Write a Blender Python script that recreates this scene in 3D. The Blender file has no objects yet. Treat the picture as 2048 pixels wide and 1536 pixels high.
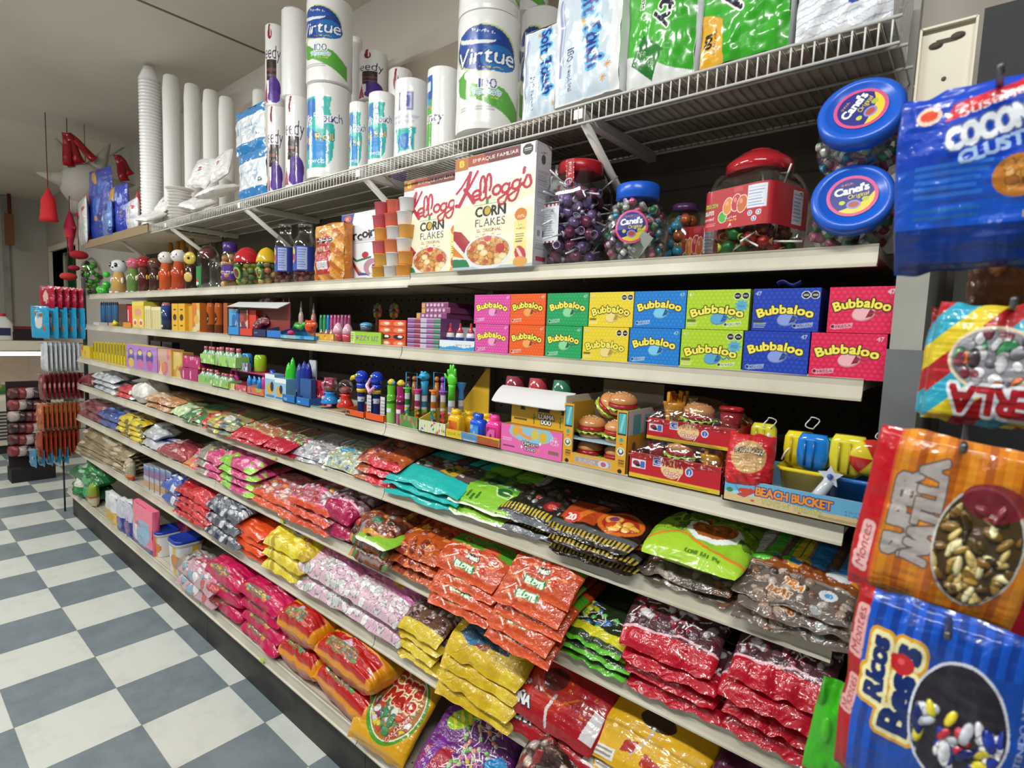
import bpy, math, random
import numpy as np
from mathutils import Matrix, Vector
PI = math.pi
S = bpy.context.scene
COL = bpy.data.collections.new('store'); S.collection.children.link(COL)
# ------------------------------------------------------------------ camera
F = 1098.4; CX, CY, CZ = 0.138, -1.106, 1.463
def _axes(yaw, pitch, roll):
    cy, sy, cp, sp, cr, sr = math.cos(yaw), math.sin(yaw), math.cos(pitch), math.sin(pitch), math.cos(roll), math.sin(roll)
    f = np.array([sy*cp, cy*cp, sp]); r = np.array([cy, -sy, 0.]); u = np.cross(r, f)
    return cr*r+sr*u, -sr*r+cr*u, f
R_, U_, F_ = _axes(math.radians(-39.97), math.radians(-5.225), math.radians(2.23))
cam = bpy.data.cameras.new('camera'); camo = bpy.data.objects.new('camera', cam); COL.objects.link(camo)
cam.sensor_width = 36; cam.lens = F/2048*36; cam.clip_start = 0.02; cam.clip_end = 60
camo.matrix_world = Matrix(((R_[0], U_[0], -F_[0], CX), (R_[1], U_[1], -F_[1], CY), (R_[2], U_[2], -F_[2], CZ), (0, 0, 0, 1)))
cam.dof.use_dof = True; cam.dof.focus_distance = 1.7; cam.dof.aperture_fstop = 6.0
S.camera = camo
# ------------------------------------------------------------------ view and light
S.view_settings.view_transform = 'Standard'; S.view_settings.look = 'None'
S.view_settings.exposure = -0.26; S.view_settings.gamma = 1; S.view_settings.use_curve_mapping = False
S.cycles.use_denoising = True; S.cycles.max_bounces = 8; S.cycles.transparent_max_bounces = 16
S.cycles.caustics_reflective = False; S.cycles.caustics_refractive = False; S.cycles.sample_clamp_indirect = 4
wd = bpy.data.worlds.new('world'); S.world = wd; wd.use_nodes = True
wd.node_tree.nodes['Background'].inputs[0].default_value = (1.0, .965, .91, 1); wd.node_tree.nodes['Background'].inputs[1].default_value = .04
def tube_light(x, y, z, lx, ly, power, rot=(0, 0, 0), col=(.99, .995, .965)):
    l = bpy.data.lights.new('fluorescent_lamp', 'AREA'); l.shape = 'RECTANGLE'; l.size = lx; l.size_y = ly; l.energy = power; l.color = col
    o = bpy.data.objects.new('fluorescent_lamp', l); COL.objects.link(o); o.location = (x, y, z); o.rotation_euler = rot
    return o
tube_light(.35, -1.5, 2.8, 1.2, .12, 40, (math.radians(18), 0, 0))
tube_light(-1.6, -1.45, 2.8, 1.2, .12, 42, (math.radians(18), 0, 0))
tube_light(-3.7, -1.45, 2.8, 1.2, .12, 42, (math.radians(15), 0, 0))
tube_light(-6.2, -1.9, 2.68, 1.2, .12, 48)
tube_light(-4.6, -4.2, 2.68, 1.2, .12, 40)
tube_light(-1.4, -4.2, 2.72, 1.2, .12, 40)
# ------------------------------------------------------------------ pixels of the photograph to points of the place
def ray(u, v):
    d = R_*(u-1024)/F - U_*(v-768)/F + F_
    return d
def on_y(u, v, y):
    d = ray(u, v); t = (y-CY)/d[1]; return Vector((CX+d[0]*t, y, CZ+d[2]*t))
def on_z(u, v, z):
    d = ray(u, v); t = (z-CZ)/d[2]; return Vector((CX+d[0]*t, CY+d[1]*t, z))
def on_x(u, v, x):
    d = ray(u, v); t = (x-CX)/d[0]; return Vector((x, CY+d[1]*t, CZ+d[2]*t))
def at(u, v, dist):
    d = ray(u, v); return Vector((CX+d[0]*dist, CY+d[1]*dist, CZ+d[2]*dist))
def Xu(u, y, z):      # x of the point at (y, z) seen at picture column u
    k = (u-1024)/F; c = (y-CY)*(R_[1]-k*F_[1]) + (z-CZ)*(R_[2]-k*F_[2]); return CX - c/(R_[0]-k*F_[0])
def Zv(v, x, y):      # height of the point at (x, y) seen at picture row v
    k = (768-v)/F; c = (x-CX)*(U_[0]-k*F_[0]) + (y-CY)*(U_[1]-k*F_[1]); return CZ - c/(U_[2]-k*F_[2])
# ------------------------------------------------------------------ colours and materials
def lin(c):
    if isinstance(c, str): c = tuple(int(c[i:i+2], 16)/255 for i in (0, 2, 4))
    a = np.asarray(c, float); return np.where(a <= .04045, a/12.92, ((a+.055)/1.055)**2.4)
def rgb(c):
    return np.array([int(c[i:i+2], 16)/255 for i in (0, 2, 4)]) if isinstance(c, str) else np.asarray(c, float)
M = {}
def nd(nt, t, **k):
    n = nt.nodes.new(t)
    for a, b in k.items(): setattr(n, a, b)
    return n
def mat(name, rough=.5, metal=0., coat=0., spec=.5, bump=0., bscale=60., bdist=.002, attr=True, color=(.8, .8, .8)):
    m = bpy.data.materials.new(name); m.use_nodes = True; nt = m.node_tree; p = nt.nodes['Principled BSDF']
    p.inputs['Roughness'].default_value = rough; p.inputs['Metallic'].default_value = metal
    p.inputs['Coat Weight'].default_value = coat; p.inputs['Coat Roughness'].default_value = .08; p.inputs['Specular IOR Level'].default_value = spec
    if attr:
        a = nd(nt, 'ShaderNodeAttribute', attribute_name='Col'); nt.links.new(a.outputs['Color'], p.inputs['Base Color'])
    else:
        p.inputs['Base Color'].default_value = (*lin(color), 1)
    if bump:
        tc = nd(nt, 'ShaderNodeTexCoord'); n = nd(nt, 'ShaderNodeTexNoise'); n.inputs['Scale'].default_value = bscale; n.inputs['Detail'].default_value = 3; n.inputs['Distortion'].default_value = 1.2
        b = nd(nt, 'ShaderNodeBump'); b.inputs['Strength'].default_value = bump; b.inputs['Distance'].default_value = bdist
        nt.links.new(tc.outputs['Object'], n.inputs['Vector']); nt.links.new(n.outputs['Fac'], b.inputs['Height']); nt.links.new(b.outputs['Normal'], p.inputs['Normal'])
        if coat: nt.links.new(b.outputs['Normal'], p.inputs['Coat Normal'])
    M[name] = m; return m
mat('card', .42, coat=.15); mat('matte', .8); mat('plastic', .28); mat('film', .32, coat=.55, spec=.3, bump=.5, bscale=26, bdist=.006)
mat('shiny', .12, coat=.5); mat('foil', .22, metal=.3, coat=.6, bump=.6, bscale=120, bdist=.003); mat('metal', .35, metal=.9); mat('foam', .6, bump=.1, bscale=400, bdist=.0005)
mat('wrap', .25, coat=.5, bump=.25, bscale=14, bdist=.006); mat('crinkle', .30, coat=.75, spec=.3, bump=.8, bscale=34, bdist=.007)
def paint(name, c, c2, rough=.45, sc=6, spots=True):
    m = mat(name, rough, attr=False, color=c); nt = m.node_tree; p = nt.nodes['Principled BSDF']
    tc = nd(nt, 'ShaderNodeTexCoord'); n = nd(nt, 'ShaderNodeTexNoise'); n.inputs['Scale'].default_value = sc; n.inputs['Detail'].default_value = 8
    r = nd(nt, 'ShaderNodeValToRGB'); r.color_ramp.elements[0].position = .34; r.color_ramp.elements[0].color = (*lin(c2), 1); r.color_ramp.elements[1].position = .6; r.color_ramp.elements[1].color = (*lin(c), 1)
    nt.links.new(tc.outputs['Object'], n.inputs['Vector']); nt.links.new(n.outputs['Fac'], r.inputs['Fac']); nt.links.new(r.outputs['Color'], p.inputs['Base Color'])
    return m
paint('shelf_paint', 'cbc5b5', 'b5ae9c', .38, 5); paint('dark_kick', '33302e', '232120', .55, 9)
paint('ceiling_paint', 'dcd4c6', 'd0c7b7', .85, 1.3); paint('wall_paint', 'c4bdb4', 'b8b0a6', .8, 1.1); paint('soffit_paint', 'e8dfcd', 'ddd3bf', .8, 1.4); paint('back_panel', '5d564d', '4c463f', .7, 4)
paint('ceiling_seam', '6f685d', '625b51', .8, 2); paint('beam_paint', '9a8f7f', '8c8273', .8, 2); paint('stained_board', 'b9ae9e', '8a8072', .8, 9); paint('black_panel', '17171d', '101014', .6, 4); paint('grey_metal', 'a3a29a', '8f8e87', .4, 6); paint('cream_metal', 'd8d0bd', 'cfc6b2', .4, 5); paint('wire_white', 'e9e7e0', 'dedbd2', .35, 8); paint('steel', '75787a', '66696b', .35, 4)
def clear(name, tint=(.93, .95, .94), base=.06, rough=.06):
    m = bpy.data.materials.new(name); m.use_nodes = True; nt = m.node_tree; nt.nodes.clear()
    o = nd(nt, 'ShaderNodeOutputMaterial'); t = nd(nt, 'ShaderNodeBsdfTransparent'); t.inputs[0].default_value = (*tint, 1)
    g = nd(nt, 'ShaderNodeBsdfGlossy'); g.inputs['Roughness'].default_value = rough; g.inputs[0].default_value = (1, 1, 1, 1)
    lw = nd(nt, 'ShaderNodeLayerWeight'); lw.inputs[0].default_value = .35; ma = nd(nt, 'ShaderNodeMath', operation='MULTIPLY_ADD'); ma.inputs[1].default_value = .5; ma.inputs[2].default_value = base; ma.use_clamp = True
    mx = nd(nt, 'ShaderNodeMixShader'); nt.links.new(lw.outputs['Fresnel'], ma.inputs[0]); nt.links.new(ma.outputs[0], mx.inputs[0]); nt.links.new(t.outputs[0], mx.inputs[1]); nt.links.new(g.outputs[0], mx.inputs[2]); nt.links.new(mx.outputs[0], o.inputs[0])
    M[name] = m; return m, nt, g
clear('clear'); 
_, nt, g = clear('clear_film', (.96, .97, .97), .05, .12)
tc = nd(nt, 'ShaderNodeTexCoord'); n = nd(nt, 'ShaderNodeTexNoise'); n.inputs['Scale'].default_value = 45; b = nd(nt, 'ShaderNodeBump'); b.inputs['Strength'].default_value = .8; b.inputs['Distance'].default_value = .006
nt.links.new(tc.outputs['Object'], n.inputs['Vector']); nt.links.new(n.outputs['Fac'], b.inputs['Height']); nt.links.new(b.outputs['Normal'], g.inputs['Normal'])
def emit(name, c, s):
    m = bpy.data.materials.new(name); m.use_nodes = True; nt = m.node_tree; nt.nodes.clear(); o = nd(nt, 'ShaderNodeOutputMaterial'); e = nd(nt, 'ShaderNodeEmission')
    e.inputs[0].default_value = (*lin(c), 1); e.inputs[1].default_value = s; nt.links.new(e.outputs[0], o.inputs[0]); M[name] = m
emit('case_lamp', 'fff4e6', 6.)
# floor: 12-inch vinyl tiles, alternating, scuffed
m = mat('checker_tiles', .33, attr=False); nt = m.node_tree; p = nt.nodes['Principled BSDF']
tc = nd(nt, 'ShaderNodeTexCoord'); mp = nd(nt, 'ShaderNodeMapping'); mp.inputs['Location'].default_value = (4.4880, .2025, .25)
ch = nd(nt, 'ShaderNodeTexChecker'); ch.inputs['Scale'].default_value = 1/.3048
nt.links.new(tc.outputs['Object'], mp.inputs[0]); nt.links.new(mp.outputs[0], ch.inputs['Vector'])
n1 = nd(nt, 'ShaderNodeTexNoise'); n1.inputs['Scale'].default_value = 7; n1.inputs['Detail'].default_value = 10; n1.inputs['Roughness'].default_value = .7
nt.links.new(tc.outputs['Object'], n1.inputs['Vector'])
def ramp(a, b, pa=.35, pb=.62):
    r = nd(nt, 'ShaderNodeValToRGB'); r.color_ramp.elements[0].position = pa; r.color_ramp.elements[1].position = pb
    r.color_ramp.elements[0].color = (*lin(a), 1); r.color_ramp.elements[1].color = (*lin(b), 1); nt.links.new(n1.outputs['Fac'], r.inputs['Fac']); return r
ra, rb = ramp('c6cbc4', 'd6dad3', .3, .5), ramp('717d84', '828e95')
nt.links.new(ra.outputs[0], ch.inputs['Color1']); nt.links.new(rb.outputs[0], ch.inputs['Color2'])
# thin dark seams between the tiles
sx = nd(nt, 'ShaderNodeSeparateXYZ'); nt.links.new(mp.outputs[0], sx.inputs[0]); ms = []
for k in (0, 1):
    a = nd(nt, 'ShaderNodeMath', operation='PINGPONG'); a.inputs[1].default_value = .1524; nt.links.new(sx.outputs[k], a.inputs[0])
    c_ = nd(nt, 'ShaderNodeMath', operation='LESS_THAN'); c_.inputs[1].default_value = .0016; nt.links.new(a.outputs[0], c_.inputs[0])
    a2 = nd(nt, 'ShaderNodeMath', operation='MULTIPLY_ADD'); ms.append(c_)
mxm = nd(nt, 'ShaderNodeMath', operation='MAXIMUM'); nt.links.new(ms[0].outputs[0], mxm.inputs[0]); nt.links.new(ms[1].outputs[0], mxm.inputs[1])
mm = nd(nt, 'ShaderNodeMath', operation='MULTIPLY'); mm.inputs[1].default_value = .5; nt.links.new(mxm.outputs[0], mm.inputs[0])
mix = nd(nt, 'ShaderNodeMixRGB'); mix.inputs[2].default_value = (.16, .17, .18, 1); nt.links.new(mm.outputs[0], mix.inputs[0]); nt.links.new(ch.outputs[0], mix.inputs[1]); nt.links.new(mix.outputs[0], p.inputs['Base Color'])
# ------------------------------------------------------------------ value noise
def noise(x, y, seed=0, oct=1):
    x = np.asarray(x, float); y = np.asarray(y, float); out = 0; amp = 1; tot = 0
    for o in range(oct):
        g = np.random.RandomState(seed*7+o).rand(64, 64); xi = np.floor(x).astype(int); yi = np.floor(y).astype(int); fx = x-xi; fy = y-yi
        fx = fx*fx*(3-2*fx); fy = fy*fy*(3-2*fy); a = g[xi % 64, yi % 64]; b = g[(xi+1) % 64, yi % 64]; c = g[xi % 64, (yi+1) % 64]; d = g[(xi+1) % 64, (yi+1) % 64]
        out = out + amp*((a*(1-fx)+b*fx)*(1-fy)+(c*(1-fx)+d*fx)*fy); tot += amp; amp *= .5; x = x*2; y = y*2
    return out/tot*2-1
# ------------------------------------------------------------------ printed designs, drawn as one colour per mesh vertex
_gl = {}
def glyph(ch):
    if ch not in _gl:
        cu = bpy.data.curves.new('g', 'FONT'); cu.body = ch; cu.size = 1; cu.resolution_u = 3; ob = bpy.data.objects.new('g', cu)
        me = bpy.data.meshes.new_from_object(ob); me.calc_loop_triangles(); v = np.array([w.co[:2] for w in me.vertices]) if len(me.vertices) else np.zeros((0, 2))
        t = np.array([list(l.vertices) for l in me.loop_triangles]) if len(me.loop_triangles) else np.zeros((0, 3), int)
        _gl[ch] = (v[t] if len(t) else np.zeros((0, 3, 2)), (v[:, 0].min(), v[:, 0].max()) if len(v) else (0, .22))
        bpy.data.objects.remove(ob); bpy.data.meshes.remove(me); bpy.data.curves.remove(cu)
    return _gl[ch]
class Cv:
    def __init__(s, w, h, n=96, bg='ffffff'):
        s.asp = w/h; s.w = w; s.h = h
        s.nx = max(4, int(round(n*(s.asp if s.asp < 1 else 1)))); s.ny = max(4, int(round(n/(s.asp if s.asp > 1 else 1))))
        s.c = np.tile(rgb(bg), (s.ny, s.nx, 1)).astype(float); s.z = np.zeros((s.ny, s.nx))
        s.X, s.Y = np.meshgrid(np.linspace(0, s.asp, s.nx), np.linspace(0, 1, s.ny))
    def put(s, m, col, a=1):
        s.c[m] = s.c[m]*(1-a)+rgb(col)*a; return s
    def rect(s, x0, y0, x1, y1, col, a=1): return s.put((s.X >= x0) & (s.X <= x1) & (s.Y >= y0) & (s.Y <= y1), col, a)
    def ell(s, x, y, rx, ry, col, rot=0, a=1, ring=None, z=0):
        dx = s.X-x; dy = s.Y-y; c, n = math.cos(rot), math.sin(rot); q = ((dx*c+dy*n)/rx)**2+((-dx*n+dy*c)/ry)**2
        m = q <= 1
        if z: s.z[m] = np.maximum(s.z[m], z*np.sqrt(1-q[m]))
        if ring: m &= q >= ring**2
        return s.put(m, col, a)
    def poly(s, pts, col, a=1):
        p = np.array(pts, float); ins = np.zeros(s.X.shape, bool); j = len(p)-1
        for i in range(len(p)):
            xi, yi, xj, yj = *p[i], *p[j]
            if yi != yj: ins ^= ((yi > s.Y) != (yj > s.Y)) & (s.X < (xj-xi)*(s.Y-yi)/(yj-yi)+xi)
            j = i
        return s.put(ins, col, a)
    def line(s, x0, y0, x1, y1, w, col):
        d = np.hypot(x1-x0, y1-y0); t = np.clip(((s.X-x0)*(x1-x0)+(s.Y-y0)*(y1-y0))/d**2, 0, 1)
        return s.put(np.hypot(s.X-x0-t*(x1-x0), s.Y-y0-t*(y1-y0)) < w/2, col)
    def curve(s, pts, w, col):
        for (a, b), (c, d) in zip(pts[:-1], pts[1:]): s.line(a, b, c, d, w, col)
        return s
    def stripes(s, cols, w, ang=0, box=None):
        q = s.X*math.cos(ang)+s.Y*math.sin(ang); k = np.floor(q/w).astype(int) % len(cols); b = box or (0, 0, s.asp, 1)
        m0 = (s.X >= b[0]) & (s.Y >= b[1]) & (s.X <= b[2]) & (s.Y <= b[3])
        for i, c in enumerate(cols):
            if c: s.put(m0 & (k == i), c)
        return s
    def dots(s, d, r, col, a=.5, st=.5):
        gx = s.X/d; gy = s.Y/(d*.86); row = np.round(gy); fx = gx-st*(row % 2); fx = fx-np.round(fx); fy = gy-row
        return s.put(np.hypot(fx*d, fy*d*.86) < r, col, a)
    def blobs(s, n, r, cols, seed=0, box=None, el=None, z=.003, asp=.7, hl=.3):
        rd = random.Random(seed); b = box or (0, 0, s.asp, 1)
        keep = s.c.copy(); kz = s.z.copy()
        for i in range(n):
            x = rd.uniform(b[0], b[2]); y = rd.uniform(b[1], b[3]); rr = r*rd.uniform(.75, 1.25); ro = rd.uniform(0, PI); c = rgb(rd.choice(cols))
            (s.ell(x, y, rr*1.12, rr*asp*1.12, c*.55, ro) if r < .1 else 0); s.ell(x, y, rr, rr*asp, c, ro, z=z*rd.uniform(.6, 1.2))
        if el is not None:
            q = ((s.X-el[0])/el[2])**2+((s.Y-el[1])/el[3])**2 > 1; s.c[q] = keep[q]; s.z[q] = kz[q]
        return s
    def lolly(s, n, r, cols, seed=0, box=None, stick='f2f0ea'):
        rd = random.Random(seed); b = box or (0, 0, s.asp, 1)
        for i in range(n):
            x = rd.uniform(b[0], b[2]); y = rd.uniform(b[1], b[3]); a = rd.uniform(0, 2*PI)
            s.line(x, y, x+math.cos(a)*r*4, y+math.sin(a)*r*4, r*.35, stick); s.ell(x, y, r, r*.85, rd.choice(cols), a, z=.004)
        return s
    def text(s, t, cx, cy, h, col, rot=0, out=None, orad=.02, arc=0, shear=0, fit=None, bold=0, al='c', jit=0, gap=.06):
        x = 0; gl = []
        for ch in t:
            if ch == ' ': x += .32; continue
            tr, (a, b) = glyph(ch); gl.append((tr, x-a)); x += (b-a)+gap
        tot = max(x-gap, .01); k = h/.72; sx = k if not fit else fit/tot
        off = {'c': -tot/2, 'l': 0, 'r': -tot}[al]; mask = np.zeros(s.X.shape, bool); dx = s.asp/(s.nx-1); dy = 1/(s.ny-1); cr, sr = math.cos(rot), math.sin(rot)
        for gi, (tr, ox) in enumerate(gl):
            if not len(tr): continue
            P = tr.copy(); P[..., 0] += ox+off; P[..., 1] -= .36; P[..., 0] += P[..., 1]*shear; P = P*np.array([sx, k])
            if jit: P[..., 1] += jit*h*(1 if gi % 2 else -1)
            if arc:
                th = P[..., 0]*arc/(tot*sx); Rr = tot*sx/arc; q = Rr+P[..., 1]; P = np.stack([q*np.sin(th), q*np.cos(th)-Rr], -1)
            P = np.stack([cx+P[..., 0]*cr-P[..., 1]*sr, cy+P[..., 0]*sr+P[..., 1]*cr], -1)
            for A in P:
                i0 = max(0, int(A[:, 0].min()/dx)); i1 = min(s.nx-1, int(A[:, 0].max()/dx)+1); j0 = max(0, int(A[:, 1].min()/dy)); j1 = min(s.ny-1, int(A[:, 1].max()/dy)+1)
                if i1 < i0 or j1 < j0: continue
                X = s.X[j0:j1+1, i0:i1+1]; Y = s.Y[j0:j1+1, i0:i1+1]; (ax, ay), (bx, by), (qx, qy) = A
                e1 = (bx-ax)*(Y-ay)-(by-ay)*(X-ax); e2 = (qx-bx)*(Y-by)-(qy-by)*(X-bx); e3 = (ax-qx)*(Y-qy)-(ay-qy)*(X-qx); e = 1e-9
                mask[j0:j1+1, i0:i1+1] |= ((e1 >= -e) & (e2 >= -e) & (e3 >= -e)) | ((e1 <= e) & (e2 <= e) & (e3 <= e))
        def dil(m, r):
            ri = int(math.ceil(r/dy)); o = m.copy()
            for j in range(-ri, ri+1):
                for i in range(-ri, ri+1):
                    if i*i+j*j <= (r/dy)**2+.3:
                        q = np.zeros_like(m); a, b = m.shape
                        q[max(0, j):a+min(0, j), max(0, i):b+min(0, i)] = m[max(0, -j):a+min(0, -j), max(0, -i):b+min(0, -i)]; o |= q
            return o
        if bold: mask = dil(mask, bold)
        if out is not None: s.put(dil(mask, orad), out)
        return s.put(mask, col)
    def para(s, x0, y0, x1, y1, n, col, seed=0, w=.5):
        rd = random.Random(seed)
        for i in range(n):
            y = y1-(i+.5)*(y1-y0)/n; s.rect(x0, y-(y1-y0)/n*w/2, x0+(x1-x0)*rd.uniform(.7, 1), y+(y1-y0)/n*w/2, col, .7)
        return s
    def octs(s, x, y, r, n=2, txt=True):
        for i in range(n):
            for rr, c in ((r*1.12, 'ffffff'), (r, '151515')):
                s.poly([(x+i*r*2.25+rr*math.cos(PI/8+k*PI/4), y+rr*math.sin(PI/8+k*PI/4)) for k in range(8)], c)
            s.rect(x+i*r*2.25-r*.6, y+r*.1, x+i*r*2.25+r*.6, y+r*.25, 'cfcfcf').rect(x+i*r*2.25-r*.6, y-r*.2, x+i*r*2.25+r*.6, y-r*.05, 'cfcfcf')
        return s
# ------------------------------------------------------------------ meshes
class MB:
    def __init__(s): s.v = []; s.f = []; s.c = []; s.sm = []; s.n = 0
    def add(s, v, f, col, smooth=True):
        v = np.asarray(v, float).reshape(-1, 3); s.v.append(v); s.f += [tuple(int(i)+s.n for i in q) for q in f]; s.sm += [smooth]*len(f)
        c = rgb(col); s.c.append(np.tile(c, (len(v), 1)) if c.ndim == 1 else c.reshape(-1, 3)); s.n += len(v); return s
    def box(s, x0, y0, z0, x1, y1, z1, col, M4=None):
        v = np.array([(x, y, z) for z in (z0, z1) for y in (y0, y1) for x in (x0, x1)], float)
        if M4 is not None: v = xf(v, M4)
        vv = []; ff = []
        for q in ((0, 2, 3, 1), (4, 5, 7, 6), (0, 1, 5, 4), (2, 6, 7, 3), (0, 4, 6, 2), (1, 3, 7, 5)):
            ff.append(tuple(range(len(vv), len(vv)+4))); vv += [v[i] for i in q]
        return s.add(vv, ff, col, False)
    def lathe(s, prof, col, n=24, c=(0, 0, 0), ax=None, M4=None, cap=True, squish=1, p4=0):
        prof = np.array(prof, float); th = np.arange(n)/n*2*PI; ct, st = np.cos(th), np.sin(th)
        if p4:  # rounded square cross-section
            k = (np.abs(ct)**p4+np.abs(st)**p4)**(-1/p4); ct, st = ct*k, st*k
        v = np.array([(r*ct[i], r*st[i]*squish, z) for r, z in prof for i in range(n)])
        v = v+np.array(c)
        if M4 is not None: v = xf(v, M4)
        f = [(j*n+i, j*n+(i+1) % n, (j+1)*n+(i+1) % n, (j+1)*n+i) for j in range(len(prof)-1) for i in range(n)]
        if cap:
            if prof[0][0] > 1e-5: f.append(tuple(range(n-1, -1, -1)))
            if prof[-1][0] > 1e-5: f.append(tuple((len(prof)-1)*n+i for i in range(n)))
        c_ = rgb(col) if not isinstance(col, list) else np.repeat(np.array([rgb(q) for q in col]), n, 0)
        return s.add(v, f, c_)
    def ball(s, c, r, col, n=14, M4=None, sc=(1, 1, 1)):
        prof = [(math.sin(a)*1., -math.cos(a)) for a in np.linspace(0.001, PI-.001, n//2+1)]
        m = Matrix.Translation(c) @ Matrix.Diagonal((r*sc[0], r*sc[1], r*sc[2], 1))
        if M4 is not None: m = M4 @ m
        return s.lathe(prof, col, n, M4=m, cap=False)
    def tube(s, pts, r, col, n=6, closed=False, M4=None):
        P = [Vector(p) for p in pts]; v = []; up = None; k = len(P)
        rr = r if hasattr(r, '__len__') else [r]*k
        for i, p in enumerate(P):
            t = ((P[(i+1) % k] if closed else P[min(i+1, k-1)])-(P[i-1] if (closed or i) else p)).normalized()
            if up is None: up = Vector((0, 0, 1)) if abs(t.z) < .9 else Vector((1, 0, 0))
            a = t.cross(up).normalized(); b = a.cross(t); up = b
            v += [p+a*math.cos(q/n*2*PI)*rr[i]+b*math.sin(q/n*2*PI)*rr[i] for q in range(n)]
        v = np.array([tuple(q) for q in v])
        if M4 is not None: v = xf(v, M4)
        f = [(j*n+i, (j+1) % k*n+i, (j+1) % k*n+(i+1) % n, j*n+(i+1) % n) for j in range(k if closed else k-1) for i in range(n)]
        if not closed: f += [tuple(range(n)), tuple((k-1)*n+i for i in range(n-1, -1, -1))]
        return s.add(v, f, col)
    def grid(s, P, C, flip=False, smooth=True, loop=False):
        ny, nx = P.shape[:2]; I = np.arange(ny*nx).reshape(ny, nx)
        f = np.stack([I[:-1, :-1], I[:-1, 1:], I[1:, 1:], I[1:, :-1]], -1).reshape(-1, 4)
        if loop: f = np.concatenate([f, np.stack([I[:-1, -1], I[:-1, 0], I[1:, 0], I[1:, -1]], -1)])
        if flip: f = f[:, ::-1]
        s.v.append(P.reshape(-1, 3)); s.f += [tuple(q) for q in (f+s.n).tolist()]; s.sm += [smooth]*len(f)
        s.c.append(np.asarray(C, float).reshape(-1, 3) if np.ndim(C) > 1 else np.tile(rgb(C), (ny*nx, 1))); s.n += ny*nx; return s
    def mesh(s, name, mt):
        me = bpy.data.meshes.new(name); v = np.concatenate(s.v); me.from_pydata([], [], s.f) if False else None
        me.vertices.add(len(v)); me.vertices.foreach_set('co', v.astype(np.float32).ravel())
        L = np.array([len(q) for q in s.f]); me.loops.add(int(L.sum())); me.polygons.add(len(L))
        me.loops.foreach_set('vertex_index', np.array([i for q in s.f for i in q], np.int32)); me.polygons.foreach_set('loop_start', np.concatenate([[0], np.cumsum(L)[:-1]]).astype(np.int32))
        me.polygons.foreach_set('use_smooth', np.array(s.sm)); me.update(calc_edges=True); me.validate()
        c = np.concatenate(s.c); a = me.color_attributes.new('Col', 'FLOAT_COLOR', 'POINT')
        a.data.foreach_set('color', np.concatenate([lin(np.clip(c, 0, 1)), np.ones((len(c), 1))], 1).astype(np.float32).ravel())
        me.materials.append(M[mt] if isinstance(mt, str) else mt); return me
    def obj(s, name, mt, parent=None, loc=(0, 0, 0), rot=(0, 0, 0)):
        o = bpy.data.objects.new(name, s.mesh(name, mt)); COL.objects.link(o); o.location = loc; o.rotation_euler = rot
        if parent: o.parent = parent
        return o
def xf(v, m):
    a = np.array(m); return v@a[:3, :3].T+a[:3, 3]
def tag(o, label=None, cat=None, group=None, kind=None):
    if label: o['label'] = label
    if cat: o['category'] = cat
    if group: o['group'] = group
    if kind: o['kind'] = kind
    return o
def empty(name, loc=(0, 0, 0), rot=(0, 0, 0)):
    o = bpy.data.objects.new(name, None); COL.objects.link(o); o.location = loc; o.rotation_euler = rot; o.empty_display_size = .02; return o
def dup(root, loc, rot=None, label=None, scale=None):
    r = root.copy(); COL.objects.link(r); r.location = loc
    if rot is not None: r.rotation_euler = rot
    if scale is not None: r.scale = scale
    if label: r['label'] = label
    for ch in list(root.children):
        c = ch.copy(); COL.objects.link(c); c.parent = r
        for g in list(ch.children):
            d = g.copy(); COL.objects.link(d); d.parent = c
    return r
def struct(o): o['kind'] = 'structure'; return o
def ordn(i): return ['first', 'second', 'third', 'fourth', 'fifth', 'sixth', 'seventh', 'eighth', 'ninth', 'tenth', 'eleventh', 'twelfth', 'thirteenth', 'fourteenth', 'fifteenth', 'sixteenth', 'seventeenth', 'eighteenth', 'nineteenth', 'twentieth'][i]
# printed carton: front (facing -y) is a grid holding the design; origin at the base centre of the front
def carton(w, d, h, cv, side, top=None, r=0, side_cv=None, bottom=None):
    b = MB(); P = np.stack([(cv.X/cv.asp-.5)*w, np.zeros_like(cv.X), cv.Y*h], -1); b.grid(P, cv.c, smooth=False)
    t = side if top is None else top
    b.add([(-w/2, d, 0), (-w/2, 0, 0), (-w/2, 0, h), (-w/2, d, h)], [(0, 1, 2, 3)], side, False)
    if side_cv is not None:
        q = side_cv; b.grid(np.stack([np.full_like(q.X, w/2), q.X/q.asp*d, q.Y*h], -1), q.c, smooth=False)
    else: b.add([(w/2, 0, 0), (w/2, d, 0), (w/2, d, h), (w/2, 0, h)], [(0, 1, 2, 3)], side, False)
    b.add([(-w/2, 0, h), (w/2, 0, h), (w/2, d, h), (-w/2, d, h)], [(0, 1, 2, 3)], t, False)
    b.add([(-w/2, d, 0), (w/2, d, 0), (w/2, 0, 0), (-w/2, 0, 0)], [(0, 1, 2, 3)], side, False)
    b.add([(w/2, d, 0), (-w/2, d, 0), (-w/2, d, h), (w/2, d, h)], [(0, 1, 2, 3)], side, False)
    return b
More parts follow.
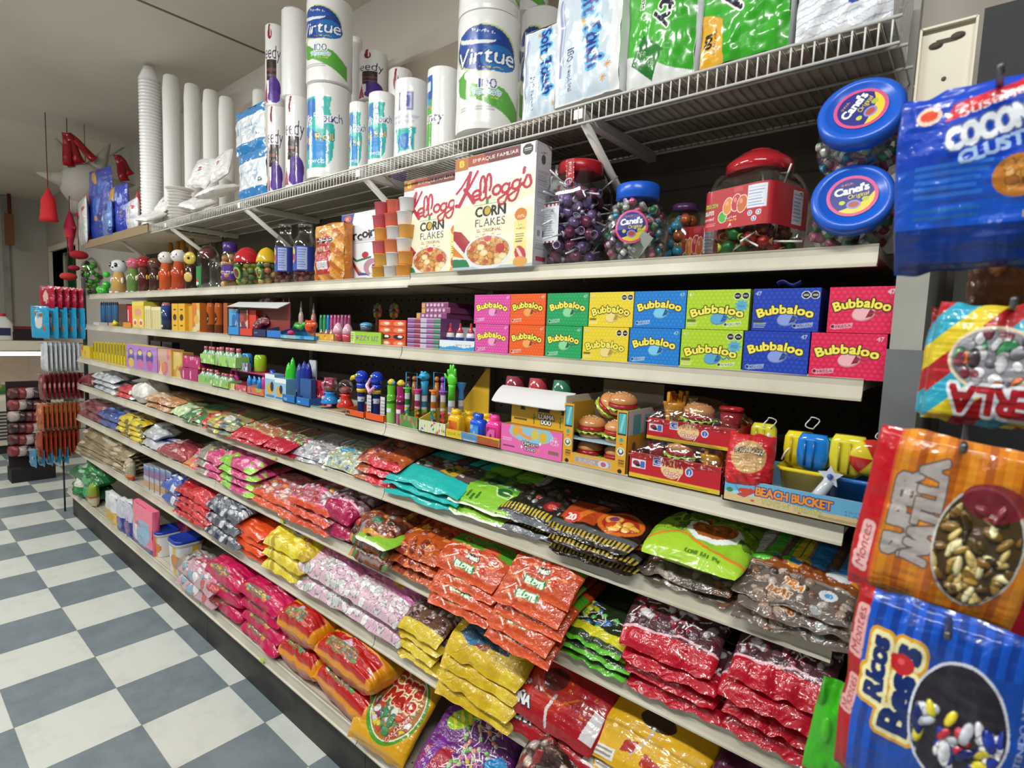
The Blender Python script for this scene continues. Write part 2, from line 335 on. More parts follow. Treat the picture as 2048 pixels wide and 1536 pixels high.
# open display tray: low printed front, side walls rising to the back, floor
def tray(w, d, hf, hb, cv, side, inner='c9b48c', fr=None):
    b = MB(); t = .0025; hfr = fr or hf
    P = np.stack([(cv.X/cv.asp-.5)*w, np.zeros_like(cv.X), cv.Y*hfr], -1); b.grid(P, cv.c, smooth=False)
    b.add([(w/2, t, 0), (-w/2, t, 0), (-w/2, t, hfr), (w/2, t, hfr)], [(0, 1, 2, 3)], inner, False)
    for sx in (-1, 1):
        x0, x1 = sorted((sx*w/2, sx*(w/2-t)))
        v = [(x0, 0, 0), (x0, d, 0), (x0, d, hb), (x0, d*.55, hb), (x0, 0, hf)]; v += [(x1, *q[1:]) for q in v]
        f = [(4, 3, 2, 1, 0), (5, 6, 7, 8, 9)]+[(i, (i+1) % 5, (i+1) % 5+5, i+5) for i in range(5)]
        b.add(v, f, side, False)
    b.box(-w/2, 0, 0, w/2, d, t, inner); b.box(-w/2, d-t, 0, w/2, d, hb, side); return b
# filled bag lying in its own xy plane, thickness in z; design on the upper side
def pillow(w, l, t, cv, seed=0, droop=0., dy=0., lump=.25, under=None, sag=0., edge=.004, fill=.5):
    a = cv.X/cv.asp*2-1; b_ = cv.Y*2-1
    crimp = np.clip((1-np.abs(b_))/.10, 0, 1); pr = np.clip(1-np.abs(a)**2.6, 0, 1)**fill*np.clip(1-np.abs(b_)**3.2, 0, 1)**fill*(.12+.88*crimp)
    nz = noise(a*2.2+5, b_*2.6+5, seed, 2)*lump; wr = noise(a*7+3, b_*2+9, seed+3, 2)*.10+noise(a*2+3, b_*9+9, seed+5, 2)*.12
    pin = 1-.07*np.abs(b_)**6*(1+noise(b_*3+2, a*0, seed+1)); rx = .012*noise(b_*3+4, a*.5+3, seed+9)*w*4*.3
    x = a*w/2*pin+rx*np.abs(a); y = b_*l/2+noise(a*4+8, b_*.3, seed+11)*edge*(np.abs(b_) > .96)
    zt = t*.5+pr*t*.5*(1+nz)+wr*t*.35*np.sqrt(pr+.03)+cv.z*np.sqrt(pr); zb = t*.5-pr*t*.5*(1-.3*nz)
    def dr(z, y):
        q = np.clip((dy-y)/(l*.5), 0, None); return z-droop*q**1.5+noise(x*9/w, y*3/l, seed+13)*sag*np.clip(np.abs(b_)-.4, 0, 1)
    zt = dr(zt, y); zb = dr(zb, y)
    m = MB(); m.grid(np.stack([x, y, zt], -1), cv.c)
    st = 3; ii = sorted(set(list(range(0, cv.nx, st))+[cv.nx-1])); jj = sorted(set(list(range(0, cv.ny, st))+[cv.ny-1])); ix = np.ix_(jj, ii)
    cu = cv.c[ix] if under is None else np.tile(rgb(under), (len(jj), len(ii), 1))
    m.grid(np.stack([x[ix], y[ix], zb[ix]], -1), cu, flip=True); return m
# design wrapped round a lathe body; prof = (radius, height) list, canvas covers arc (radians) centred on -y
def wrapped(prof, cv, n=None, arc=2*PI, rot0=0, p4=0, back='ffffff'):
    pz = np.array([q[1] for q in prof]); pr_ = np.array([q[0] for q in prof]); s = np.concatenate([[0], np.cumsum(np.hypot(np.diff(pz), np.diff(pr_)))]); s /= s[-1]
    z = np.interp(cv.Y, s, pz); r = np.interp(cv.Y, s, pr_); th = -PI/2+rot0+(cv.X/cv.asp-.5)*arc; ct, st_ = np.cos(th), np.sin(th)
    if p4: k = (np.abs(ct)**p4+np.abs(st_)**p4)**(-1/p4); ct, st_ = ct*k, st_*k
    m = MB(); m.grid(np.stack([r*ct, r*st_, z], -1), cv.c)
    if arc < 2*PI-.01:
        t2 = np.linspace(-PI/2+rot0+arc/2, -PI/2+rot0+2*PI-arc/2, 14); q = np.array([[(R*math.cos(a)*((abs(math.cos(a))**p4+abs(math.sin(a))**p4)**(-1/p4) if p4 else 1), R*math.sin(a)*((abs(math.cos(a))**p4+abs(math.sin(a))**p4)**(-1/p4) if p4 else 1), Z) for a in t2] for R, Z in prof]); m.grid(q, back)
    return m
# ------------------------------------------------------------------ shelf heights (top face) and front edges
SH = {'T': (0.0, 1.998), 'S1': (0.0, 1.634), 'S2': (-.026, 1.408), 'S3': (-.082, 1.174), 'S4': (-.083, .973), 'S5': (-.096, .746), 'S6': (-.109, .506), 'B': (-.165, .215)}
W4 = 1.22
# ================================================================== room and fixtures
LIPH = .030
BACK = .40
def slab(name, x0, x1, y0, y1, z0, z1, mt, par=None):
    b = MB(); b.box(x0, y0, z0, x1, y1, z1, 'ffffff'); return b.obj(name, mt, par)
b = MB(); b.add([(-14, -7, 0), (4, -7, 0), (4, 3, 0), (-14, 3, 0)], [(0, 1, 2, 3)], 'ffffff', False); struct(b.obj('floor', 'checker_tiles'))
XF = -9.2
b = MB(); b.box(-5.7, -7, 2.95, 4, 3, 3.0, 'ffffff'); struct(b.obj('ceiling', 'ceiling_paint'))
b = MB(); b.add([(-5.7, -7, 2.975), (-9.2, -7, 2.865), (-9.2, 3, 2.865), (-5.7, 3, 2.975), (-5.7, -7, 3.02), (-9.2, -7, 2.91), (-9.2, 3, 2.91), (-5.7, 3, 3.02)], [(0, 1, 2, 3), (7, 6, 5, 4), (0, 3, 7, 4), (1, 0, 4, 5), (2, 1, 5, 6), (3, 2, 6, 7)], 'ffffff', False)
struct(b.obj('ceiling', 'soffit_paint'))
for i, x in enumerate((-.55, -3.0)): struct(slab('trim_%d' % (i+1), x-.009, x+.009, -7, .45, 2.9485, 2.9499, 'ceiling_seam'))
YW = .47
b = MB()
for q in ((-9.2, 0, -8.6, 2.95), (-7.35, 0, 4, 2.95), (-8.6, 0, -7.35, 1.72), (-8.6, 2.24, -7.35, 2.95)): b.box(q[0], YW, q[1], q[2], YW+.1, q[3], 'ffffff')
struct(b.obj('wall_back', 'wall_paint'))
b = MB()
for q in ((-8.66, 1.66, -8.6, 2.30), (-7.35, 1.66, -7.29, 2.30), (-8.6, 1.66, -7.35, 1.72), (-8.6, 2.24, -7.35, 2.30)): b.box(q[0], YW-.03, q[1], q[2], YW+.16, q[3], 'ffffff')
w = b.obj('window_1', 'soffit_paint'); struct(w)
b = MB(); b.box(-8.6, YW+.12, 1.72, -7.35, YW+.125, 2.24, '2c7a4b'); b.obj('pane', 'shiny', w)
struct(slab('wall_left', -9.0, -8.9, -7, YW, 0, 2.9, 'wall_paint'))
struct(slab('trim_3', -1.9, 3.9, YW-.05, YW, 2.44, 2.57, 'beam_paint'))
for i, y in enumerate((-.02, .2)): pass
# shelves of the gondola, one object per section and level
NAMES = {'S1': 'second shelf from the top', 'S2': 'shelf of chewing gum boxes', 'S3': 'shelf of toy candy displays', 'S4': 'upper shelf of candy bags', 'S5': 'middle shelf of candy bags', 'S6': 'lower shelf of candy bags', 'B': 'bottom shelf'}
SEC = ['rightmost', 'second from the right', 'third from the right', 'leftmost']
def shelf_mesh(x0, x1, yf, zt, lip=LIPH, perf=False):
    b = MB(); t = .004; g = .0015; x0 += g; x1 -= g
    b.box(x0, yf+.004, zt-.018, x1, BACK-.012, zt, 'ffffff')
    # price channel: a ridge above, a sloped face, a rolled lower edge
    pr = [(yf+.016, zt), (yf+.006, zt+.004), (yf+.002, zt+.002), (yf+.006, zt-.004), (yf-.001, zt-lip+.004), (yf-.006, zt-lip+.001), (yf-.006, zt-lip-.003), (yf+.004, zt-lip-.003), (yf+.006, zt-lip+.002), (yf+.012, zt-.012)]
    v = [(x0, *q) for q in pr]+[(x1, *q) for q in pr]; n = len(pr)
    b.add(v, [(i, (i+1) % n, (i+1) % n+n, i+n) for i in range(n)]+[tuple(range(n-1, -1, -1)), tuple(range(n, 2*n))], 'ffffff', False)
    return b
for k, nm in NAMES.items():
    yf, zt = SH[k]
    for s in range(4):
        x1 = -s*W4; x0 = x1-W4; dz = -.006 if (k == 'S1' and s) else 0
        o = shelf_mesh(x0, x1, yf, zt+dz, .032 if k != 'B' else .036).obj('shelf', 'shelf_paint')
        if k == 'B':
            b = MB(); [b.box(x0+.02+i*.0246-.0022, yf+.036, zt-.001, x0+.02+i*.0246+.0022, yf+.0405, zt+.0004, '1c1a18') for i in range(48)]; b.obj('perforations', 'matte', o)
        tag(o, 'cream metal %s, %s section' % (nm, SEC[s]), 'shelf', 'cream metal gondola shelves')
# uprights, back panels, kick plates
for s in range(4):
    x1 = -s*W4; x0 = x1-W4
    b = MB(); b.box(x0+.002, BACK, .0, x1-.002, BACK+.02, 2.0, '6b645a')
    nx = 24
    for i in range(nx):
        for j in range(12):
            if s < 2: b.box(x0+.05+i*.0486-.004, BACK-.0006, 1.20+j*.0486-.004, x0+.05+i*.0486+.004, BACK+.001, 1.20+j*.0486+.004, '1d1a17')
    o = b.obj('back_panel', 'matte'); tag(o, 'dark pegboard back panel behind the %s shelf section' % SEC[s], 'back panel', 'gondola back panels')
    o = slab('kick_plate', x0+.001, x1-.001, SH['B'][0]+.03, SH['B'][0]+.045, 0, .175, 'dark_kick'); tag(o, 'dark kick plate under the bottom shelf, %s section' % SEC[s], 'kick plate', 'kick plates at the floor')
for s in range(5):
    o = slab('upright', -s*W4-.015, -s*W4+.015, BACK-.03, BACK-.002, 0.1, 2.02, 'grey_metal')
    tag(o, ['grey slotted upright at the right end of the shelves', 'grey slotted upright between the two rightmost sections', 'grey slotted upright in the middle of the shelves', 'grey slotted upright between the two leftmost sections', 'grey slotted upright at the far left end'][s], 'upright', 'gondola uprights')
# end post in front at the right

o = slab('end_post', .032, .074, -.046, BACK+.05, .0, 1.80, 'grey_metal'); tag(o, 'tall grey upright post closing the right end of the shelves', 'post')
o = slab('steel_plate', .029, .076, -.052, -.046, .25, 1.462, 'steel'); tag(o, 'dull steel plate screwed on the lower part of the grey post', 'plate')
o = slab('upright', Xu(1811, .3, 2.2), Xu(1849, .3, 2.2), .29, .33, 1.66, 2.94, 'grey_metal'); tag(o, 'grey upright running up behind the cream slotted plate', 'upright')
b = MB(); X0, X1, Z0, Z1, Y = .035, .098, 1.66, 1.935, -.062
b.box(X0, Y, Z0, X1, Y+.003, Z1, 'd8d0bd'); b.box(X0-.002, Y-.008, Z0, X0+.001, Y+.003, Z1, 'dcd5c4'); b.box(X1-.001, Y-.008, Z0, X1+.002, Y+.003, Z1, 'e2dccb'); b.box(X0, Y-.008, Z1-.002, X1, Y, Z1+.001, 'd8d0bd')
t = b.obj('slotted_plate', 'cream_metal'); tag(t, 'cream metal plate with a slot, fixed above the blue hanging bag', 'plate')
b = MB(); b.lathe([(.0085, 0), (.0085, .0008)], '4c453a', 16, M4=Matrix.Translation((X0+.018, Y-.0004, Z1-.025)) @ Matrix.Rotation(PI/2, 4, 'X'), squish=.6); b.lathe([(.0085, 0), (.0085, .0008)], '4c453a', 16, M4=Matrix.Translation((X1-.02, Y-.0004, Z1-.018)) @ Matrix.Rotation(PI/2, 4, 'X'), squish=.6); b.box(X0+.018, Y-.001, Z1-.024, X1-.02, Y-.0003, Z1-.018, '4c453a'); b.obj('slot', 'matte', t); b = MB(); b.lathe([(.003, 0), (.003, .0008)], '5b5348', 10, M4=Matrix.Translation(((X0+X1)/2, Y-.0004, Z1-.075)) @ Matrix.Rotation(PI/2, 4, 'X')); b.obj('screw_hole', 'matte', t)
# top shelf: white wire over cream boards, braces below
zT = SH['T'][1]; xe = Xu(302, 0, zT)
b = MB(); x = -.012; xr = .0
yb = .40
xs = np.arange(-.012, xe, -.019)
for x in xs: b.tube([(x, 0, zT-.042), (x, 0, zT), (x, yb, zT)], .0018, 'e6e3db', 4)
for z in (zT-.042, zT): b.tube([(0, 0, z), (xe, 0, z)], .0028, 'e6e3db', 6)
for y in (.1, .2, .3, .4): b.tube([(0, y, zT-.004), (xe, y, zT-.004)], .003, 'dcd8ce', 6)
o = b.obj('wire_shelf', 'wire_white'); tag(o, 'long white wire shelf above the cereal and jars', 'shelf')
o = slab('shelf_board', -.62, -.03, .03, .39, zT+.003, zT+.010, 'stained_board'); tag(o, 'stained board lying on the wire shelf at the right end', 'board', 'boards on the wire shelf')
o = slab('shelf_board', -1.08, -.66, .03, .39, zT+.003, zT+.010, 'stained_board'); tag(o, 'stained board on the wire shelf left of the first brace', 'board', 'boards on the wire shelf')
for i in range(3):
    o = slab('shelf_board', xe if i == 2 else -2.9-i*.9, -1.62-i*1.28+(0 if i == 0 else .36*0), .03, .39, zT+.003, zT+.010, 'cream_metal') if i == 0 else slab('shelf_board', max(xe, -2.91-.9*i+.0), -2.91-.9*(i-1)-.01, .03, .39, zT+.003, zT+.010, 'cream_metal')
    tag(o, ['cream board on the wire shelf under the paper towels', 'cream board on the wire shelf under the napkins and plates', 'cream board on the wire shelf under the tall foam cups'][i], 'board', 'boards on the wire shelf')
b = MB(); b.box(-4.88, -.01, zT-.028, xe-.006, .39, zT-.004, 'cfc4ae'); b.box(-4.88, -.016, zT-.040, xe-.006, -.008, zT+.012, '8f7a5d'); o = b.obj('wood_shelf', 'matte'); tag(o, 'brown-edged wooden shelf at the far left of the top row', 'shelf')
for i, x in enumerate((-.62, -1.5, -2.4, -3.3, -4.2)):
    b = MB(); b.box(x-.012, .0, zT-.030, x+.012, .385, zT-.008, 'cfcabd'); b.tube([(x, .03, zT-.03), (x, .38, zT-.26)], .011, 'c6c1b5', 8)
    o = b.obj('shelf_bracket', 'wire_white'); tag(o, 'slanted metal bracket under the wire shelf, %s from the right' % ordn(i), 'bracket', 'brackets under the wire shelf')

o = slab('dark_back_panel', .10, 1.6, .10, .12, 0, 2.02, 'black_panel'); tag(o, 'dark back panel of the next fixture, right of the grey post', 'back panel')
b = MB()
b.box(.10, .085, 1.52, .16, .099, 1.60, '4a4844')
o = b.obj('slatted_panel', 'matte'); tag(o, 'small grey slatted panel behind the hanging bags', 'panel')
# ================================================================== top wire shelf: paper goods
def ground(k, yo=0): return SH[k][0]+yo, SH[k][1]
def sx(u0, u1, k, yo=0, z=None):
    y, zz = ground(k, yo); zz = zz if z is None else z; return Xu(u0, y, zz), Xu(u1, y, zz)
ZT = SH['T'][1]+.0105
def roll_prof(r, h):
    e = .012; return [(r*.3, .004), (r-e, 0), (r-.003, .004), (r, e), (r*.985, h*.25), (r, h*.5), (r*.985, h*.75), (r, h-e), (r-.003, h-.004), (r-e, h), (r*.3, h-.004), (.0, h-.012)]
def roll(name, r, h, cv, rot0=0, arc=2*PI, back='ecebea'):
    pr = [(r*.985, .004), (r, .02), (r*.985, h*.28), (r, h*.5), (r*.985, h*.75), (r, h-.02), (r*.985, h-.004)]
    m = wrapped(pr, cv, rot0=rot0, arc=arc, back=back)
    m.lathe([(.0, h-.012), (r*.28, h-.012), (r*.3, h-.002), (r*.9, h), (r*.985, h-.004)], 'f1f0ee', 24, cap=False); m.lathe([(r*.985, .004), (r*.9, 0), (.0, 0)], 'e8e6e2', 24, cap=False)
    return m
def virtue(n=190):
    c = Cv(.40, .28, n, 'efeeec'); A = c.asp; cx = A*.5
    c.poly([(cx-.22, .30), (cx-.08, .26), (cx+.12, .16), (cx+.30, .04), (cx+.30, .22), (cx+.14, .36), (cx-.02, .38), (cx-.12, .50), (cx-.24, .46)], '5aa83c')
    c.ell(cx-.10, .38, .135, .13, '5aa83c').ell(cx+.02, .43, .13, .07, 'f3f2ee').ell(cx-.07, .46, .1, .05, 'f3f2ee')
    c.ell(cx-.02, .68, .255, .20, 'c9d98a').ell(cx-.02, .68, .245, .19, '1d3f8f', rot=-.15).ell(cx+.10, .60, .14, .11, '1f6fb8').ell(cx-.10, .74, .14, .09, '1d4ea8')
    c.ell(cx-.08, .765, .15, .05, 'e9f0ee', rot=-.1).ell(cx-.06, .79, .17, .04, '1d4ea8', rot=-.1)
    c.text('Absorbent', cx-.03, .825, .032, 'dfe9f5', rot=-.15, arc=-.3)
    c.text('Virtue', cx-.01, .625, .145, 'f6fafb', out='1d3f8f', orad=.012, shear=.1, fit=.47, rot=.04, bold=.006)
    c.text('kitchen towels', cx+.04, .525, .022, 'd8c23a')
    c.text('100', cx+.02, .385, .085, '2447a0', out='f4f4f2', orad=.012, bold=.006).text('Towels', cx+.01, .315, .055, '4fa9d8', out='f4f4f2', orad=.008, shear=.2).text('2-ply absorbent', cx+.04, .265, .02, 'c8c454')
    c.para(cx-.2, .15, cx+.1, .2, 2, 'a9a9ae'); return c
def brawny(n=150):
    c = Cv(.40, .28, n, 'efedec'); cx = c.asp*.5
    c.ell(cx+.0, .88, .06, .065, '8c1f2f').poly([(cx-.05, .88), (cx+.05, .88), (cx+.015, 1.0), (cx-.03, .99)], '8c1f2f').line(cx+.02, .86, cx+.02, .97, .018, 'f4eef0')
    c.text('Speedy', cx-.04, .66, .17, '3b2d52', out='f2eff2', orad=.01, shear=.05, fit=.62, bold=.008)
    c.rect(cx-.1, .30, cx+.16, .56, '33211f').rect(cx-.1, .42, cx+.16, .46, '6e3d35').rect(cx-.1, .35, cx+.16, .375, '5a4a52')
    c.ell(cx+.10, .20, .17, .15, '4b2487').rect(cx-.3, .05, cx-.02, .30, 'efedec', 1).poly([(cx-.10, .3), (cx-.05, .02), (cx-.2, .02)], '9d2438'); c.ell(cx+.1, .1, .15, .08, '5a2f9a')
    return c
def touch(n=150, txt='Soft Touch'):
    c = Cv(.40, .28, n, 'f0efed'); cx = c.asp*.47
    c.poly([(cx-.26, .86), (cx+.18, .86), (cx+.16, .74), (cx+.22, .5), (cx+.19, .2), (cx+.12, .1), (cx-.26, .1)], '2fb7ae'); c.ell(cx-.06, .74, .14, .1, '1c74c4').ell(cx-.1, .42, .12, .12, '1c74c4').ell(cx+.04, .28, .12, .14, '2a90d6').ell(cx-.2, .6, .12, .1, '2487cf')
    c.text(txt, cx+.02, .63, .105, '2e2f7d', out='f0f2f4', orad=.014, shear=.08, rot=.08, fit=.56).text('Big Roll', cx, .43, .085, 'e8d83a', out='1c5f9e', orad=.01, fit=.4, rot=.06).text('towels', cx, .18, .06, 'd8efee')
    return c
def plainroll(n=70):
    c = Cv(.40, .28, n, 'efeeee'); cx = c.asp/2; c.rect(cx-.1, .60, cx+.1, .82, '6d6cae').rect(cx-.08, .62, cx+.08, .80, 'b9b9da').rect(cx-.07, .64, cx+.07, .78, '5d5ca5'); c.para(cx-.2, .42, cx+.2, .54, 4, 'b9b9cf'); c.poly([(cx-.16, .36), (cx+.14, .38), (cx+.12, .1), (cx-.1, .06), (cx-.14, .2)], '2fb7ae').ell(cx, .2, .1, .1, '1c74c4'); return c
def bounty(n=100):
    c = Cv(.40, .28, n, 'efeeec'); cx = c.asp*.45; c.rect(cx-.22, .02, cx+.05, .82, '57a93a').rect(cx-.22, .62, cx+.06, .9, '1f58b4').rect(cx-.17, .72, cx+.02, .84, 'd7e3f2').ell(cx-.1, .56, .12, .08, '3a9fd0').ell(cx-.08, .49, .13, .06, 'e88a3a').ell(cx-.08, .47, .12, .06, '57a93a')
    c.text('Bounty', cx-.02, .40, .13, '1b1b26', out='f1f3ee', orad=.014, shear=.1, fit=.5, bold=.006); return c
V = virtue(); vm = roll('v', .072, .285, V).mesh('paper_towel_roll', 'wrap')
def put_roll(mesh, name, u0, u1, v0, v1, y, label, group=None, yrot=0, z0=None, cat='paper towels', r0=.072, h0=.285):
    # u0..u1 width in the picture, v0 top, v1 bottom; y = depth of the axis
    z0 = ZT if z0 is None else z0
    xa, xb = Xu(u0, y, z0+.12), Xu(u1, y, z0+.12); a0, a1 = math.atan2(xa-CX, y-CY), math.atan2(xb-CX, y-CY); am = (a0+a1)/2; x = CX+math.tan(am)*(y-CY); r = math.hypot(x-CX, y-CY)*math.sin((a1-a0)/2)
    zt = Zv(v0, x, y-r*.6); h = zt-z0
    o = bpy.data.objects.new(name, mesh); COL.objects.link(o); o.location = (x, y, z0); o.scale = (r/r0, r/r0, h/h0); o.rotation_euler = (0, 0, yrot); tag(o, label, cat, group); return o, x, y, z0+h
bm_ = roll('b', .072, .285, brawny()).mesh('paper_towel_roll', 'wrap'); tm = roll('t', .072, .285, touch()).mesh('paper_towel_roll', 'wrap')
pm = roll('p', .072, .285, plainroll()).mesh('paper_towel_roll', 'wrap'); bo = roll('bo', .072, .285, bounty()).mesh('paper_towel_roll', 'wrap')
wht = roll('w', .072, .285, Cv(.40, .28, 12, 'efeeed')).mesh('paper_towel_roll', 'wrap')
G = 'wrapped paper towel rolls on the wire shelf'
A45 = math.radians(30)
o, x, y, zt = put_roll(bm_, 'paper_towel_roll', 535, 574, 213, 352, .075, 'dark and purple printed towel roll standing at the left, beside the blue napkins', G, A45)
o, x2, y2, zt2 = put_roll(bm_, 'paper_towel_roll', 570, 618, 193, 348, .075, 'dark and purple printed towel roll standing left of the teal roll', G, A45)
put_roll(bm_, 'paper_towel_roll', 530, 570, 50, 0, .075, 'printed towel roll stacked on top at the far left of the towel rolls', G, A45, z0=zt+.001)
put_roll(wht, 'paper_towel_roll', 562, 616, 18, 0, .078, 'tall white towel roll in clear wrap stacked left of the blue and green roll', G, A45, z0=zt2+.001)
put_roll(wht, 'paper_towel_roll', 505, 535, 180, 0, .26, 'plain white towel roll in the back behind the blue napkins', G, A45)
o, x, y, zt = put_roll(tm, 'paper_towel_roll', 613, 702, 172, 0, .085, 'large teal and blue towel roll standing under the blue and green roll', G, A45)
put_roll(vm, 'paper_towel_roll', 612, 706, 0, 0, .085, 'blue and green towel roll stacked on the large teal roll', G, A45, z0=zt+.001)
put_roll(wht, 'paper_towel_roll', 694, 722, 75, 0, .29, 'white towel roll half hidden behind the stacked pair with blue print', G, A45)
o, x, y, zt = put_roll(wht, 'paper_towel_roll', 722, 770, 205, 0, .29, 'white towel roll in the back row under the printed purple one', G, A45)
put_roll(bm_, 'paper_towel_roll', 717, 776, 104, 0, .29, 'dark printed towel roll stacked in the back row behind the teal rolls', G, A45, z0=zt+.001)
put_roll(bm_, 'paper_towel_roll', 774, 822, 138, 0, .29, 'white roll with a red mark in the back row behind the wrapped roll', G, A45)
put_roll(tm, 'paper_towel_roll', 698, 738, 205, 0, .09, 'narrow teal towel roll right of the stacked pair', G, A45)
put_roll(tm, 'paper_towel_roll', 736, 792, 186, 0, .09, 'teal towel roll beside the cloudy wrapped roll with a blue square', G, A45)
put_roll(pm, 'paper_towel_roll', 788, 857, 160, 0, .09, 'cloudy wrapped towel roll with a small blue square printed on it', G, A45)
put_roll(bo, 'paper_towel_roll', 853, 919, 137, 0, .09, 'towel roll with green stripe and blue square left of the tall pair', G, math.radians(10))
o, x, y, zt = put_roll(vm, 'paper_towel_roll', 912, 1038, 33, 0, .075, 'lower blue and green towel roll of the tall pair above the cereal', G, math.radians(38))
put_roll(vm, 'paper_towel_roll', 918, 1044, -120, 0, .078, 'upper blue and green towel roll of the tall pair, cut by the picture top', G, math.radians(95), z0=zt+.001)
o, x, y, zt = put_roll(vm, 'paper_towel_roll', 1036, 1120, 20, 0, .29, 'blue and green towel roll standing behind the blue napkin packs', G, math.radians(10))
put_roll(vm, 'paper_towel_roll', 1010, 1100, -90, 0, .29, 'blue and green roll stacked in the back above the napkin packs', G, math.radians(20), z0=zt+.001)
# napkin and towel packs in clear wrap
def napkin(n=150):
    c = Cv(.17, .26, n, 'eff1f2'); A = c.asp; c.rect(.05, .02, A-.08, .98, 'd3e2ef').rect(0, .03, .05, .97, 'f2f3f4')
    c.para(.06, .2, .085, .95, 1, '8f8bc0', w=.9).para(.1, .3, .115, .9, 1, 'a7a3cc', w=.9)
    c.curve([(.42, .98), (.30, .7), (.36, .45), (.47, .28)], .035, 'd9a43a')
    c.text('Soft Touch', .40, .60, .15, '2c3790', rot=-PI/2+.12, out='59b6e6', orad=.022, fit=.72, shear=.05, bold=.006)
    c.text('180', .19, .40, .075, '2a2c6a', rot=-PI/2, bold=.004).text('Napkins', .19, .2, .05, '34367a', rot=-PI/2)
    for x, y in ((.56, .22), (.52, .12), (.25, .92)):
        for k in range(4): c.line(x-.03*math.cos(k*PI/4), y-.03*math.sin(k*PI/4), x+.03*math.cos(k*PI/4), y+.03*math.sin(k*PI/4), .008, 'dda34a')
    return c
def green1(n=150):
    c = Cv(.22, .27, n, 'eeefef'); A = c.asp; c.poly([(0, .30), (A*.35, .22), (A*.65, .10), (A, .02), (A, 1), (0, 1)], '49b535').poly([(A*.62, .11), (A, .02), (A, 1), (A*.55, 1)], '3da72d')
    c.poly([(.08, .20), (.33, .02), (.47, .27), (.22, .45)], '2b7a33'); [c.text(t, .2+.05*i, .28-.045*i, .03, 'd8eed6', rot=-PI/2+.2) for i, t in enumerate(('The', 'Quicker', 'Picker', 'Upper'))]
    c.text('Bounty', .56, .85, .20, '1c1d33', rot=-PI/2-.2, out='f4f6ef', orad=.018, shear=.1, fit=.8, bold=.008); c.text('napkins', .22, .84, .08, '202036', rot=-PI/2-.15, out='eef5ea', orad=.01); return c
def green2(n=150):
    c = Cv(.24, .27, n, '3fae2f'); A = c.asp; c.stripes(['3fae2f', '3aa52b'], .11); c.poly([(0, 0), (.26, 0), (.24, .45), (0, .58)], 'eab035')
    c.text('100', .09, .26, .09, '2a220f', rot=-PI/2-.1, bold=.008).text('white napkins', .17, .24, .035, '57441c', rot=-PI/2-.1).ell(.2, .95, .16, .12, '3f9fd6')
    c.text('Bounty', .5, .98, .24, '1c1d33', rot=-PI/2-.2, out='f4f6ef', orad=.02, shear=.1, fit=1.0, bold=.01); return c
def pack(w, d, h, cv, seed=0, side='eceeee'):
    # soft rounded carton: bulging front with design
    m = MB(); a = cv.X/cv.asp*2-1; b_ = cv.Y*2-1; bul = .012*np.clip(1-a**4, 0, 1)*np.clip(1-b_**4, 0, 1)+.006*noise(a*3, b_*3, seed, 2)
    m.grid(np.stack([a*w/2, -bul, cv.Y*h], -1), cv.c)
    n = 10; g = np.linspace(0, 1, n); Q, H = np.meshgrid(g, g); bu = .01*(1-(2*Q-1)**2)*(1-(2*H-1)**2)+.004*noise(Q*4, H*4, seed+1, 2)
    for sgn in (-1, 1): m.grid(np.stack([sgn*(w/2+bu), Q*d, H*h], -1), side, flip=sgn < 0)
    m.grid(np.stack([(Q-.5)*w, H*d, h+bu], -1), side); m.grid(np.stack([(Q-.5)*w, H*d, 0*bu], -1), side, flip=True); m.grid(np.stack([(Q-.5)*w, d+0*bu, H*h], -1), side, flip=True); return m
def put_pack(name, u0, u1, v0, cv, y, d, label, cat, group=None, rz=0, mt='wrap', z0=None, side='eceeee', h=None):
    z0 = ZT if z0 is None else z0; x0, x1 = Xu(u0, y, z0+.05), Xu(u1, y, z0+.05); x = (x0+x1)/2
    h = h or Zv(v0, x, y)-z0; o = pack((x1-x0)*.97, d, h, cv, int(u0), side).obj(name, mt, loc=(x, y, z0), rot=(0, 0, rz)); tag(o, label, cat, group); return o, z0+h
GN = 'napkin packs on the wire shelf'
put_pack('napkin_pack', 1046, 1128, 55, napkin(), .03, .20, 'smaller blue printed napkin pack right of the tall towel pair', 'napkins', GN, rz=.05)
put_pack('napkin_pack', 1106, 1243, -40, napkin(), -.0, .22, 'large blue printed napkin pack in glossy wrap beside the green packs', 'napkins', GN, rz=-.04)
put_pack('napkin_pack', 1252, 1393, -60, green1(), .015, .22, 'green napkin pack with a dark green diamond', 'napkins', GN)
put_pack('napkin_pack', 1400, 1583, -80, green2(), .015, .22, 'green napkin pack with a yellow corner', 'napkins', GN)
c = Cv(.2, .25, 90, 'eceef2'); [c.line(0, y, c.asp, y+.18, .012, 'b9bcd8') for y in np.arange(-.1, .9, .09)]; c.rect(.6, .3, .8, .45, '3a8f3c'); c.ell(.5, .3, .06, .05, '2c4a9a')
put_pack('napkin_pack', 1592, 1795, -120, c, .02, .22, 'white wrapped pack with thin blue lines at the right end of the wire shelf', 'napkins', GN, mt='crinkle')
def bluepack(n=70):
    c = Cv(.14, .12, n, 'dfe7ee'); A = c.asp; c.rect(0, .76, A, 1, '2a86c8').rect(0, 0, A, .24, '2a86c8').rect(0, .22, A, .26, 'f2f6f8').rect(0, .74, A, .78, 'f2f6f8'); c.text('napkins', A*.55, .58, .1, '5d93c4', fit=A*.5).poly([(A*.55, .5), (A*.8, .5), (A*.7, .32)], 'a6c3dd').rect(.12, .45, .2, .6, '7aa6cf').rect(A-.25, .3, A-.13, .38, '58616b'); return c
o, z1 = put_pack('napkin_pack', 478, 535, 303, bluepack(), .03, .14, 'blue and white napkin pack, the lower of the two beside the foam plates', 'napkins', GN, side='e9dfd8')
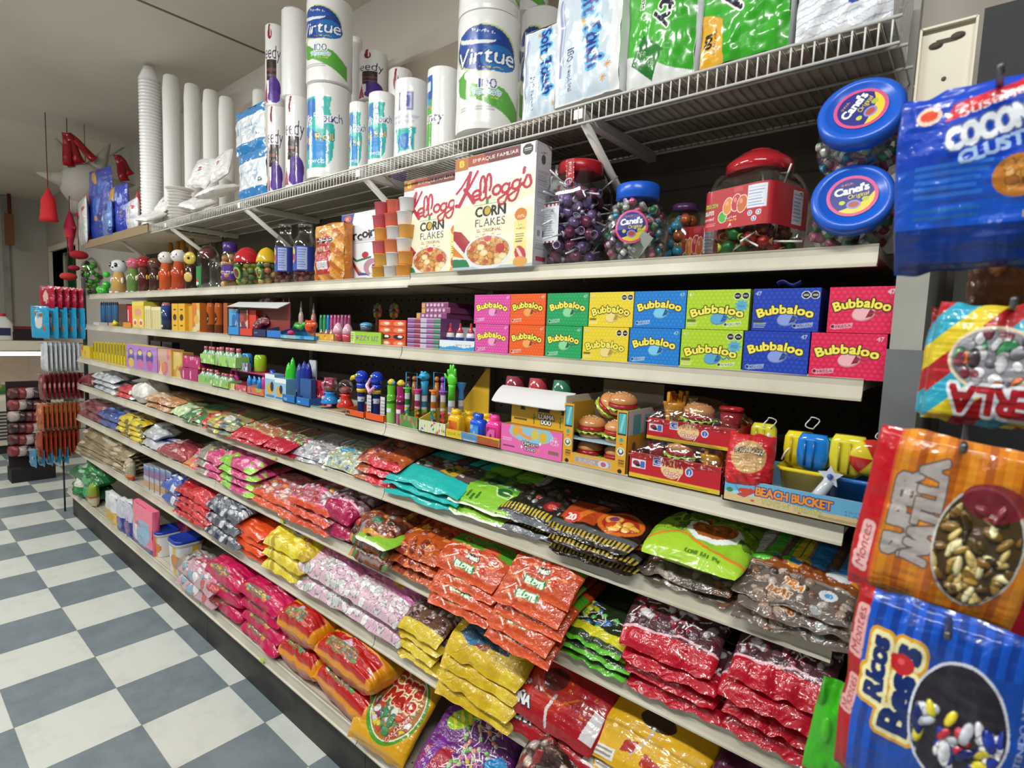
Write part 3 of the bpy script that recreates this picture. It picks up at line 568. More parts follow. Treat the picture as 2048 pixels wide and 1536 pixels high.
put_pack('napkin_pack', 472, 531, 216, bluepack(), .03, .14, 'blue and white napkin pack stacked on its twin', 'napkins', GN, z0=z1+.002, side='e9dfd8')
# foam cups in tall sleeves
cm = MB(); n = 46; pr = []
for i in range(n): pr += [(.036, i*.0145), (.0415, i*.0145+.012), (.0418, i*.0145+.0145)]
pr = pr[:-1]+[(.030, n*.0145+.03), (.022, n*.0145+.055)]
cm.lathe(pr, 'efefee', 22); cmesh = cm.mesh('foam_cup_stack', 'wrap'); cH = n*.0145+.055
c2 = MB(); c2.lathe([(.038, 0), (.041, .01), (.041, .60), (.036, .655), (.03, .662), (0, .664)], 'eae8e5', 22); c2m = c2.mesh('foam_cup_stack', 'foam')
GC = 'tall sleeves of white foam cups'
for i, (u0, u1, v0, me, y, lab) in enumerate(((281, 326, 131, cmesh, .06, 'tall sleeve of ribbed white foam cups, leftmost and tallest of the row'), (328, 365, 148, c2m, .13, 'tall white cup sleeve behind the foam plate stack, second from the left'), (370, 404, 166, c2m, .17, 'tall white cup sleeve in the middle of the five'), (407, 440, 178, c2m, .19, 'tall white cup sleeve, second from the right'), (438, 470, 192, c2m, .21, 'tall white cup sleeve beside the stacked blue napkins'))):
    put_roll(me, 'foam_cup_stack', u0, u1, v0, 0, y, lab, GC, cat='foam cups', r0=.0418, h0=cH if me is cmesh else .664)
# stack of foam plates, loose wrapped plate packs
pl = MB(); pl.lathe([(0, .006), (.05, .006), (.058, .010), (.078, .022), (.082, .022), (.080, .019), (.062, .006), (.052, 0), (0, 0)], 'eeeae6', 30); plm = pl.mesh('foam_plate', 'foam')
x = Xu(352, .03, ZT)
for i in range(10):
    o = bpy.data.objects.new('foam_plate', plm); COL.objects.link(o); o.location = (x+.004*math.sin(i*2.1), .05, ZT+i*.0165); s_ = .72 if i < 9 else .86; o.scale = (s_, s_, .72); tag(o, 'white foam plate in the open stack, %s from the shelf' % ordn(i), 'plate', 'stack of white foam plates')
def platepack(n=56, seed=1):
    c = Cv(.2, .2, n, 'edebea'); c.rect(.55, .45, .62, .5, '5c55a0').rect(.58, .40, .66, .44, 'c05a5a'); c.ell(.5, .5, .42, .42, 'e3e1df').ell(.5, .5, .3, .3, 'f0eeec'); c.rect(.42, .55, .56, .62, 'b8464a').rect(.44, .48, .6, .54, '443f86'); return c
pp = pillow(.17, .17, .05, platepack(), 3, lump=.15).mesh('wrapped_plate_pack', 'crinkle')
for u, v, y, rx, ry, s_, lab in ((415, 345, .05, 1.15, .1, 1.0, 'clear-wrapped pack of foam plates standing tilted behind the others'), (452, 330, .09, 1.2, -.3, .9, 'clear-wrapped pack of foam plates leaning beside the blue napkins'), (400, 408, .04, .5, .2, .85, 'clear-wrapped pack of foam plates lying low beside the plate stack'), (440, 385, .03, .35, -.15, .95, 'clear-wrapped pack of foam plates lying in front near the shelf edge'), (305, 440, .02, .5, .1, .8, 'clear-wrapped pack of foam bowls below the leftmost cup sleeve'), (335, 405, .10, 1.0, .1, .7, 'clear-wrapped bowls leaning behind the plate stack')):
    p_ = on_y(u, v, y); o = bpy.data.objects.new('wrapped_plate_pack', pp); COL.objects.link(o); o.location = (p_.x, y, max(ZT+.035*s_, p_.z-.02)); o.rotation_euler = (rx, ry, .2); o.scale = (s_,)*3; tag(o, lab, 'plates', 'wrapped foam plate packs')
# colourful bags and party goods at the far left of the top shelf
def partybag(cols, n=60, seed=0, txt=None):
    c = Cv(.14, .26, n, cols[0]); rd = random.Random(seed)
    for i in range(9): c.ell(rd.uniform(0, c.asp), rd.uniform(.1, .9), rd.uniform(.04, .12), rd.uniform(.03, .1), rd.choice(cols), rd.uniform(0, 3))
    return c
for i, (u0, u1, v0, v1, cols, y, lab) in enumerate(((157, 184, 398, 465, ['d9dad8', 'b9cfd3', 'e6e6e2', 'c94b4b'], -.0, 'pale grey printed party bag at the far left end of the top shelf'),
    (172, 196, 384, 462, ['c33b3b', 'dfd9c9', '4f9a8c'], .05, 'red and green striped party pack behind the pale grey one'),
    (190, 222, 338, 458, ['2440a8', '1c2f80', '3f6fd0', 'd09a3a'], .04, 'tall deep blue shiny bag, left of two on the top shelf'),
    (208, 232, 403, 456, ['5f86c8', '27408f', 'd7dfe8'], -.0, 'small light blue bag in front of the tall blue one'),
    (226, 240, 375, 452, ['c8913a', '3a2c2a', 'd9cfc0'], .03, 'narrow orange and black pack between the blue bags'),
    (238, 256, 368, 450, ['2c3fae', '20246a', '8fa0dd'], .03, 'narrow violet blue bag beside the red-topped white packs'),
    (255, 284, 400, 448, ['e9e7ea', 'c9cbe2', 'd84b57'], .01, 'white pack with small blue marks left of the foam cups'))):
    z0 = SH['T'][1]+.0; x0, x1 = Xu(u0, y, z0), Xu(u1, y, z0); xm = (x0+x1)/2; h = Zv(v0, xm, y)-z0
    o = pillow(x1-x0, h, .05, partybag(cols, seed=i), i, lump=.3).obj('party_bag', 'crinkle', loc=(xm, y+.02, z0+h/2), rot=(PI/2, 0, .1*(i % 3-1))); tag(o, lab, 'bag', 'bags at the left of the top shelf')
x = Xu(270, .04, ZT); b = MB(); b.lathe([(.035, 0), (.03, .05), (.012, .11), (.004, .14)], 'c8414b', 14); o = b.obj('party_hat', 'crinkle', loc=(x, .06, ZT+.11)); tag(o, 'shiny red cone-shaped pack above the white ones', 'party hat')
# ================================================================== second shelf: jars, bottles, cereal boxes
def place(mesh_or_b, name, mt, x, y, z, label, cat, group=None, rz=0, parent=None):
    if isinstance(mesh_or_b, MB): o = mesh_or_b.obj(name, mt, loc=(x, y, z), rot=(0, 0, rz))
    else: o = bpy.data.objects.new(name, mesh_or_b); COL.objects.link(o); o.location = (x, y, z); o.rotation_euler = (0, 0, rz)
    tag(o, label, cat, group); return o
def cyl_at(u0, u1, y, z0, v0=None):
    """axis x and radius of the upright round thing seen between columns u0 and u1, and its height"""
    xa, xb = Xu(u0, y, z0+.05), Xu(u1, y, z0+.05); a0, a1 = math.atan2(xa-CX, y-CY), math.atan2(xb-CX, y-CY); am = (a0+a1)/2
    x = CX+math.tan(am)*(y-CY); r = math.hypot(x-CX, y-CY)*math.sin((a1-a0)/2); return x, r, (Zv(v0, x, y-r*.5)-z0 if v0 is not None else None)
Z1r, Z1l = SH['S1'][1]+.0005, SH['S1'][1]-.0055
def cereal(n=230):
    c = Cv(.26, .36, n, 'e9ecee'); A = c.asp
    c.poly([(0, .66), (A, .80), (A, 0), (0, 0)], 'efeddd').poly([(0, .55), (A, .70), (A, 0), (0, 0)], 'efe8cb'); c.ell(A*.2, .64, .4, .05, 'f5f2e2', rot=.3).ell(A*.8, .5, .3, .04, 'f6f3e4', rot=.3)
    c.poly([(0, .905), (A, .905), (A, 1), (0, 1)], '6d1f22').poly([(0, .905), (A*.45, .905), (A*.38, 1), (0, 1)], 'a8482a').poly([(.0, .89), (.13, .89), (.13, 1), (0, 1)], 'b5742e')
    c.text('13', .065, .95, .055, 'f4c93a', bold=.004).text('EMPAQUE FAMILIAR', A*.52, .952, .032, 'f3e3d8', fit=A*.56, bold=.002)
    c.rect(A-.13, .86, A-.01, 1, 'f0f1f2').octs(A-.07, .945, .047, 1)
    # big red script name, rising to the right, written as pen strokes
    R = 'bb1f3a'
    def st(P, w=.024): c.curve([(x, y) for x, y in P], w, R)
    def S(pts, ox, oy, s=1): return [(ox+x*s, oy+y*s+.16*(ox+x*s)) for x, y in pts]
    def arc(cx, cy, rx, ry, a0, a1, n=12): return [(cx+rx*math.cos(math.radians(a0+(a1-a0)*i/n)), cy+ry*math.sin(math.radians(a0+(a1-a0)*i/n))) for i in range(n+1)]
    st(S([(.13, .20), (.10, .05), (.03, -.06), (.0, -.05)], .02, .63), .034); st(S([(.0, .06), (.05, .10), (.13, .20)], .02, .63), .02); st(S([(.20, .19), (.12, .07), (.08, .06)], .02, .63)); st(S([(.08, .07), (.13, .0), (.17, -.07)], .02, .63), .034)
    st(S([(.0, .02)]+arc(.045, .025, .04, .04, -10, 290), .17, .59))
    for ox in (.245, .30): st(S(arc(.025, .10, .022, .075, -60, 200)+[(.0, .02)]+arc(.025, .0, .024, .03, 180, 320), ox, .585), .022)
    st(S(arc(.04, .025, .035, .038, 0, 360), .36, .575))
    for ox in (.44, .53): st(S(arc(.035, .025, .032, .036, 40, 330), ox, .565), .022); st(S([(.07, .055), (.055, -.04)]+arc(.01, -.06, .035, .04, -20, -200)+[(.05, -.02), (.09, .02)], ox, .565), .02)
    st(S([(.0, .0), (.03, .07), (.05, .06), (.06, .02)]+arc(.035, .0, .028, .028, 0, -160, 8), .625, .565), .022); st(S([(.0, .0), (.006, .035)], .625, .665), .026)
    c.rect(A*.42, .555, A*.46, .60, '2f9447')
    c.text('CORN', A*.48, .50, .085, '1d1b1c', fit=.27, bold=.004).ell(A*.445, .50, .028, .034, 'c9a83a').text('FLAKES', A*.48, .405, .07, '2b292a', fit=.27, gap=.1).text('EL ORIGINAL', A*.47, .335, .028, '9f2b30', fit=.22)
    c.line(A*.28, .56, A*.66, .56, .004, '8c8375').line(A*.3, .285, A*.62, .285, .004, '5f574e').ell(A*.41, .285, .02, .022, 'd9a25c').ell(A*.52, .285, .02, .022, 'd9b77c')
    c.poly([(0, .36), (.08, .34), (.19, .22), (.2, .12), (.12, .14), (0, .26)], 'a8232c').poly([(0, .28), (.12, .14), (.18, .1), (.1, .06), (0, .12)], 'e8e3d8').poly([(0, .22), (.12, .1), (0, .13)], 'd8852f').poly([(0, .10), (.14, .09), (.18, .0), (0, .02)], '1f7f4a').rect(0, 0, A, .025, 'b9c2cb')
    c.ell(A*.46, .145, .215, .15, 'dfe3e6').ell(A*.46, .155, .195, .128, 'b9793c')
    c.blobs(120, .028, ['d99a52', 'c9813d', 'e3b06d', 'd08a45', 'e9c58d', 'c7553f', 'cf9850'], 4, box=(A*.2, .03, A*.75, .28), el=(A*.46, .155, .19, .125), z=0)
    for x, y in ((.27, .14), (.24, .19), (.40, .06), (.44, .10)): c.ell(x+.03, y+.0, .035, .028, 'e8cf95').ell(x+.03, y, .024, .018, 'f0dfb4')
    c.ell(A*.46, .26, .035, .025, 'c22f3a').ell(A*.62, .17, .04, .04, 'b93a34')
    c.ell(A*.85, .43, .05, .052, 'd97f2e').rect(A*.78, .10, A*.92, .38, 'f1e08d').text('100%', A*.85, .415, .025, 'f7ead6').text('SIN', A*.85, .345, .018, '3b3520'); c.text('AROMAS', A*.85, .315, .016, '3b3520', fit=.07).para(A*.8, .2, A*.9, .28, 4, '5a522f')
    c.ell(A*.86, .10, .045, .075, 'c2434d', rot=.3).ell(A*.86, .10, .012, .07, 'e7cdb9', rot=.5).ell(A*.86, .04, .06, .045, 'dfa45a')
    return c
sc = Cv(.075, .36, 160, 'c9cbd2'); sc.rect(.02, .02, .19, .98, 'd2d4da'); sc.text('Corn', .10, .93, .03, 'b0303f').ell(.10, .87, .03, .04, '565a5c').para(.03, .55, .18, .78, 16, '7d7f88').para(.03, .33, .18, .52, 14, '8f8792').para(.03, .14, .18, .22, 5, '9a9ba5'); sc.rect(.05, .25, .09, .3, '8c8f96').rect(.12, .25, .17, .3, '55585c').rect(.04, .05, .18, .085, 'b9485a')
cz = cereal()
y1 = SH['S1'][0]
def boxspan(u0, u1, v0, y, z0): x0, x1 = Xu(u0, y, z0), Xu(u1, y, z0); return (x0+x1)/2, abs(x1-x0), Zv(v0, x1, y)-z0
G = 'tall cereal boxes on the second shelf'
x, w, h = boxspan(905, 1064, 280, -.012, Z1r); d_ = .062
cb = carton(w, d_, h, cz, 'd3d5da', side_cv=sc).mesh('cereal_box', 'card')
place(cb, 'cereal_box', 0, x, -.012, Z1r, 'front cereal box with red script on the second shelf, its side showing', 'cereal box', G)
x_, w_, h_ = boxspan(815, 903, 350, .014, Z1r)
o = place(cb, 'cereal_box', 0, Xu(805, .053, Z1r)+w/2, .053, Z1r, 'cereal box left of the front one, partly covered by the jelly cups', 'cereal box', G)
o = place(cb, 'cereal_box', 0, Xu(1133, .18, Z1r)-w/2, .175, Z1r, 'cereal box standing behind, only its right strip and black octagon showing', 'cereal box', G)
# white rainbow cereal box and orange carton
c = Cv(.2, .3, 150, 'e9ecf0'); A = c.asp; c.poly([(0, 1), (.2, 1), (.14, .72), (0, .62)], '26418f').ell(.1, .93, .055, .05, 'c9503a').text('K', .1, .93, .05, 'f0e6e0', bold=.004).text('arcoiris', A*.52, .68, .13, '25262c', rot=.1, fit=A*.72, bold=.008, jit=.08).para(A*.3, .55, A*.9, .62, 3, 'a9adb5')
c.curve([(.08, .45), (.2, .25), (.32, .1)], .035, 'c9a05c').curve([(.1, .42), (.24, .3), (.44, .34)], .03, '2f7f5a').curve([(.12, .38), (.28, .1), (.44, .1)], .035, 'a83048').curve([(.28, .12), (.48, .08), (.6, .14)], .03, '3b5aa8').ell(.09, .48, .04, .05, '8a4b35').ell(A*.55, .38, .05, .045, 'b8304a').ell(A*.7, .2, .12, .12, 'b98a9a').ell(A*.74, .17, .07, .08, 'e9e6e6').blobs(14, .03, ['c24c6c', 'd9a93a', '6aa04a', '7a5ab0', 'e8d2c0'], 2, box=(.4, .08, .62, .3), z=0).para(.1, .02, .4, .06, 2, '6a6e75')
x, w, h = boxspan(682, 772, 414, .062, Z1l); place(carton(w, .06, h, c, 'c9ccd2'), 'cereal_box', 'card', x, .062, Z1l, 'white box with black lettering and coloured spoon design beside the jelly cups', 'cereal box', None, rz=0)
c = Cv(.13, .27, 110, 'c67a2c'); A = c.asp; c.stripes(['d08a34', 'b86a26', 'e0a855'], .06, .6).rect(.04, .12, A*.62, .78, 'b8322e').octs(.1, .72, .045, 3).rect(.03, .66, .42, .66, 'ffffff').text('PARRILLA', A*.36, .58, .09, 'e9d9b5', out='a02a28', orad=.01, fit=.26).para(.07, .42, .26, .5, 3, 'd98a80').rect(.07, .22, .26, .36, 'dcd9dc').para(.08, .24, .25, .34, 3, '7c7f88', w=.3).rect(0, .9, A, 1, 'd89a45')
x, w, h = boxspan(630, 688, 444, .02, Z1l); place(pack(w, .035, h, c, 5, 'c4772c'), 'sweets_bag', 'crinkle', x, .02, Z1l, 'upright orange bag with a red label beside the white box', 'bag')
# jars: clear shell, lid, label; sweets inside are things of their own
def shell(prof, n=32, p4=0): m = MB(); m.lathe(prof, 'ffffff', n, cap=False, p4=p4); return m
def put_lollies(cx, cy, z0, rf, n, mesh, name, label, cat, group, seed=0, sc=1, zr=None, stick=True, parent=None):
    rd = random.Random(seed); pts = []; tries = 0
    while len(pts) < n and tries < 6000:
        tries += 1; z = rd.uniform(*zr); R = rf(z); a = rd.uniform(-PI, 0)+.0; q = R*(rd.uniform(.0, 1)**.35); p = Vector((q*math.cos(a), q*math.sin(a)*(1 if rd.random() < .8 else -1), z))
        if all((p-o).length > .021*sc for o in pts): pts.append(p)
    for p in sorted(pts, key=lambda q: q.z):
        ms = mesh[rd.randrange(len(mesh))] if isinstance(mesh, list) else mesh
        o = bpy.data.objects.new(name, ms); COL.objects.link(o); o.location = (cx+p.x, cy+p.y, z0+p.z); o.rotation_euler = (rd.uniform(-2.6, 2.6), rd.uniform(-1.3, 1.3), rd.uniform(0, 6)); o.scale = (sc,)*3
        tag(o, label, cat, group)
def lolly_mesh(cols, name='lollipop', mt='foil', stick='e6e4ea', L=.05, twist=True):
    m = MB(); m.ball((0, 0, 0), .0125, cols[0], 12, sc=(1, 1, .9)); m.lathe([(.004, -.011), (.009, -.018), (.007, -.017)], cols[1], 8, cap=False); m.tube([(0, 0, .010), (0, 0, L+.01)], .0018, stick, 6); m.lathe([(.0025, .010), (.007, .016), (.005, .018)], cols[1], 7, cap=False); return m.mesh(name, mt)
# tall jar of purple foil lollipops
x, r, h = cyl_at(1100, 1208, .095, Z1r, 322); Rj = r*1.0; zj = Z1r+.0015; hj = h
jar = empty('lollipop_jar', (x, .095, Z1r)); tag(jar, 'tall clear jar with a red lid full of purple foil lollipops', 'jar')
shell([(Rj*.9, .001), (Rj, .012), (Rj*1.0, hj*.58), (Rj*.97, hj*.72), (Rj*.8, hj*.86), (Rj*.76, hj*.9)], p4=8).obj('glass', 'clear', jar)
b = MB(); b.lathe([(Rj*.80, hj*.88), (Rj*.83, hj*.885), (Rj*.83, hj*.985), (Rj*.78, hj), (0, hj)], 'b3202a', 32); lid = b.obj('lid', 'plastic', jar)
t_ = Cv(.022, .085, 70, 'b52a2e'); t_.text('Tutsi Total', .13, .5, .1, 'f0dede', rot=PI/2, fit=.8); [t_.rect(0 if i % 2 else .23, i/14, .03 if i % 2 else .26, i/14+.03, 'f0e4e4') for i in range(14)]
b = MB(); b.grid(np.stack([(t_.X/t_.asp-.5)*.024, -Rj*.86-.002-.005*t_.Y, hj*.99-.082+t_.Y*.08], -1), t_.c); b.obj('seal', 'card', jar, loc=(.012, 0, 0))
l_ = Cv(.06, .10, 80, 'dfe2e8'); l_.rect(0, 0, .14, 1, '2f8fc8').rect(0, .45, .14, 1, 'b8333c').para(.2, .1, .52, .9, 13, '9aa0aa'); l_.stripes(['a02838', 'e9e4ea'], .04, 0, (0, .94, .6, 1)).stripes(['a02838', 'e9e4ea'], .04, 0, (0, 0, .6, .05))
b = MB(); th = -PI/2-.72+(l_.X/l_.asp-.5)*1.1; k = (np.abs(np.cos(th))**8+np.abs(np.sin(th))**8)**(-1/8)*1.012; b.grid(np.stack([Rj*k*np.cos(th), Rj*k*np.sin(th), hj*.23+l_.Y*hj*.36], -1), l_.c); b.obj('label', 'card', jar)
pl_ = [lolly_mesh(('a88cc4', 'd5c8e4')), lolly_mesh(('8a6cb0', 'dcd0e8')), lolly_mesh(('9c4a74', 'c8b4dc'))]
put_lollies(x, .095, Z1r, lambda z: Rj*.80, 66, pl_, 'lollipop', 'foil lollipop inside the tall red-lidded jar', 'lollipop', 'purple foil lollipops in the tall jar', 7, 1.25, (.02, hj*.74))
# round jar of wrapped gum with blue lid
def roundlabel(n=110, tilt=0):
    c = Cv(.1, .1, n, 'd8508c'); c.ell(.5, .5, .5, .5, 'd9538c').ell(.5, .5, .43, .43, '252a86').poly([(0, 0), (1, 0), (1, .62), (.75, .34), (.35, .2), (0, .12)], 'e7cf3a'); q = (c.X-.5)**2+(c.Y-.5)**2 > .43**2; c.put(q & ((c.X-.5)**2+(c.Y-.5)**2 < .5**2), 'd9538c')
    c.text("CHICLES", .42, .80, .05, 'e89a3a', rot=.1).text("Canel's", .5, .66, .18, 'eef2f8', out='1c1f6a', orad=.015, rot=.1, fit=.66, bold=.012, shear=.1).text('Original', .62, .50, .11, 'ecd83c', out='1c1f6a', orad=.012, rot=.12, fit=.4, shear=.2)
    c.ell(.3, .36, .06, .05, 'c8d044').ell(.52, .28, .14, .11, '8d8fd0').ell(.52, .28, .10, .07, 'b5514a').ell(.75, .38, .07, .06, 'b7c23a'); return c
RL = roundlabel()
def gumjar(name, x, y, z, R, H, label, rot=(0, 0, 0), lidlabel=False, nc=90, seed=1, lid_r=.62):
    jar = empty(name, (x, y, z), rot); tag(jar, label, 'jar')
    P = [(R*.55, .001), (R*.72, .006), (R*.93, H*.18), (R, H*.38), (R*.95, H*.56), (R*.78, H*.73), (R*lid_r*.95, H*.79), (R*lid_r*.95, H*.84)]; shell(P).obj('glass', 'clear', jar)
    b = MB(); b.lathe([(R*lid_r*1.0, H*.80), (R*lid_r*1.08, H*.815), (R*lid_r*1.08, H*.97), (R*lid_r*1.0, H*.995), (R*lid_r*.86, H*1.0), (R*lid_r*.84, H*.985), (0, H*.985)], '1f5fd2', 36); b.obj('lid', 'plastic', jar); return jar, P
x, r, h = cyl_at(1206, 1336, .085, Z1r, 364); jar, P = gumjar('gum_jar', x, .085, Z1r, r, h, 'round clear jar of wrapped gum with a blue lid, standing upright')
c = RL; m_ = (c.X-.5)**2+(c.Y-.5)**2 <= .2501; b = MB(); rr = r*.50; lx = (c.X-.5)*2*rr; lz = (c.Y-.5)*2*rr; ins = ((c.X-.5)**2+(c.Y-.5)**2); s_ = np.where(ins > .25, np.sqrt(.25/np.maximum(ins, 1e-9)), 1); lx *= s_; lz *= s_
phi = .34; ang = lx/r; zz = h*.42+lz; Rz = np.interp(zz, [q[1] for q in P], [q[0] for q in P])*1.01+.001; b.grid(np.stack([Rz*np.sin(ang+phi), -Rz*np.cos(ang+phi), zz], -1), c.c); b.obj('label', 'card', jar)
def gum_mesh(c1, c2='e9e6ea'):
    m = MB(); m.lathe([(.004, -.013), (.0078, -.010), (.0082, 0), (.0078, .010), (.004, .013)], c1, 8, p4=4, M4=Matrix.Rotation(PI/2, 4, 'Y')); m.lathe([(.0083, -.004), (.0086, .004)], c2, 8, p4=4, cap=False, M4=Matrix.Rotation(PI/2, 4, 'Y')); return m.mesh('wrapped_gum', 'foil')
gm = [gum_mesh('d9628c'), gum_mesh('e4e2e0', '5f9a72'), gum_mesh('8a6aa0'), gum_mesh('3f9a6a', 'e0e6e0'), gum_mesh('3f9fc8'), gum_mesh('d98aa8', 'c24a7a'), gum_mesh('dcdcd8', 'b0b0b8')]
put_lollies(x, .085, Z1r, lambda z: np.interp(z, [q[1] for q in P], [q[0] for q in P])*.86, 120, gm, 'wrapped_gum', 'small wrapped gum inside the upright blue-lidded jar', 'wrapped gum', 'wrapped gum in the upright jar', 3, .88, (.012, h*.78))
b = MB(); b.box(-.014, -.001, -.03, .014, .001, .03, 'aab0a8'); o = b.obj('price_sticker', 'card', jar, loc=(r*.55, -r*.70, h*.2), rot=(.5, .6, .55))
# dark jar and small red box behind
x, r, h = cyl_at(1332, 1398, .27, Z1r, 408); jar = empty('toy_jar', (x, .27, Z1r)); tag(jar, 'shadowy jar of yellow sweets standing behind the round gum jar', 'jar')
shell([(r*.9, .001), (r, .01), (r, h*.85), (r*.7, h*.93)]).obj('glass', 'clear', jar); b = MB(); b.lathe([(r*.75, h*.9), (r*.8, h*.91), (r*.8, h), (0, h)], '4a2b52', 20); b.obj('lid', 'plastic', jar)
ym = [MB().ball((0, 0, 0), .014, q, 10).mesh('sweet', 'plastic') for q in ('d8c23a', '3f8fae', 'a8552f')]
put_lollies(x, .27, Z1r, lambda z: r*.75, 26, ym, 'sweet', 'yellow or blue ball sweet inside the shadowy back jar', 'sweet', 'ball sweets in the shadowy jar', 5, 1.1, (.02, h*.8))
def redlabel(n=170):
    c = Cv(.30, .17, n, 'b8242e'); A = c.asp; c.ell(A*.30, .30, .13, .15, 'f0e9e4').ell(A*.30, .30, .115, .135, '4fae3c')
    for x, y, q in ((.38, .55, 'e08a3a'), (.52, .60, 'c2354a'), (.62, .55, 'c86a34')): c.ell(A*x, y, .15, .22, 'f0d9d0', rot=-.2).ell(A*x, y, .132, .20, q, rot=-.2).ell(A*x-.03, y+.07, .05, .06, 'f2b9a0', a=.6)
    c.text('SURTIDO CON', A*.08, .62, .10, 'f0d43a', out='2f6a3a', orad=.02, fit=A*.26).text('FRUTI', A*.06, .45, .09, '1f8a5a', out='f2ead8', orad=.015, fit=A*.18).text('Assorted', A*.06, .3, .08, 'f0ecf2', shear=.2, fit=A*.2)
    c.text('Paletas de Caramelo', A*.44, .27, .055, 'f2eff2', fit=A*.2, rot=.06).text('Hard Candy Pops', A*.45, .2, .05, 'e8d93a', fit=A*.19, rot=.06); c.poly([(A*.40, .02), (A*.44, .14), (A*.47, .02), (A*.445, .08)], 'f2efee').para(A*.02, .1, A*.2, .2, 2, 'e0a8a4')
    c.rect(A*.47, .86, A*.62, .97, 'c94a50'); c.rect(A*.70, .40, A*.93, .95, 'dfe3ee').para(A*.715, .43, A*.915, .92, 7, '6a74a0', w=.25)
    for x, y in ((.745, .29), (.85, .29), (.80, .15)): c.ell(A*x, y, .055, .065, 'f0eef2').ell(A*x, y, .04, .048, '4a62a8').ell(A*x, y, .018, .03, 'e6e8f0')
    return c
xa, r, h = cyl_at(1415, 1608, .115, Z1r, 290); R4 = r*.93; jar = empty('lollipop_jar', (xa, .115, Z1r), (0, 0, -.28)); tag(jar, 'big square clear jar with red label and domed red lid', 'jar')
shell([(R4*.86, .001), (R4*.9, .01), (R4*.92, h*.30), (R4*.92, h*.62), (R4*.80, h*.74), (R4*.66, h*.80)], 40, 6).obj('glass', 'clear', jar)
b = MB(); b.lathe([(R4*.72, h*.78), (R4*.76, h*.785), (R4*.76, h*.87), (R4*.68, h*.90), (R4*.45, h*.965), (R4*.30, h*.975), (R4*.27, h), (0, h)], 'b3212c', 40); b.obj('lid', 'shiny', jar)
c = redlabel(); th = -PI/2+.05+(c.X/c.asp-.5)*1.62; k = (np.abs(np.cos(th))**6+np.abs(np.sin(th))**6)**(-1/6)*R4*.935; b = MB(); b.grid(np.stack([k*np.cos(th), k*np.sin(th), h*(.26+.36*c.Y)], -1), c.c)
c2 = Cv(.1, .17, 60, 'a81f2a'); c2.rect(.3, .1, .5, .9, 'c9ccd6').para(.32, .15, .48, .85, 8, '777f9a'); th = -PI/2+.05+.81+c2.X/c2.asp*1.3; k = (np.abs(np.cos(th))**6+np.abs(np.sin(th))**6)**(-1/6)*R4*.935; b.grid(np.stack([k*np.cos(th), k*np.sin(th), h*(.26+.36*c2.Y)], -1), c2.c); b.obj('label', 'card', jar)
rl = [lolly_mesh(('c8552e', 'b8604a'), 'lollipop', 'foil', 'efece6', .055), lolly_mesh(('2f8a4a', 'b9c24a'), 'lollipop', 'foil', 'efece6', .055), lolly_mesh(('c23a35', 'd98a60'), 'lollipop', 'foil', 'efece6', .055)]
put_lollies(xa, .115, Z1r, lambda z: R4*.78, 34, rl, 'lollipop', 'orange, red or green wrapped lollipop inside the big red-labelled jar', 'lollipop', 'lollipops in the red-labelled jar', 11, 1.15, (.02, h*.26))
put_lollies(xa, .115, Z1r, lambda z: R4*.6, 8, rl, 'lollipop', 'orange, red or green wrapped lollipop inside the big red-labelled jar', 'lollipop', 'lollipops in the red-labelled jar', 12, 1.15, (h*.52, h*.6))
xb = Xu(1385, .24, Z1r); c = redlabel(90); place(carton(.11, .1, .11, c, '9a1f28'), 'sweets_box', 'card', xb, .24, Z1r, 'small red box in shadow left of the big square jar', 'box')
# two jars lying with their blue lids to the aisle
def lidjar(u, v, dist_y, ru, label, tilt, roll, seed):
    p = on_y(u, v, dist_y); R = ru; H = R*2.0
    jar, P = gumjar('gum_jar', 0, 0, 0, R, H, label, lid_r=.80)
    c = RL; ins = (c.X-.5)**2+(c.Y-.5)**2; s_ = np.where(ins > .25, np.sqrt(.25/np.maximum(ins, 1e-9)), 1); b = MB(); q = R*.80*.66*2
    b.grid(np.stack([(c.X-.5)*q*s_, (c.Y-.5)*q*s_, np.full_like(c.X, H*.985+.0012)], -1), c.c); b.obj('label', 'card', jar)
    rot = (Matrix.Rotation(roll, 4, Vector((0, -1, 0))) @ Matrix.Identity(4)); d = Vector(tilt).normalized(); zax = d; up = Vector((0, 0, 1)); xax = up.cross(zax).normalized(); yax = zax.cross(xax)
    m3 = Matrix((xax, yax, zax)).transposed().to_4x4() @ Matrix.Rotation(roll, 4, 'Z'); jar.matrix_world = Matrix.Translation(p-d*H) @ m3; mw = jar.matrix_world.copy()
    rd = random.Random(seed); n = 0; Pz = [q_[1] for q_ in P]; Pr = [q_[0] for q_ in P]; pts = []
    for t in range(3000):
        if n >= 60: break
        z = rd.uniform(.02, H*.7); a = rd.uniform(0, 2*PI); q = np.interp(z, Pz, Pr)*.86*rd.uniform(.6, 1); pp_ = Vector((q*math.cos(a), q*math.sin(a), z))
        if any((pp_-o).length < .022 for o in pts): continue
        pts.append(pp_); o = bpy.data.objects.new('wrapped_gum', gm[rd.randrange(len(gm))]); COL.objects.link(o); o.matrix_world = mw @ Matrix.Translation(pp_) @ Matrix.Rotation(rd.uniform(0, 6), 4, 'Z') @ Matrix.Rotation(rd.uniform(0, 6), 4, 'X'); n += 1
        tag(o, 'small wrapped gum inside the %s of the jars whose lids face out' % ('upper' if seed % 2 else 'lower'), 'wrapped gum', 'wrapped gum in the %s facing jar' % ('upper' if seed % 2 else 'lower'))
    return jar
lidjar(1704, 391, -.02, .071, 'gum jar whose round blue lid faces out, resting on the shelf near the post', (.12, -.93, .30), .12, 2)
lidjar(1721, 216, -.03, .073, 'gum jar whose blue lid faces out, stacked on the other one', (.05, -.90, .36), .95, 1)
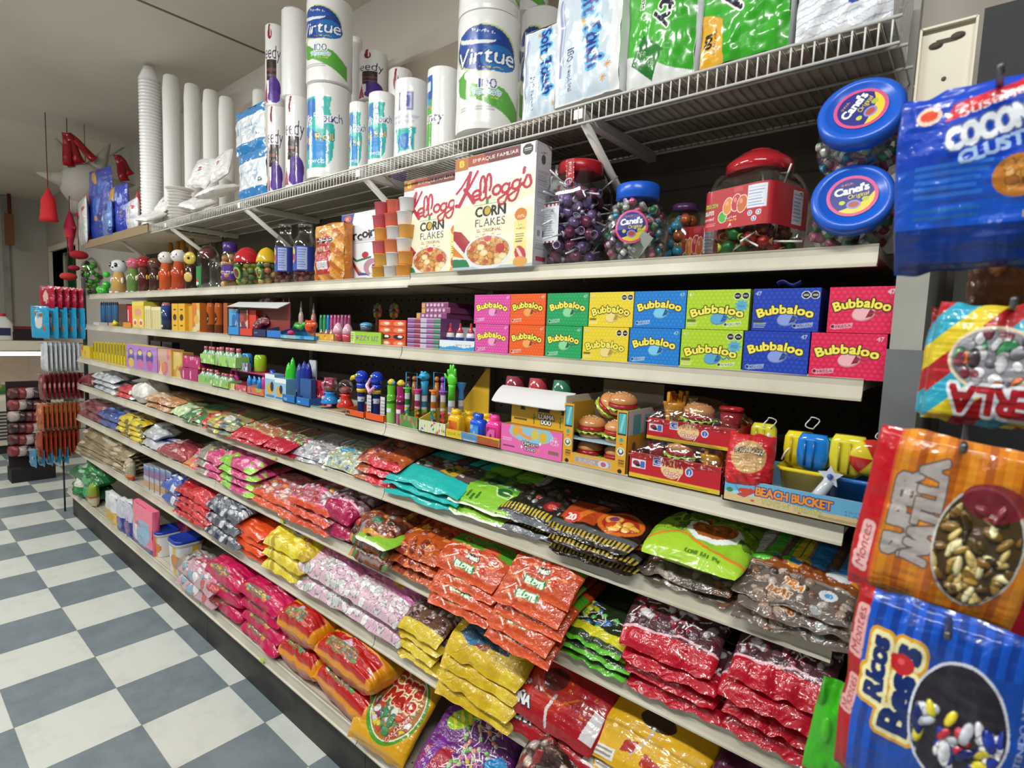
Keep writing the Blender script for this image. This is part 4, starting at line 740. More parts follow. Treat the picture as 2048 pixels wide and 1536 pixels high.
# jelly cups in a net: three columns, six high
jc = ['d8586a', 'd96a4a', 'dfe2e2', 'e09a3a']; pat = [['c8505f', 'd8604a', 'e2e4e4'], ['c8505f', 'd8604a', 'e2e4e4'], ['e09a3a', 'd8d5d8', 'e0a03f'], ['d05a6c', 'e07a48', 'e2e4e4'], ['dca03a', 'dcdde0', 'e59a38'], ['dca03a', 'dcdde0', 'e59a38']]
xs0, xs1 = Xu(735, .02, Z1l), Xu(808, .02, Z1l); zt = Zv(402, xs1, .02); ch = (zt-Z1l)/5.6; cw = (xs1-xs0)/3
for i in range(6):
    for j in range(3):
        if i == 5 and j == 0: pass
        k = 5-i; col = pat[k][j]; m = MB(); r0 = cw*.48; m.lathe([(r0*.80, 0), (r0*.86, .003), (r0*.97, ch*.93), (r0*1.04, ch*.95), (r0*1.04, ch*.99), (0, ch*.99)], col, 16)
        o = m.obj('jelly_cup', 'shiny', loc=(xs0+cw*(j+.5)+(.006 if i % 2 else -.004), .022+r0, Z1l+i*ch)); tag(o, '%s jelly cup, row %s from the shelf, %s column of the stack' % ({'c8505f': 'pink', 'd8604a': 'orange red', 'e2e4e4': 'clear white', 'e09a3a': 'amber', 'd8d5d8': 'pale', 'e0a03f': 'amber', 'd05a6c': 'pink', 'e07a48': 'orange', 'dca03a': 'amber', 'dcdde0': 'white', 'e59a38': 'orange yellow'}[col], ['one', 'two', 'three', 'four', 'five', 'six'][i], ['left', 'middle', 'right'][j]), 'jelly cup', 'jelly cups stacked beside the cereal')
# two clear bottles with blue labels
def bottle_label(n=80):
    c = Cv(.18, .11, n, '2b3f9c'); A = c.asp; c.rect(A*.15, 0, A*.5, 1, '2f3a8c').ell(A*.33, .75, .2, .22, 'd9c24a').ell(A*.33, .5, .25, .2, 'a83a6a').text('candy', A*.33, .4, .14, 'e8dce4', fit=.34).rect(A*.52, .05, A*.78, .95, 'a9b6dc').para(A*.54, .1, A*.76, .9, 8, '5f6db0').rect(A*.15, 0, A*.5, .25, '2a52a8'); return c
BL = bottle_label(); bcols = [MB().ball((0, 0, 0), .012, q, 10).mesh('sweet', 'plastic') for q in ('9c5348', '7a3f45', 'b8776a')]
for i, (u0, u1, v0, lab) in enumerate(((549, 591, 447, 'clear bottle-shaped jar with blue label, the left of two'), (586, 633, 446, 'clear bottle-shaped jar with blue label, the right of two'))):
    x, r, h = cyl_at(u0, u1, .08, Z1l, v0); jar = empty('candy_jar', (x, .08, Z1l)); tag(jar, lab, 'jar', 'blue-labelled clear jars')
    shell([(r*.85, .001), (r, .008), (r*.97, h*.25), (r, h*.62), (r*.92, h*.72), (r*.6, h*.82), (r*.55, h*.86)]).obj('glass', 'clear', jar)
    b = MB(); b.lathe([(r*.58, h*.85), (r*.62, h*.86), (r*.62, h*.97), (r*.56, h), (0, h)], 'bfc4c8', 20); b.obj('lid', 'clear', jar); th = -PI/2+.25+(BL.X/BL.asp-.5)*3.6; b = MB(); b.grid(np.stack([r*1.01*np.cos(th), r*1.01*np.sin(th), h*(.22+.40*BL.Y)], -1), BL.c); b.obj('label', 'card', jar)
    put_lollies(x, .08, Z1l, lambda z: r*.7, 16, bcols, 'sweet', 'reddish round sweet at the bottom of the %s blue-labelled jar' % ['left', 'right'][i], 'sweet', 'sweets in the %s blue-labelled jar' % ['left', 'right'][i], 20+i, 1.05, (.014, h*.22))
# ball-shaped jars with coloured half lids, purple-lidded jar, animal-head jars
def balljar(u0, u1, v0, y, top, fillc, label, seed=0):
    x, r, h = cyl_at(u0, u1, y, Z1l, v0); jar = empty('ball_jar', (x, y, Z1l)); tag(jar, label, 'jar', 'round jars with coloured tops'); zs = np.linspace(.02, .62, 10); R = h/2
    P = [(r*math.sqrt(max(.03, 1-((z*h-R)/R)**2)), z*h) for z in zs]; shell(P).obj('glass', 'clear', jar)
    b = MB(); P2 = [(r*1.02*math.sqrt(max(0, 1-((z*h-R)/R)**2)), z*h) for z in np.linspace(.60, 1, 10)]; b.lathe(P2, top, 28); b.obj('lid', 'shiny', jar)
    c = Cv(.1, .1, 60, '2f7f3a'); c.ell(.5, .5, .5, .5, '2f7f3a').ell(.5, .5, .4, .4, 'a9c24a').ell(.5, .5, .3, .3, '7a3a3a'); ins = (c.X-.5)**2+(c.Y-.5)**2; s_ = np.where(ins > .25, np.sqrt(.25/np.maximum(ins, 1e-9)), 1); a = (c.X-.5)*s_*.9; zz = h*.33+(c.Y-.5)*s_*h*.34; Rz = r*1.02*np.sqrt(1-((zz-R)/R)**2); b = MB(); b.grid(np.stack([Rz*np.sin(a+.2), -Rz*np.cos(a+.2), zz], -1), c.c); b.obj('label', 'card', jar)
    ms = [MB().ball((0, 0, 0), .013, q, 10).mesh('sweet', 'plastic') for q in fillc]; put_lollies(x, y, Z1l, lambda z: r*.8*math.sqrt(max(.05, 1-((z-R)/R)**2)), 30, ms, 'sweet', 'ball sweet inside the round jar with the %s top' % label.split(' top')[0].split()[-1], 'sweet', 'sweets in the jar with %s top' % label.split(' top')[0].split()[-1], seed, 1.25, (.02, h*.55))
balljar(466, 524, 492, .075, 'c21f2a', ('9aa83a', '7d8f4a', 'b8a24a', '4a5a30'), 'round clear jar with a red top half, beside the purple one', 31)
balljar(511, 556, 493, .075, 'dfb41f', ('7d8f4a', 'a8674a', 'b59a5a', '4f7a3a'), 'round clear jar with a yellow top half, left of the bottles', 33)
x, r, h = cyl_at(443, 478, .085, Z1l, 482); jar = empty('candy_jar', (x, .085, Z1l)); tag(jar, 'clear jar with a purple label and purple lid beside the red-topped one', 'jar'); shell([(r*.8, .001), (r, .01), (r, h*.7), (r*.75, h*.8)]).obj('glass', 'clear', jar)
b = MB(); b.lathe([(r*.78, h*.78), (r*.85, h*.8), (r*.85, h*.97), (0, h)], '4a2a7a', 18); b.obj('lid', 'plastic', jar); c = Cv(.1, .05, 40, '57308a'); c.text('sweet', 1, .5, .35, 'e8dcf0', fit=1.1); b = wrapped([(r*1.01, h*.2), (r*1.01, h*.5)], c); b.obj('label', 'card', jar)
ms = [MB().ball((0, 0, 0), .015, q, 10).mesh('sweet', 'plastic') for q in ('d9a86a', 'c98a50')]; put_lollies(x, .085, Z1l, lambda z: r*.72, 16, ms, 'sweet', 'tan ball sweet inside the jar with the purple label', 'sweet', 'sweets in the purple-labelled jar', 9, 1.2, (.02, h*.7))
x, r, h = cyl_at(393, 441, .09, Z1l, 488); jar = empty('candy_jar', (x, .09, Z1l)); tag(jar, 'clear domed jar with a green and red fruit label left of the purple one', 'jar'); shell([(r*.8, .001), (r*.95, .01), (r, h*.25), (r*.82, h*.5), (r*.95, h*.62), (r*.9, h*.8), (r*.5, h*.96), (0, h)]).obj('glass', 'clear', jar)
b = MB(); b.ball((-r*.1, 0, h*.8), r*.72, '7c2f38', 16, sc=(1, 1, .7)); b.obj('lid', 'shiny', jar); c = Cv(.06, .06, 50, '1f8a4a'); c.rect(.1, .4, .9, .9, '1f8a4a').ell(.4, .2, .4, .2, 'c2384a').ell(.4, .12, .4, .1, 'e0e6d0'); b = wrapped([(r*1.0, h*.12), (r*1.02, h*.27), (r*.9, h*.5)], c, arc=1.5); 
b = MB(); th = -PI/2-.1+(c.X/c.asp-.5)*1.3; b.grid(np.stack([r*1.02*np.cos(th), r*1.02*np.sin(th), h*(.08+.42*c.Y)], -1), c.c); b.obj('label', 'card', jar)
def animal(u0, u1, vt, vb, y, head, body, kind, label, ears='round', arms=None, hat=None):
    x, r, h = cyl_at(u0, u1, y, Z1l, vt); root = empty('animal_jar', (x, y, Z1l), (0, 0, .5)); tag(root, label, 'candy container', 'animal-headed candy containers'); hz = h-r*1.0
    b = MB(); b.ball((0, 0, hz), r*1.18, head, 20, sc=(1, .9, .9))
    b.obj('head', 'shiny', root)
    b = MB()
    for s in (-1, 1):
        if ears == 'round': b.ball((s*r*.65, r*.1, hz+r*.62), r*.3, 'b8333a' if kind == 'pig' else ('26262a' if kind == 'panda' else head), 10)
        else: b.lathe([(r*.26, 0), (r*.16, r*.3), (0, r*.5)], head, 8, M4=Matrix.Translation((s*r*.55, 0, hz+r*.55)) @ Matrix.Rotation(s*.4, 4, 'Y'))
    b.obj('ears', 'shiny', root)
    b = MB()
    r *= 1.18
    for s in (-1, 1): b.ball((s*r*.38, -r*.78, hz+r*.12), r*(.26 if kind == 'panda' else .12), '22252c', 10, sc=(1, .5, 1.2)); b.ball((s*r*.38, -r*.88, hz+r*.16), r*.07, 'f0f0f0', 8)
    b.ball((0, -r*.86, hz-r*.18), r*.13, 'd9748a' if kind != 'panda' else '26262a', 10, sc=(1.3, .6, .8)); b.obj('face', 'shiny', root); r /= 1.18
    bh = hz-r*.7; b = MB(); b.lathe([(r*.85, .001), (r*1.0, .006), (r*.95, bh*.6), (r*.6, bh)], body, 18); b.obj('body', 'clear' if body == 'clear' else 'shiny', root)
    for s in (-1, 1):
        b = MB(); b.ball((s*r*.95, -r*.3, bh*.6), r*.26, arms or head, 10, sc=(.8, .8, 1.9)); b.obj('arm', 'shiny', root); b = MB(); b.ball((s*r*.5, -r*.8, .012), r*.3, arms or head, 10, sc=(1, 1.2, .7)); b.obj('foot', 'shiny', root)
    return root
animal(222, 254, 519, 578, .075, 'e6e9ee', 'c9a05c', 'panda', 'white panda-headed candy container right of the green frog jar')
animal(254, 281, 515, 578, .09, 'd96a80', '6a8a4a', 'pig', 'pink round-headed candy container beside the panda one', arms='e2e6ea')
animal(276, 301, 513, 578, .12, 'b81f2a', '5a2a2a', 'bear', 'glossy red-headed candy container beside the pink one', arms='d8b23a')
animal(298, 322, 516, 578, .10, '6b4438', '4a2f28', 'bear', 'brown bear-headed candy container beside the two white foxes', arms='d3aa5c')
animal(318, 346, 503, 577, .075, 'e9e7e2', 'c9582f', 'fox', 'white pointed-ear candy container, left of two with orange limbs', 'point', arms='d85a38')
animal(343, 372, 499, 576, .07, 'ebe9e4', 'b84a2a', 'fox', 'white pointed-ear candy container, right of two with orange limbs', 'point', arms='d85a38')
x, r, h = cyl_at(368, 398, .075, Z1l, 500); root = empty('flower_container', (x, .075, Z1l), (0, 0, .6)); tag(root, 'brown candy container with a yellow flower-shaped face', 'candy container')
b = MB(); b.lathe([(r*.7, .001), (r*.8, .01), (r*.8, h*.55), (r*.5, h*.65)], '3a2722', 16); b.obj('body', 'shiny', root); b = MB(); M0 = Matrix.Translation((0, -r*.3, h*.80)) @ Matrix.Rotation(PI/2, 4, 'X'); b.lathe([(r*.9, -.006), (r, 0), (r*.9, .008), (r*.3, .012), (0, .006)], 'dcc05a', 20, M4=M0); b.ball((0, -r*.3-.012, h*.8), r*.2, '2a211a', 10); b.obj('flower', 'shiny', root); b = MB(); b.ball((0, -r*.75, h*.33), r*.7, 'd9b86a', 14, sc=(1, .3, 1.1)); b.obj('belly', 'shiny', root)
# clear jar of green toys, lying green frog, yellow shapes behind
x, r, h = cyl_at(160, 208, .09, Z1l, 512); jar = empty('toy_jar', (x, .09, Z1l)); tag(jar, 'clear lumpy jar of green and yellow pieces at the far left end', 'jar'); shell([(r*.8, .001), (r, .01), (r*.85, h*.3), (r, h*.5), (r*.8, h*.8), (r*.5, h*.95), (0, h)]).obj('glass', 'clear', jar)
ms = [MB().ball((0, 0, 0), .016, q, 10).mesh('sweet', 'plastic') for q in ('4fae3a', '7a8a3f', '9a8a3a', '3a3f2a', '5fc24a')]; put_lollies(x, .09, Z1l, lambda z: r*.72, 26, ms, 'sweet', 'green or yellow piece inside the far left jar', 'sweet', 'pieces in the far left jar', 41, 1.3, (.02, h*.85))
x, r, h = cyl_at(190, 224, .03, Z1l, 570); b = MB(); b.ball((0, 0, r*.6), r*.62, '3fc23f', 14, sc=(1.5, 1, .95)); b.ball((-r, -.01, r*.7), r*.5, '4fd04a', 12); b.ball((r, -.01, r*.55), r*.45, '3fb83c', 12); b.ball((r*.4, -r*.4, r*.2), r*.3, '37a838', 10); place(b, 'green_frog_toy', 'shiny', x, .03, Z1l, 'shiny green frog toy lying in front of the far left jar', 'toy')
x, r, h = cyl_at(202, 224, .05, Z1l, 535); b = MB(); b.ball((0, 0, h*.35), r*.8, '3cb83a', 12, sc=(1, 1, 1.2)); b.ball((r*.3, 0, h*.75), r*.7, '49cc42', 12); b.lathe([(r*.5, 0), (r*.4, h*.3)], '2f9a30', 10); place(b, 'green_frog_toy', 'shiny', x, .05, Z1l, 'green frog toy standing up beside the panda container', 'toy')
for i, (u, v0) in enumerate(((342, 480), (357, 477), (367, 474), (384, 470))):
    x, r, h = cyl_at(u-7, u+8, .24, Z1l, v0); b = MB(); b.lathe([(r*.8, 0), (r, h*.6), (r*1.1, h*.8), (r*.8, h*.93), (0, h)], 'c28a2a', 10, squish=.8); place(b, 'yellow_stick', 'plastic', x, .24, Z1l, 'amber finger-shaped piece behind the animal containers, %s from the left' % ordn(i), 'candy tube', 'amber finger shapes in the back')
# ================================================================== third shelf: gum boxes and small sweets
y2, Z2 = SH['S2'][0]+.003, SH['S2'][1]+.0005
def gum(bg, dot, tag_, bubble, dark, n=120, octo=False, right=True, star=False, asp=(.13, .10), big=1, cy=.60, dy=.085):
    c = Cv(asp[0], asp[1], n, bg); A = c.asp; c.dots(.115, .034, dot, .55)
    bx = A*.58; by = cy-.24; c.ell(bx-.06, by, .22*big, .16*big, rgb(bubble)*.8+.0, .25).ell(bx-.07, by+.01, .2*big, .145*big, bubble, .25).poly([(bx-.02, by-.1), (bx+.06, by+.1), (bx+.14, by+.04), (bx+.1, by-.06)], rgb(dark)).curve([(bx+.05, by), (bx+.16, by+.02), (bx+.22, by-.02), (bx+.30, by+.05), (bx+.36, by-.0)], .03, rgb(dark)*.8+.15)
    c.text('Bubbaloo', A*.5, cy, .20*big, 'f4e65a', out='2c2012', orad=.026, fit=A*.86*big, arc=.75, bold=.016, gap=.1)
    c.text('47', (A-.12) if right else .11, .89, .10, rgb(dot)*.4+.6, out=rgb(bg)*.6+.2, orad=.012, bold=.008)
    if tag_:
        x0 = .06 if right else A*.62; c.poly([(x0+.06, .06), (x0+.42, .11), (x0+.44, .22), (x0+.08, .17)], rgb(bg)*.4+.55).ell(x0+.06, .13, .06, .055, rgb(bg)*.4+.55).ell(x0+.05, .13, .035, .035, rgb(dark)*.7); c.text(tag_, x0+.26, .14, .065, rgb(dark)*.75, fit=.3, rot=.13, bold=.003)
    if octo: c.octs(A-.30, .84, .085, 2).para(.03, .06, .34, .2, 3, 'e9e6c0').rect(.03, .18, .26, .25, '3a3420', .6)
    if star: c.poly([(A*.88+(.12 if k % 2 else .19)*math.cos(k*PI/9), .60+(.11 if k % 2 else .17)*math.sin(k*PI/9)) for k in range(18)], '5aa9c8').text('FIZZ', A*.88, .6, .06, '2a5aa8', fit=.16)
    return c
GB = [('pink', 'd9489c', 'ea7fc0', 'FRUTA', 'eea0cf', '9c3a70', {}), ('orange', 'ea5a22', 'f08040', 'NARANJA', 'f2a35a', '8c3018', {}), ('green', '1f9c5a', '45b878', 'MENTA', '8fd8a0', '14603a', {}), ('yellow', 'e6cc2c', 'efdc5a', '', 'ecd88a', 'b08c28', dict(octo=True, right=False)),
      ('light blue', '1878cc', '3a94dc', 'MENTA', '7cc8ec', '1a4f90', {}), ('lime green', 'a8cc28', 'c4dc4a', 'MORA ACIDA', '5aa4d0', '2c5a9c', dict(octo=True, right=False, star=True)), ('dark blue', '1a3aa8', '3058d0', 'MORA AZUL', '8a9ce0', '2a3c80', {}), ('crimson', 'd81f4c', 'ea4a78', 'FRESA', 'eeb4bc', '8c1830', {})]
ub = [948, 1017, 1088, 1163, 1255, 1358, 1482, 1615, 1768]; ut = [(948, 1019), (1019, 1090), (1093, 1175), (1176, 1265), (1266, 1369), (1370, 1496), (1502, 1636), (1652, 1790)]
vm_ = [660, 661, 661, 661, 660, 662, 664, 665]; vt_ = [597, 600, 597, 592, 588, 587, 579, 577]
for i, (cn, bg, dt, tg, bu, dk, kw) in enumerate(GB):
    for row in (0, 1):
        if row == 0: u0, u1 = ub[i]+1, ub[i+1]-1
        else: u0, u1 = ut[i]
        yy = y2+(.0 if row == 0 else .006); zb = Z2 if row == 0 else zt0
        x0, x1 = Xu(u0, yy, Z2 if row == 0 else zb), Xu(u1, yy, Z2 if row == 0 else zb); xm = (x0+x1)/2; zt_ = Zv(vm_[i] if row == 0 else vt_[i], xm, yy)
        if row == 0: zt0 = Z2+.0785; zt_ = zt0
        else: zt_ = zb+.0785
        k2 = dict(kw)
        if cn == 'dark blue' and row == 1: k2.update(octo=True, right=False)
        cv = gum(bg, dt, tg, bu, dk, n=110 if i < 4 else 150, asp=(x1-x0, zt_-zb), big=1.0, cy=.66 if not k2.get('octo') else .52, **k2)
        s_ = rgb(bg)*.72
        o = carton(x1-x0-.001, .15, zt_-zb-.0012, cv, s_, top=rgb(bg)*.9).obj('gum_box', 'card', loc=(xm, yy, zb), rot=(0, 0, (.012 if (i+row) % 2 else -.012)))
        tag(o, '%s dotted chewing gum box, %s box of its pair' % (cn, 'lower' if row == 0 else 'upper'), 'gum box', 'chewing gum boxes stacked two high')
# torn flap on the dark blue upper box
zt0 = Z2+.157; x = Xu(1577, y2, zt0); b = MB(); g = np.linspace(0, 1, 8); Q, H = np.meshgrid(g, g); b.grid(np.stack([(Q-.5)*.04, -.004-.012*np.sin(H*2), zt0+.004+.006*H+.004*np.sin(Q*7)], -1), '1a2c70'); o = b.obj('torn_flap', 'card', loc=(x, y2+.014, 0)); tag(o, 'torn dark blue carton flap curled on the upper dark blue gum box', 'carton flap')
def cart(u0, u1, v0, k, yo, cv_fn, side, name, label, cat, group=None, d=.1, rz=0, n=70, top=None, z0=None, mt='card'):
    y, z = SH[k][0]+yo, SH[k][1]+.0006
    if z0 is not None: z = z0
    x0, x1 = Xu(u0, y, z), Xu(u1, y, z); xm = (x0+x1)/2; h = Zv(v0, xm, y)-z
    cv = cv_fn(x1-x0, h, n) if callable(cv_fn) else Cv(x1-x0, h, 6, cv_fn); o = carton(x1-x0-.001, d, h, cv, side, top).obj(name, mt, loc=(xm, y, z), rot=(0, 0, rz)); tag(o, label, cat, group); return o, xm, y, z+h
# purple bars stacked flat, pink packs on top, slush box with bottles
def rolls(w, h, n):
    c = Cv(w, h, n, '9a5f9c'); A = c.asp; cols = ['8f5fa0', '9a3f52', 'c2b6cc', 'a06aa0', '4f8a6a']
    for i in range(5): c.rect(A*i/5+.01, 0, A*(i+1)/5-.01, 1, cols[i])
    for j in range(6): c.rect(0, j/6+.12, A, j/6+.15, 'd9cfe0', .6).rect(0, j/6, A, j/6+.02, '3f2a48')
    return c
o, xm, yy, zr = cart(814, 880, 636, 'S2', .005, rolls, '7a4f86', 'candy_roll_pack', 'purple block of stacked candy rolls left of the slush candy tray', 'candy pack', d=.08, n=90)
def cand(w, h, n):
    c = Cv(w, h, n, '8f4a78'); A = c.asp; c.rect(.0, .0, .12*A, 1, 'd9b04a'); [c.ell(A*(.22+.14*i), .5, .05*A, .25, 'd8c6da') for i in range(5)]; c.rect(0, .85, A, 1, 'a86a94'); return c
for i, (u0, u1, v0, lab) in enumerate(((833, 893, 623, 'flat pink pack lying on the purple candy rolls'), (843, 900, 607, 'flat pink pack, second above the purple candy rolls'), (843, 896, 589, 'flat pink pack, topmost of the three above the purple rolls'))):
    y = y2+.03+.01*i; x0, x1 = Xu(u0, y, zr), Xu(u1, y, zr); w = x1-x0; h = .016; b = carton(w, .12, h, cand(w, h, 60), '7a3f66', '6a3458'); place(b, 'candy_pack', 'card', (x0+x1)/2, y, zr+.0005+i*.0165, lab, 'candy pack', 'flat pink packs')
def icee(w, h, n):
    c = Cv(w, h, n, 'dfe8ee'); A = c.asp; c.poly([(0, 0), (A, 0), (A, .5), (A*.7, .3), (A*.4, .5), (A*.15, .28), (0, .4)], '3f9ad0').text('ICEE', A*.25, .6, .34, 'e6eef6', out='27418f', orad=.05, fit=A*.32, bold=.02).text('Spray Candy', A*.68, .58, .18, 'a83a3f', shear=.2, fit=A*.42); return c
def tray_at(u0, u1, v0, k, yo, fn, side, name, label, cat, group=None, d=.12, hb=1.6, n=80, inner='b9a27c', z0=None, rz=0):
    y, z = SH[k][0]+yo, SH[k][1]+.0006
    if z0 is not None: z = z0
    x0, x1 = Xu(u0, y, z), Xu(u1, y, z); xm = (x0+x1)/2; h = Zv(v0, xm, y)-z; cv = fn(x1-x0, h, n) if callable(fn) else Cv(x1-x0, h, 6, fn)
    o = tray(x1-x0-.001, d, h, h*hb, cv, side, inner).obj(name, 'card', loc=(xm, y, z), rot=(0, 0, rz)); tag(o, label, cat, group); return o, x0, x1, y, z, h
o, x0, x1, y, z, h = tray_at(877, 950, 681, 'S2', .004, icee, 'd4dce4', 'display_tray', 'white and blue tray of small slush candy bottles', 'display tray', hb=2.3, inner='7a5f40')
def minibottle(r, hh, body, cap, name='candy_bottle', lab=None):
    m = MB(); m.lathe([(r*.9, 0), (r, .003), (r, hh*.5), (r*.85, hh*.62)], body, 14); m.lathe([(r*.85, hh*.62), (r*.7, hh*.7), (r*.35, hh*.78), (r*.2, hh), (0, hh)], cap, 14)
    if lab: m.lathe([(r*1.02, hh*.15), (r*1.02, hh*.45)], lab, 14, cap=False)
    return m.mesh(name, 'shiny')
mb_ = minibottle(.013, .075, 'e9e6ea', 'c8404a', lab='3a4a9c')
for i, u in enumerate((903, 921, 941)): place(mb_, 'candy_bottle', 0, Xu(u, y+.04, z+.03), y+.035+.003*i, z+.004, 'white mini bottle with a red top in the slush tray, %s from the left' % ordn(i), 'candy bottle', 'mini bottles in the slush tray')
# orange packs, fizzy box, eggs, tubes, lollipop fans
def orpk(w, h, n):
    c = Cv(w, h, n, 'd8502a'); A = c.asp
    for i in range(2):
        for j in range(4): c.ell(A*(.25+.5*i), (j+.45)/4, A*.2, .09, '23242c' if j == 1 else 'e9875a').ell(A*(.3+.5*i), (j+.5)/4, A*.09, .05, 'e6ddd0').rect(0, j/4, A, j/4+.015, '8c2f1a')
    return c
cart(757, 811, 640, 'S2', .012, orpk, 'b8431f', 'candy_pack', 'block of small orange packs left of the purple candy rolls', 'candy pack', d=.06, n=90)
def fizzy(w, h, n):
    c = Cv(w, h, n, '9ccc3f'); A = c.asp; c.rect(0, 0, A*.14, 1, 'c9e08a').para(.02, .2, A*.12, .9, 4, '4f7a2a').text('FIZZY LIZ', A*.56, .5, .40, '8a3f9c', out='c9ea7a', orad=.03, fit=A*.72, bold=.02); return c
cart(701, 762, 664, 'S2', .004, fizzy, '6f9a2c', 'candy_box', 'bright green candy box with purple lettering', 'candy box', d=.08, n=90, top='5a5a2f')
def egg(u0, u1, v0, lab):
    y = y2+.03; x, r, h = cyl_at(u0, u1, y, Z2, v0); root = empty('candy_egg', (x, y, Z2)); tag(root, lab, 'candy egg', 'pink topped candy eggs'); b = MB(); b.lathe([(r*.5, 0), (r*.85, h*.15), (r, h*.45)], 'c8485a', 18); b.obj('base', 'shiny', root); b = MB(); b.lathe([(r, h*.46), (r*.93, h*.65), (r*.6, h*.88), (r*.25, h*.98), (0, h)], 'e8b4c4', 18); b.obj('top', 'shiny', root)
egg(665, 688, 645, 'left pink and red candy egg before the green box'); egg(684, 707, 647, 'right pink and red candy egg before the green box')
def tube_row(us, v0, y, cols, name, labelf, grp, rr=.0065, hh=None, cat='candy tube'):
    for i, (u, cc) in enumerate(zip(us, cols)):
        x = Xu(u, y, Z2); h = Zv(v0, x, y)-Z2; m = MB(); m.lathe([(rr*.9, 0), (rr, .003), (rr, h*.8), (rr*.8, h*.9), (rr*.8, h), (0, h)], cc, 10); o = m.obj(name, 'shiny', loc=(x, y, Z2)); tag(o, labelf(i), cat, grp)
tube_row([642, 649, 656, 663, 670, 677, 684, 691, 698], 630, y2+.085, ['3f9c6a', '4faa70', '3f8fd0', 'c0608f', 'c86a98', 'b85a88', 'b86a98', 'a85a80', '9c5078'], 'candy_tube', lambda i: 'thin %s candy tube behind the eggs, %s from the left' % (['green', 'green', 'blue'][i] if i < 3 else 'pink', ordn(i)), 'thin candy tubes behind the eggs')
def ytray(w, h, n): c = Cv(w, h, n, 'd9a83a'); c.blobs(14, .16, ['c84a3a', 'e8d04a', '4f9a5a', 'e0a0a0'], 3, z=0); return c
tray_at(630, 668, 668, 'S2', .01, ytray, 'c8a070', 'display_tray', 'small yellow tray left of the pink eggs', 'display tray', n=50)
for i, u in enumerate((640, 650, 660)): place(minibottle(.007, .04, ['3a6a4a', 'c8404a', 'd9a83a'][i], 'e8e6e0'), 'candy_bottle', 0, Xu(u, y2+.04, Z2), y2+.045, Z2+.004, 'tiny bottle in the small yellow tray, %s from the left' % ordn(i), 'candy bottle', 'tiny bottles in the yellow tray')
for i, (u, v, rr) in enumerate(((755, 622, .032), (788, 622, .032))):
    y = .20; p = on_y(u, v, y); root = empty('lollipop_fan', (p.x, y, Z2)); tag(root, 'round fan of coloured lollipops in the shadow, %s one' % ('left' if i == 0 else 'right'), 'lollipop display', 'lollipop fans in the back'); cols = ['c85a5a', 'd9a04a', '5a9a5a', 'c87aa0', '4f7ab0', 'b8c04a']
    b = MB(); b.lathe([(.008, 0), (.006, p.z-Z2)], 'b8743a', 10); b.obj('stem', 'plastic', root)
    for k in range(8): b = MB(); a = k*PI/4; b.ball((rr*.62*math.cos(a), 0, p.z-Z2+rr*.62*math.sin(a)), rr*.36, cols[k % 6], 10, sc=(1, .4, 1)); b.obj('lollipop', 'shiny', root)
p = on_y(728, 652, y2+.10); b = MB(); b.ball((0, 0, .02), .022, '4f9ac8', 14, sc=(1.3, 1, .5)); b.lathe([(.02, 0), (.022, .02)], '6a7a8a', 14); place(b, 'blue_cap_toy', 'shiny', p.x, y2+.11, Z2+.045, 'small light blue dome toy behind the green candy box', 'toy')
b = MB(); b.box(-.02, 0, 0, .03, .05, .044, '5f5a30'); place(b, 'candy_box', 'card', p.x, y2+.09, Z2, 'dark olive box under the light blue dome toy', 'candy box')
# blue dinosaur tray, squeeze tubes
def dino(w, h, n): c = Cv(w, h, n, '3f9fc8'); A = c.asp; c.rect(A*.62, 0, A*.72, 1, '2a78c0').ell(A*.3, .5, A*.26, .35, '8fc4cc').text('Dino', A*.3, .5, .3, 'b86a60', fit=A*.4).ell(A*.85, .5, A*.13, .25, '6ab8c8').rect(0, 0, A, .06, '2f6a9c'); return c
o, x0, x1, y, z, h = tray_at(559, 629, 671, 'S2', -.006, dino, '2f80c0', 'display_tray', 'light blue dinosaur candy tray jutting over the shelf edge', 'display tray', hb=1.8, n=80)
b = MB(); b.tube([(-.04, 0, .02), (-.015, 0, .03), (.01, 0, .022), (.035, 0, .03)], [.006, .013, .012, .005], '3faa3a', 8); b.ball((.04, 0, .034), .012, '45b840', 8, sc=(1.3, 1, .8)); place(b, 'green_dinosaur_toy', 'shiny', x0+.3*(x1-x0), y+.04, z+.025, 'green dinosaur toy lying in the light blue tray', 'toy')
b = MB(); b.ball((0, 0, .03), .024, 'd9481f', 14, sc=(1.1, .8, 1.1)); b.lathe([(.016, 0), (.007, .018), (.001, .02)], 'e0602a', 10, M4=Matrix.Translation((.02, 0, .036)) @ Matrix.Rotation(1.2, 4, 'Y')); b.lathe([(.012, 0), (.004, .016)], 'c83f18', 10, M4=Matrix.Translation((-.02, 0, .045)) @ Matrix.Rotation(-.9, 4, 'Y')); place(b, 'orange_fish_toy', 'shiny', x0+.66*(x1-x0), y+.035, z+.02, 'orange fish toy in the light blue tray', 'toy')
b = MB(); b.ball((0, 0, .012), .014, 'c8387a', 10, sc=(1.2, 1, .8)); place(b, 'pink_ball_toy', 'shiny', x0+.2*(x1-x0), y+.02, z+.012, 'small pink toy peeking from the light blue tray', 'toy')
def squeeze(r, h, liq):
    m = MB(); m.lathe([(r*.9, 0), (r, .004), (r, h*.62), (r*.5, h*.72)], liq, 12); m.lathe([(r*.5, h*.72), (r*.25, h*.9), (r*.08, h)], 'c9cdd2', 12); return m.mesh('squeeze_bottle', 'shiny')
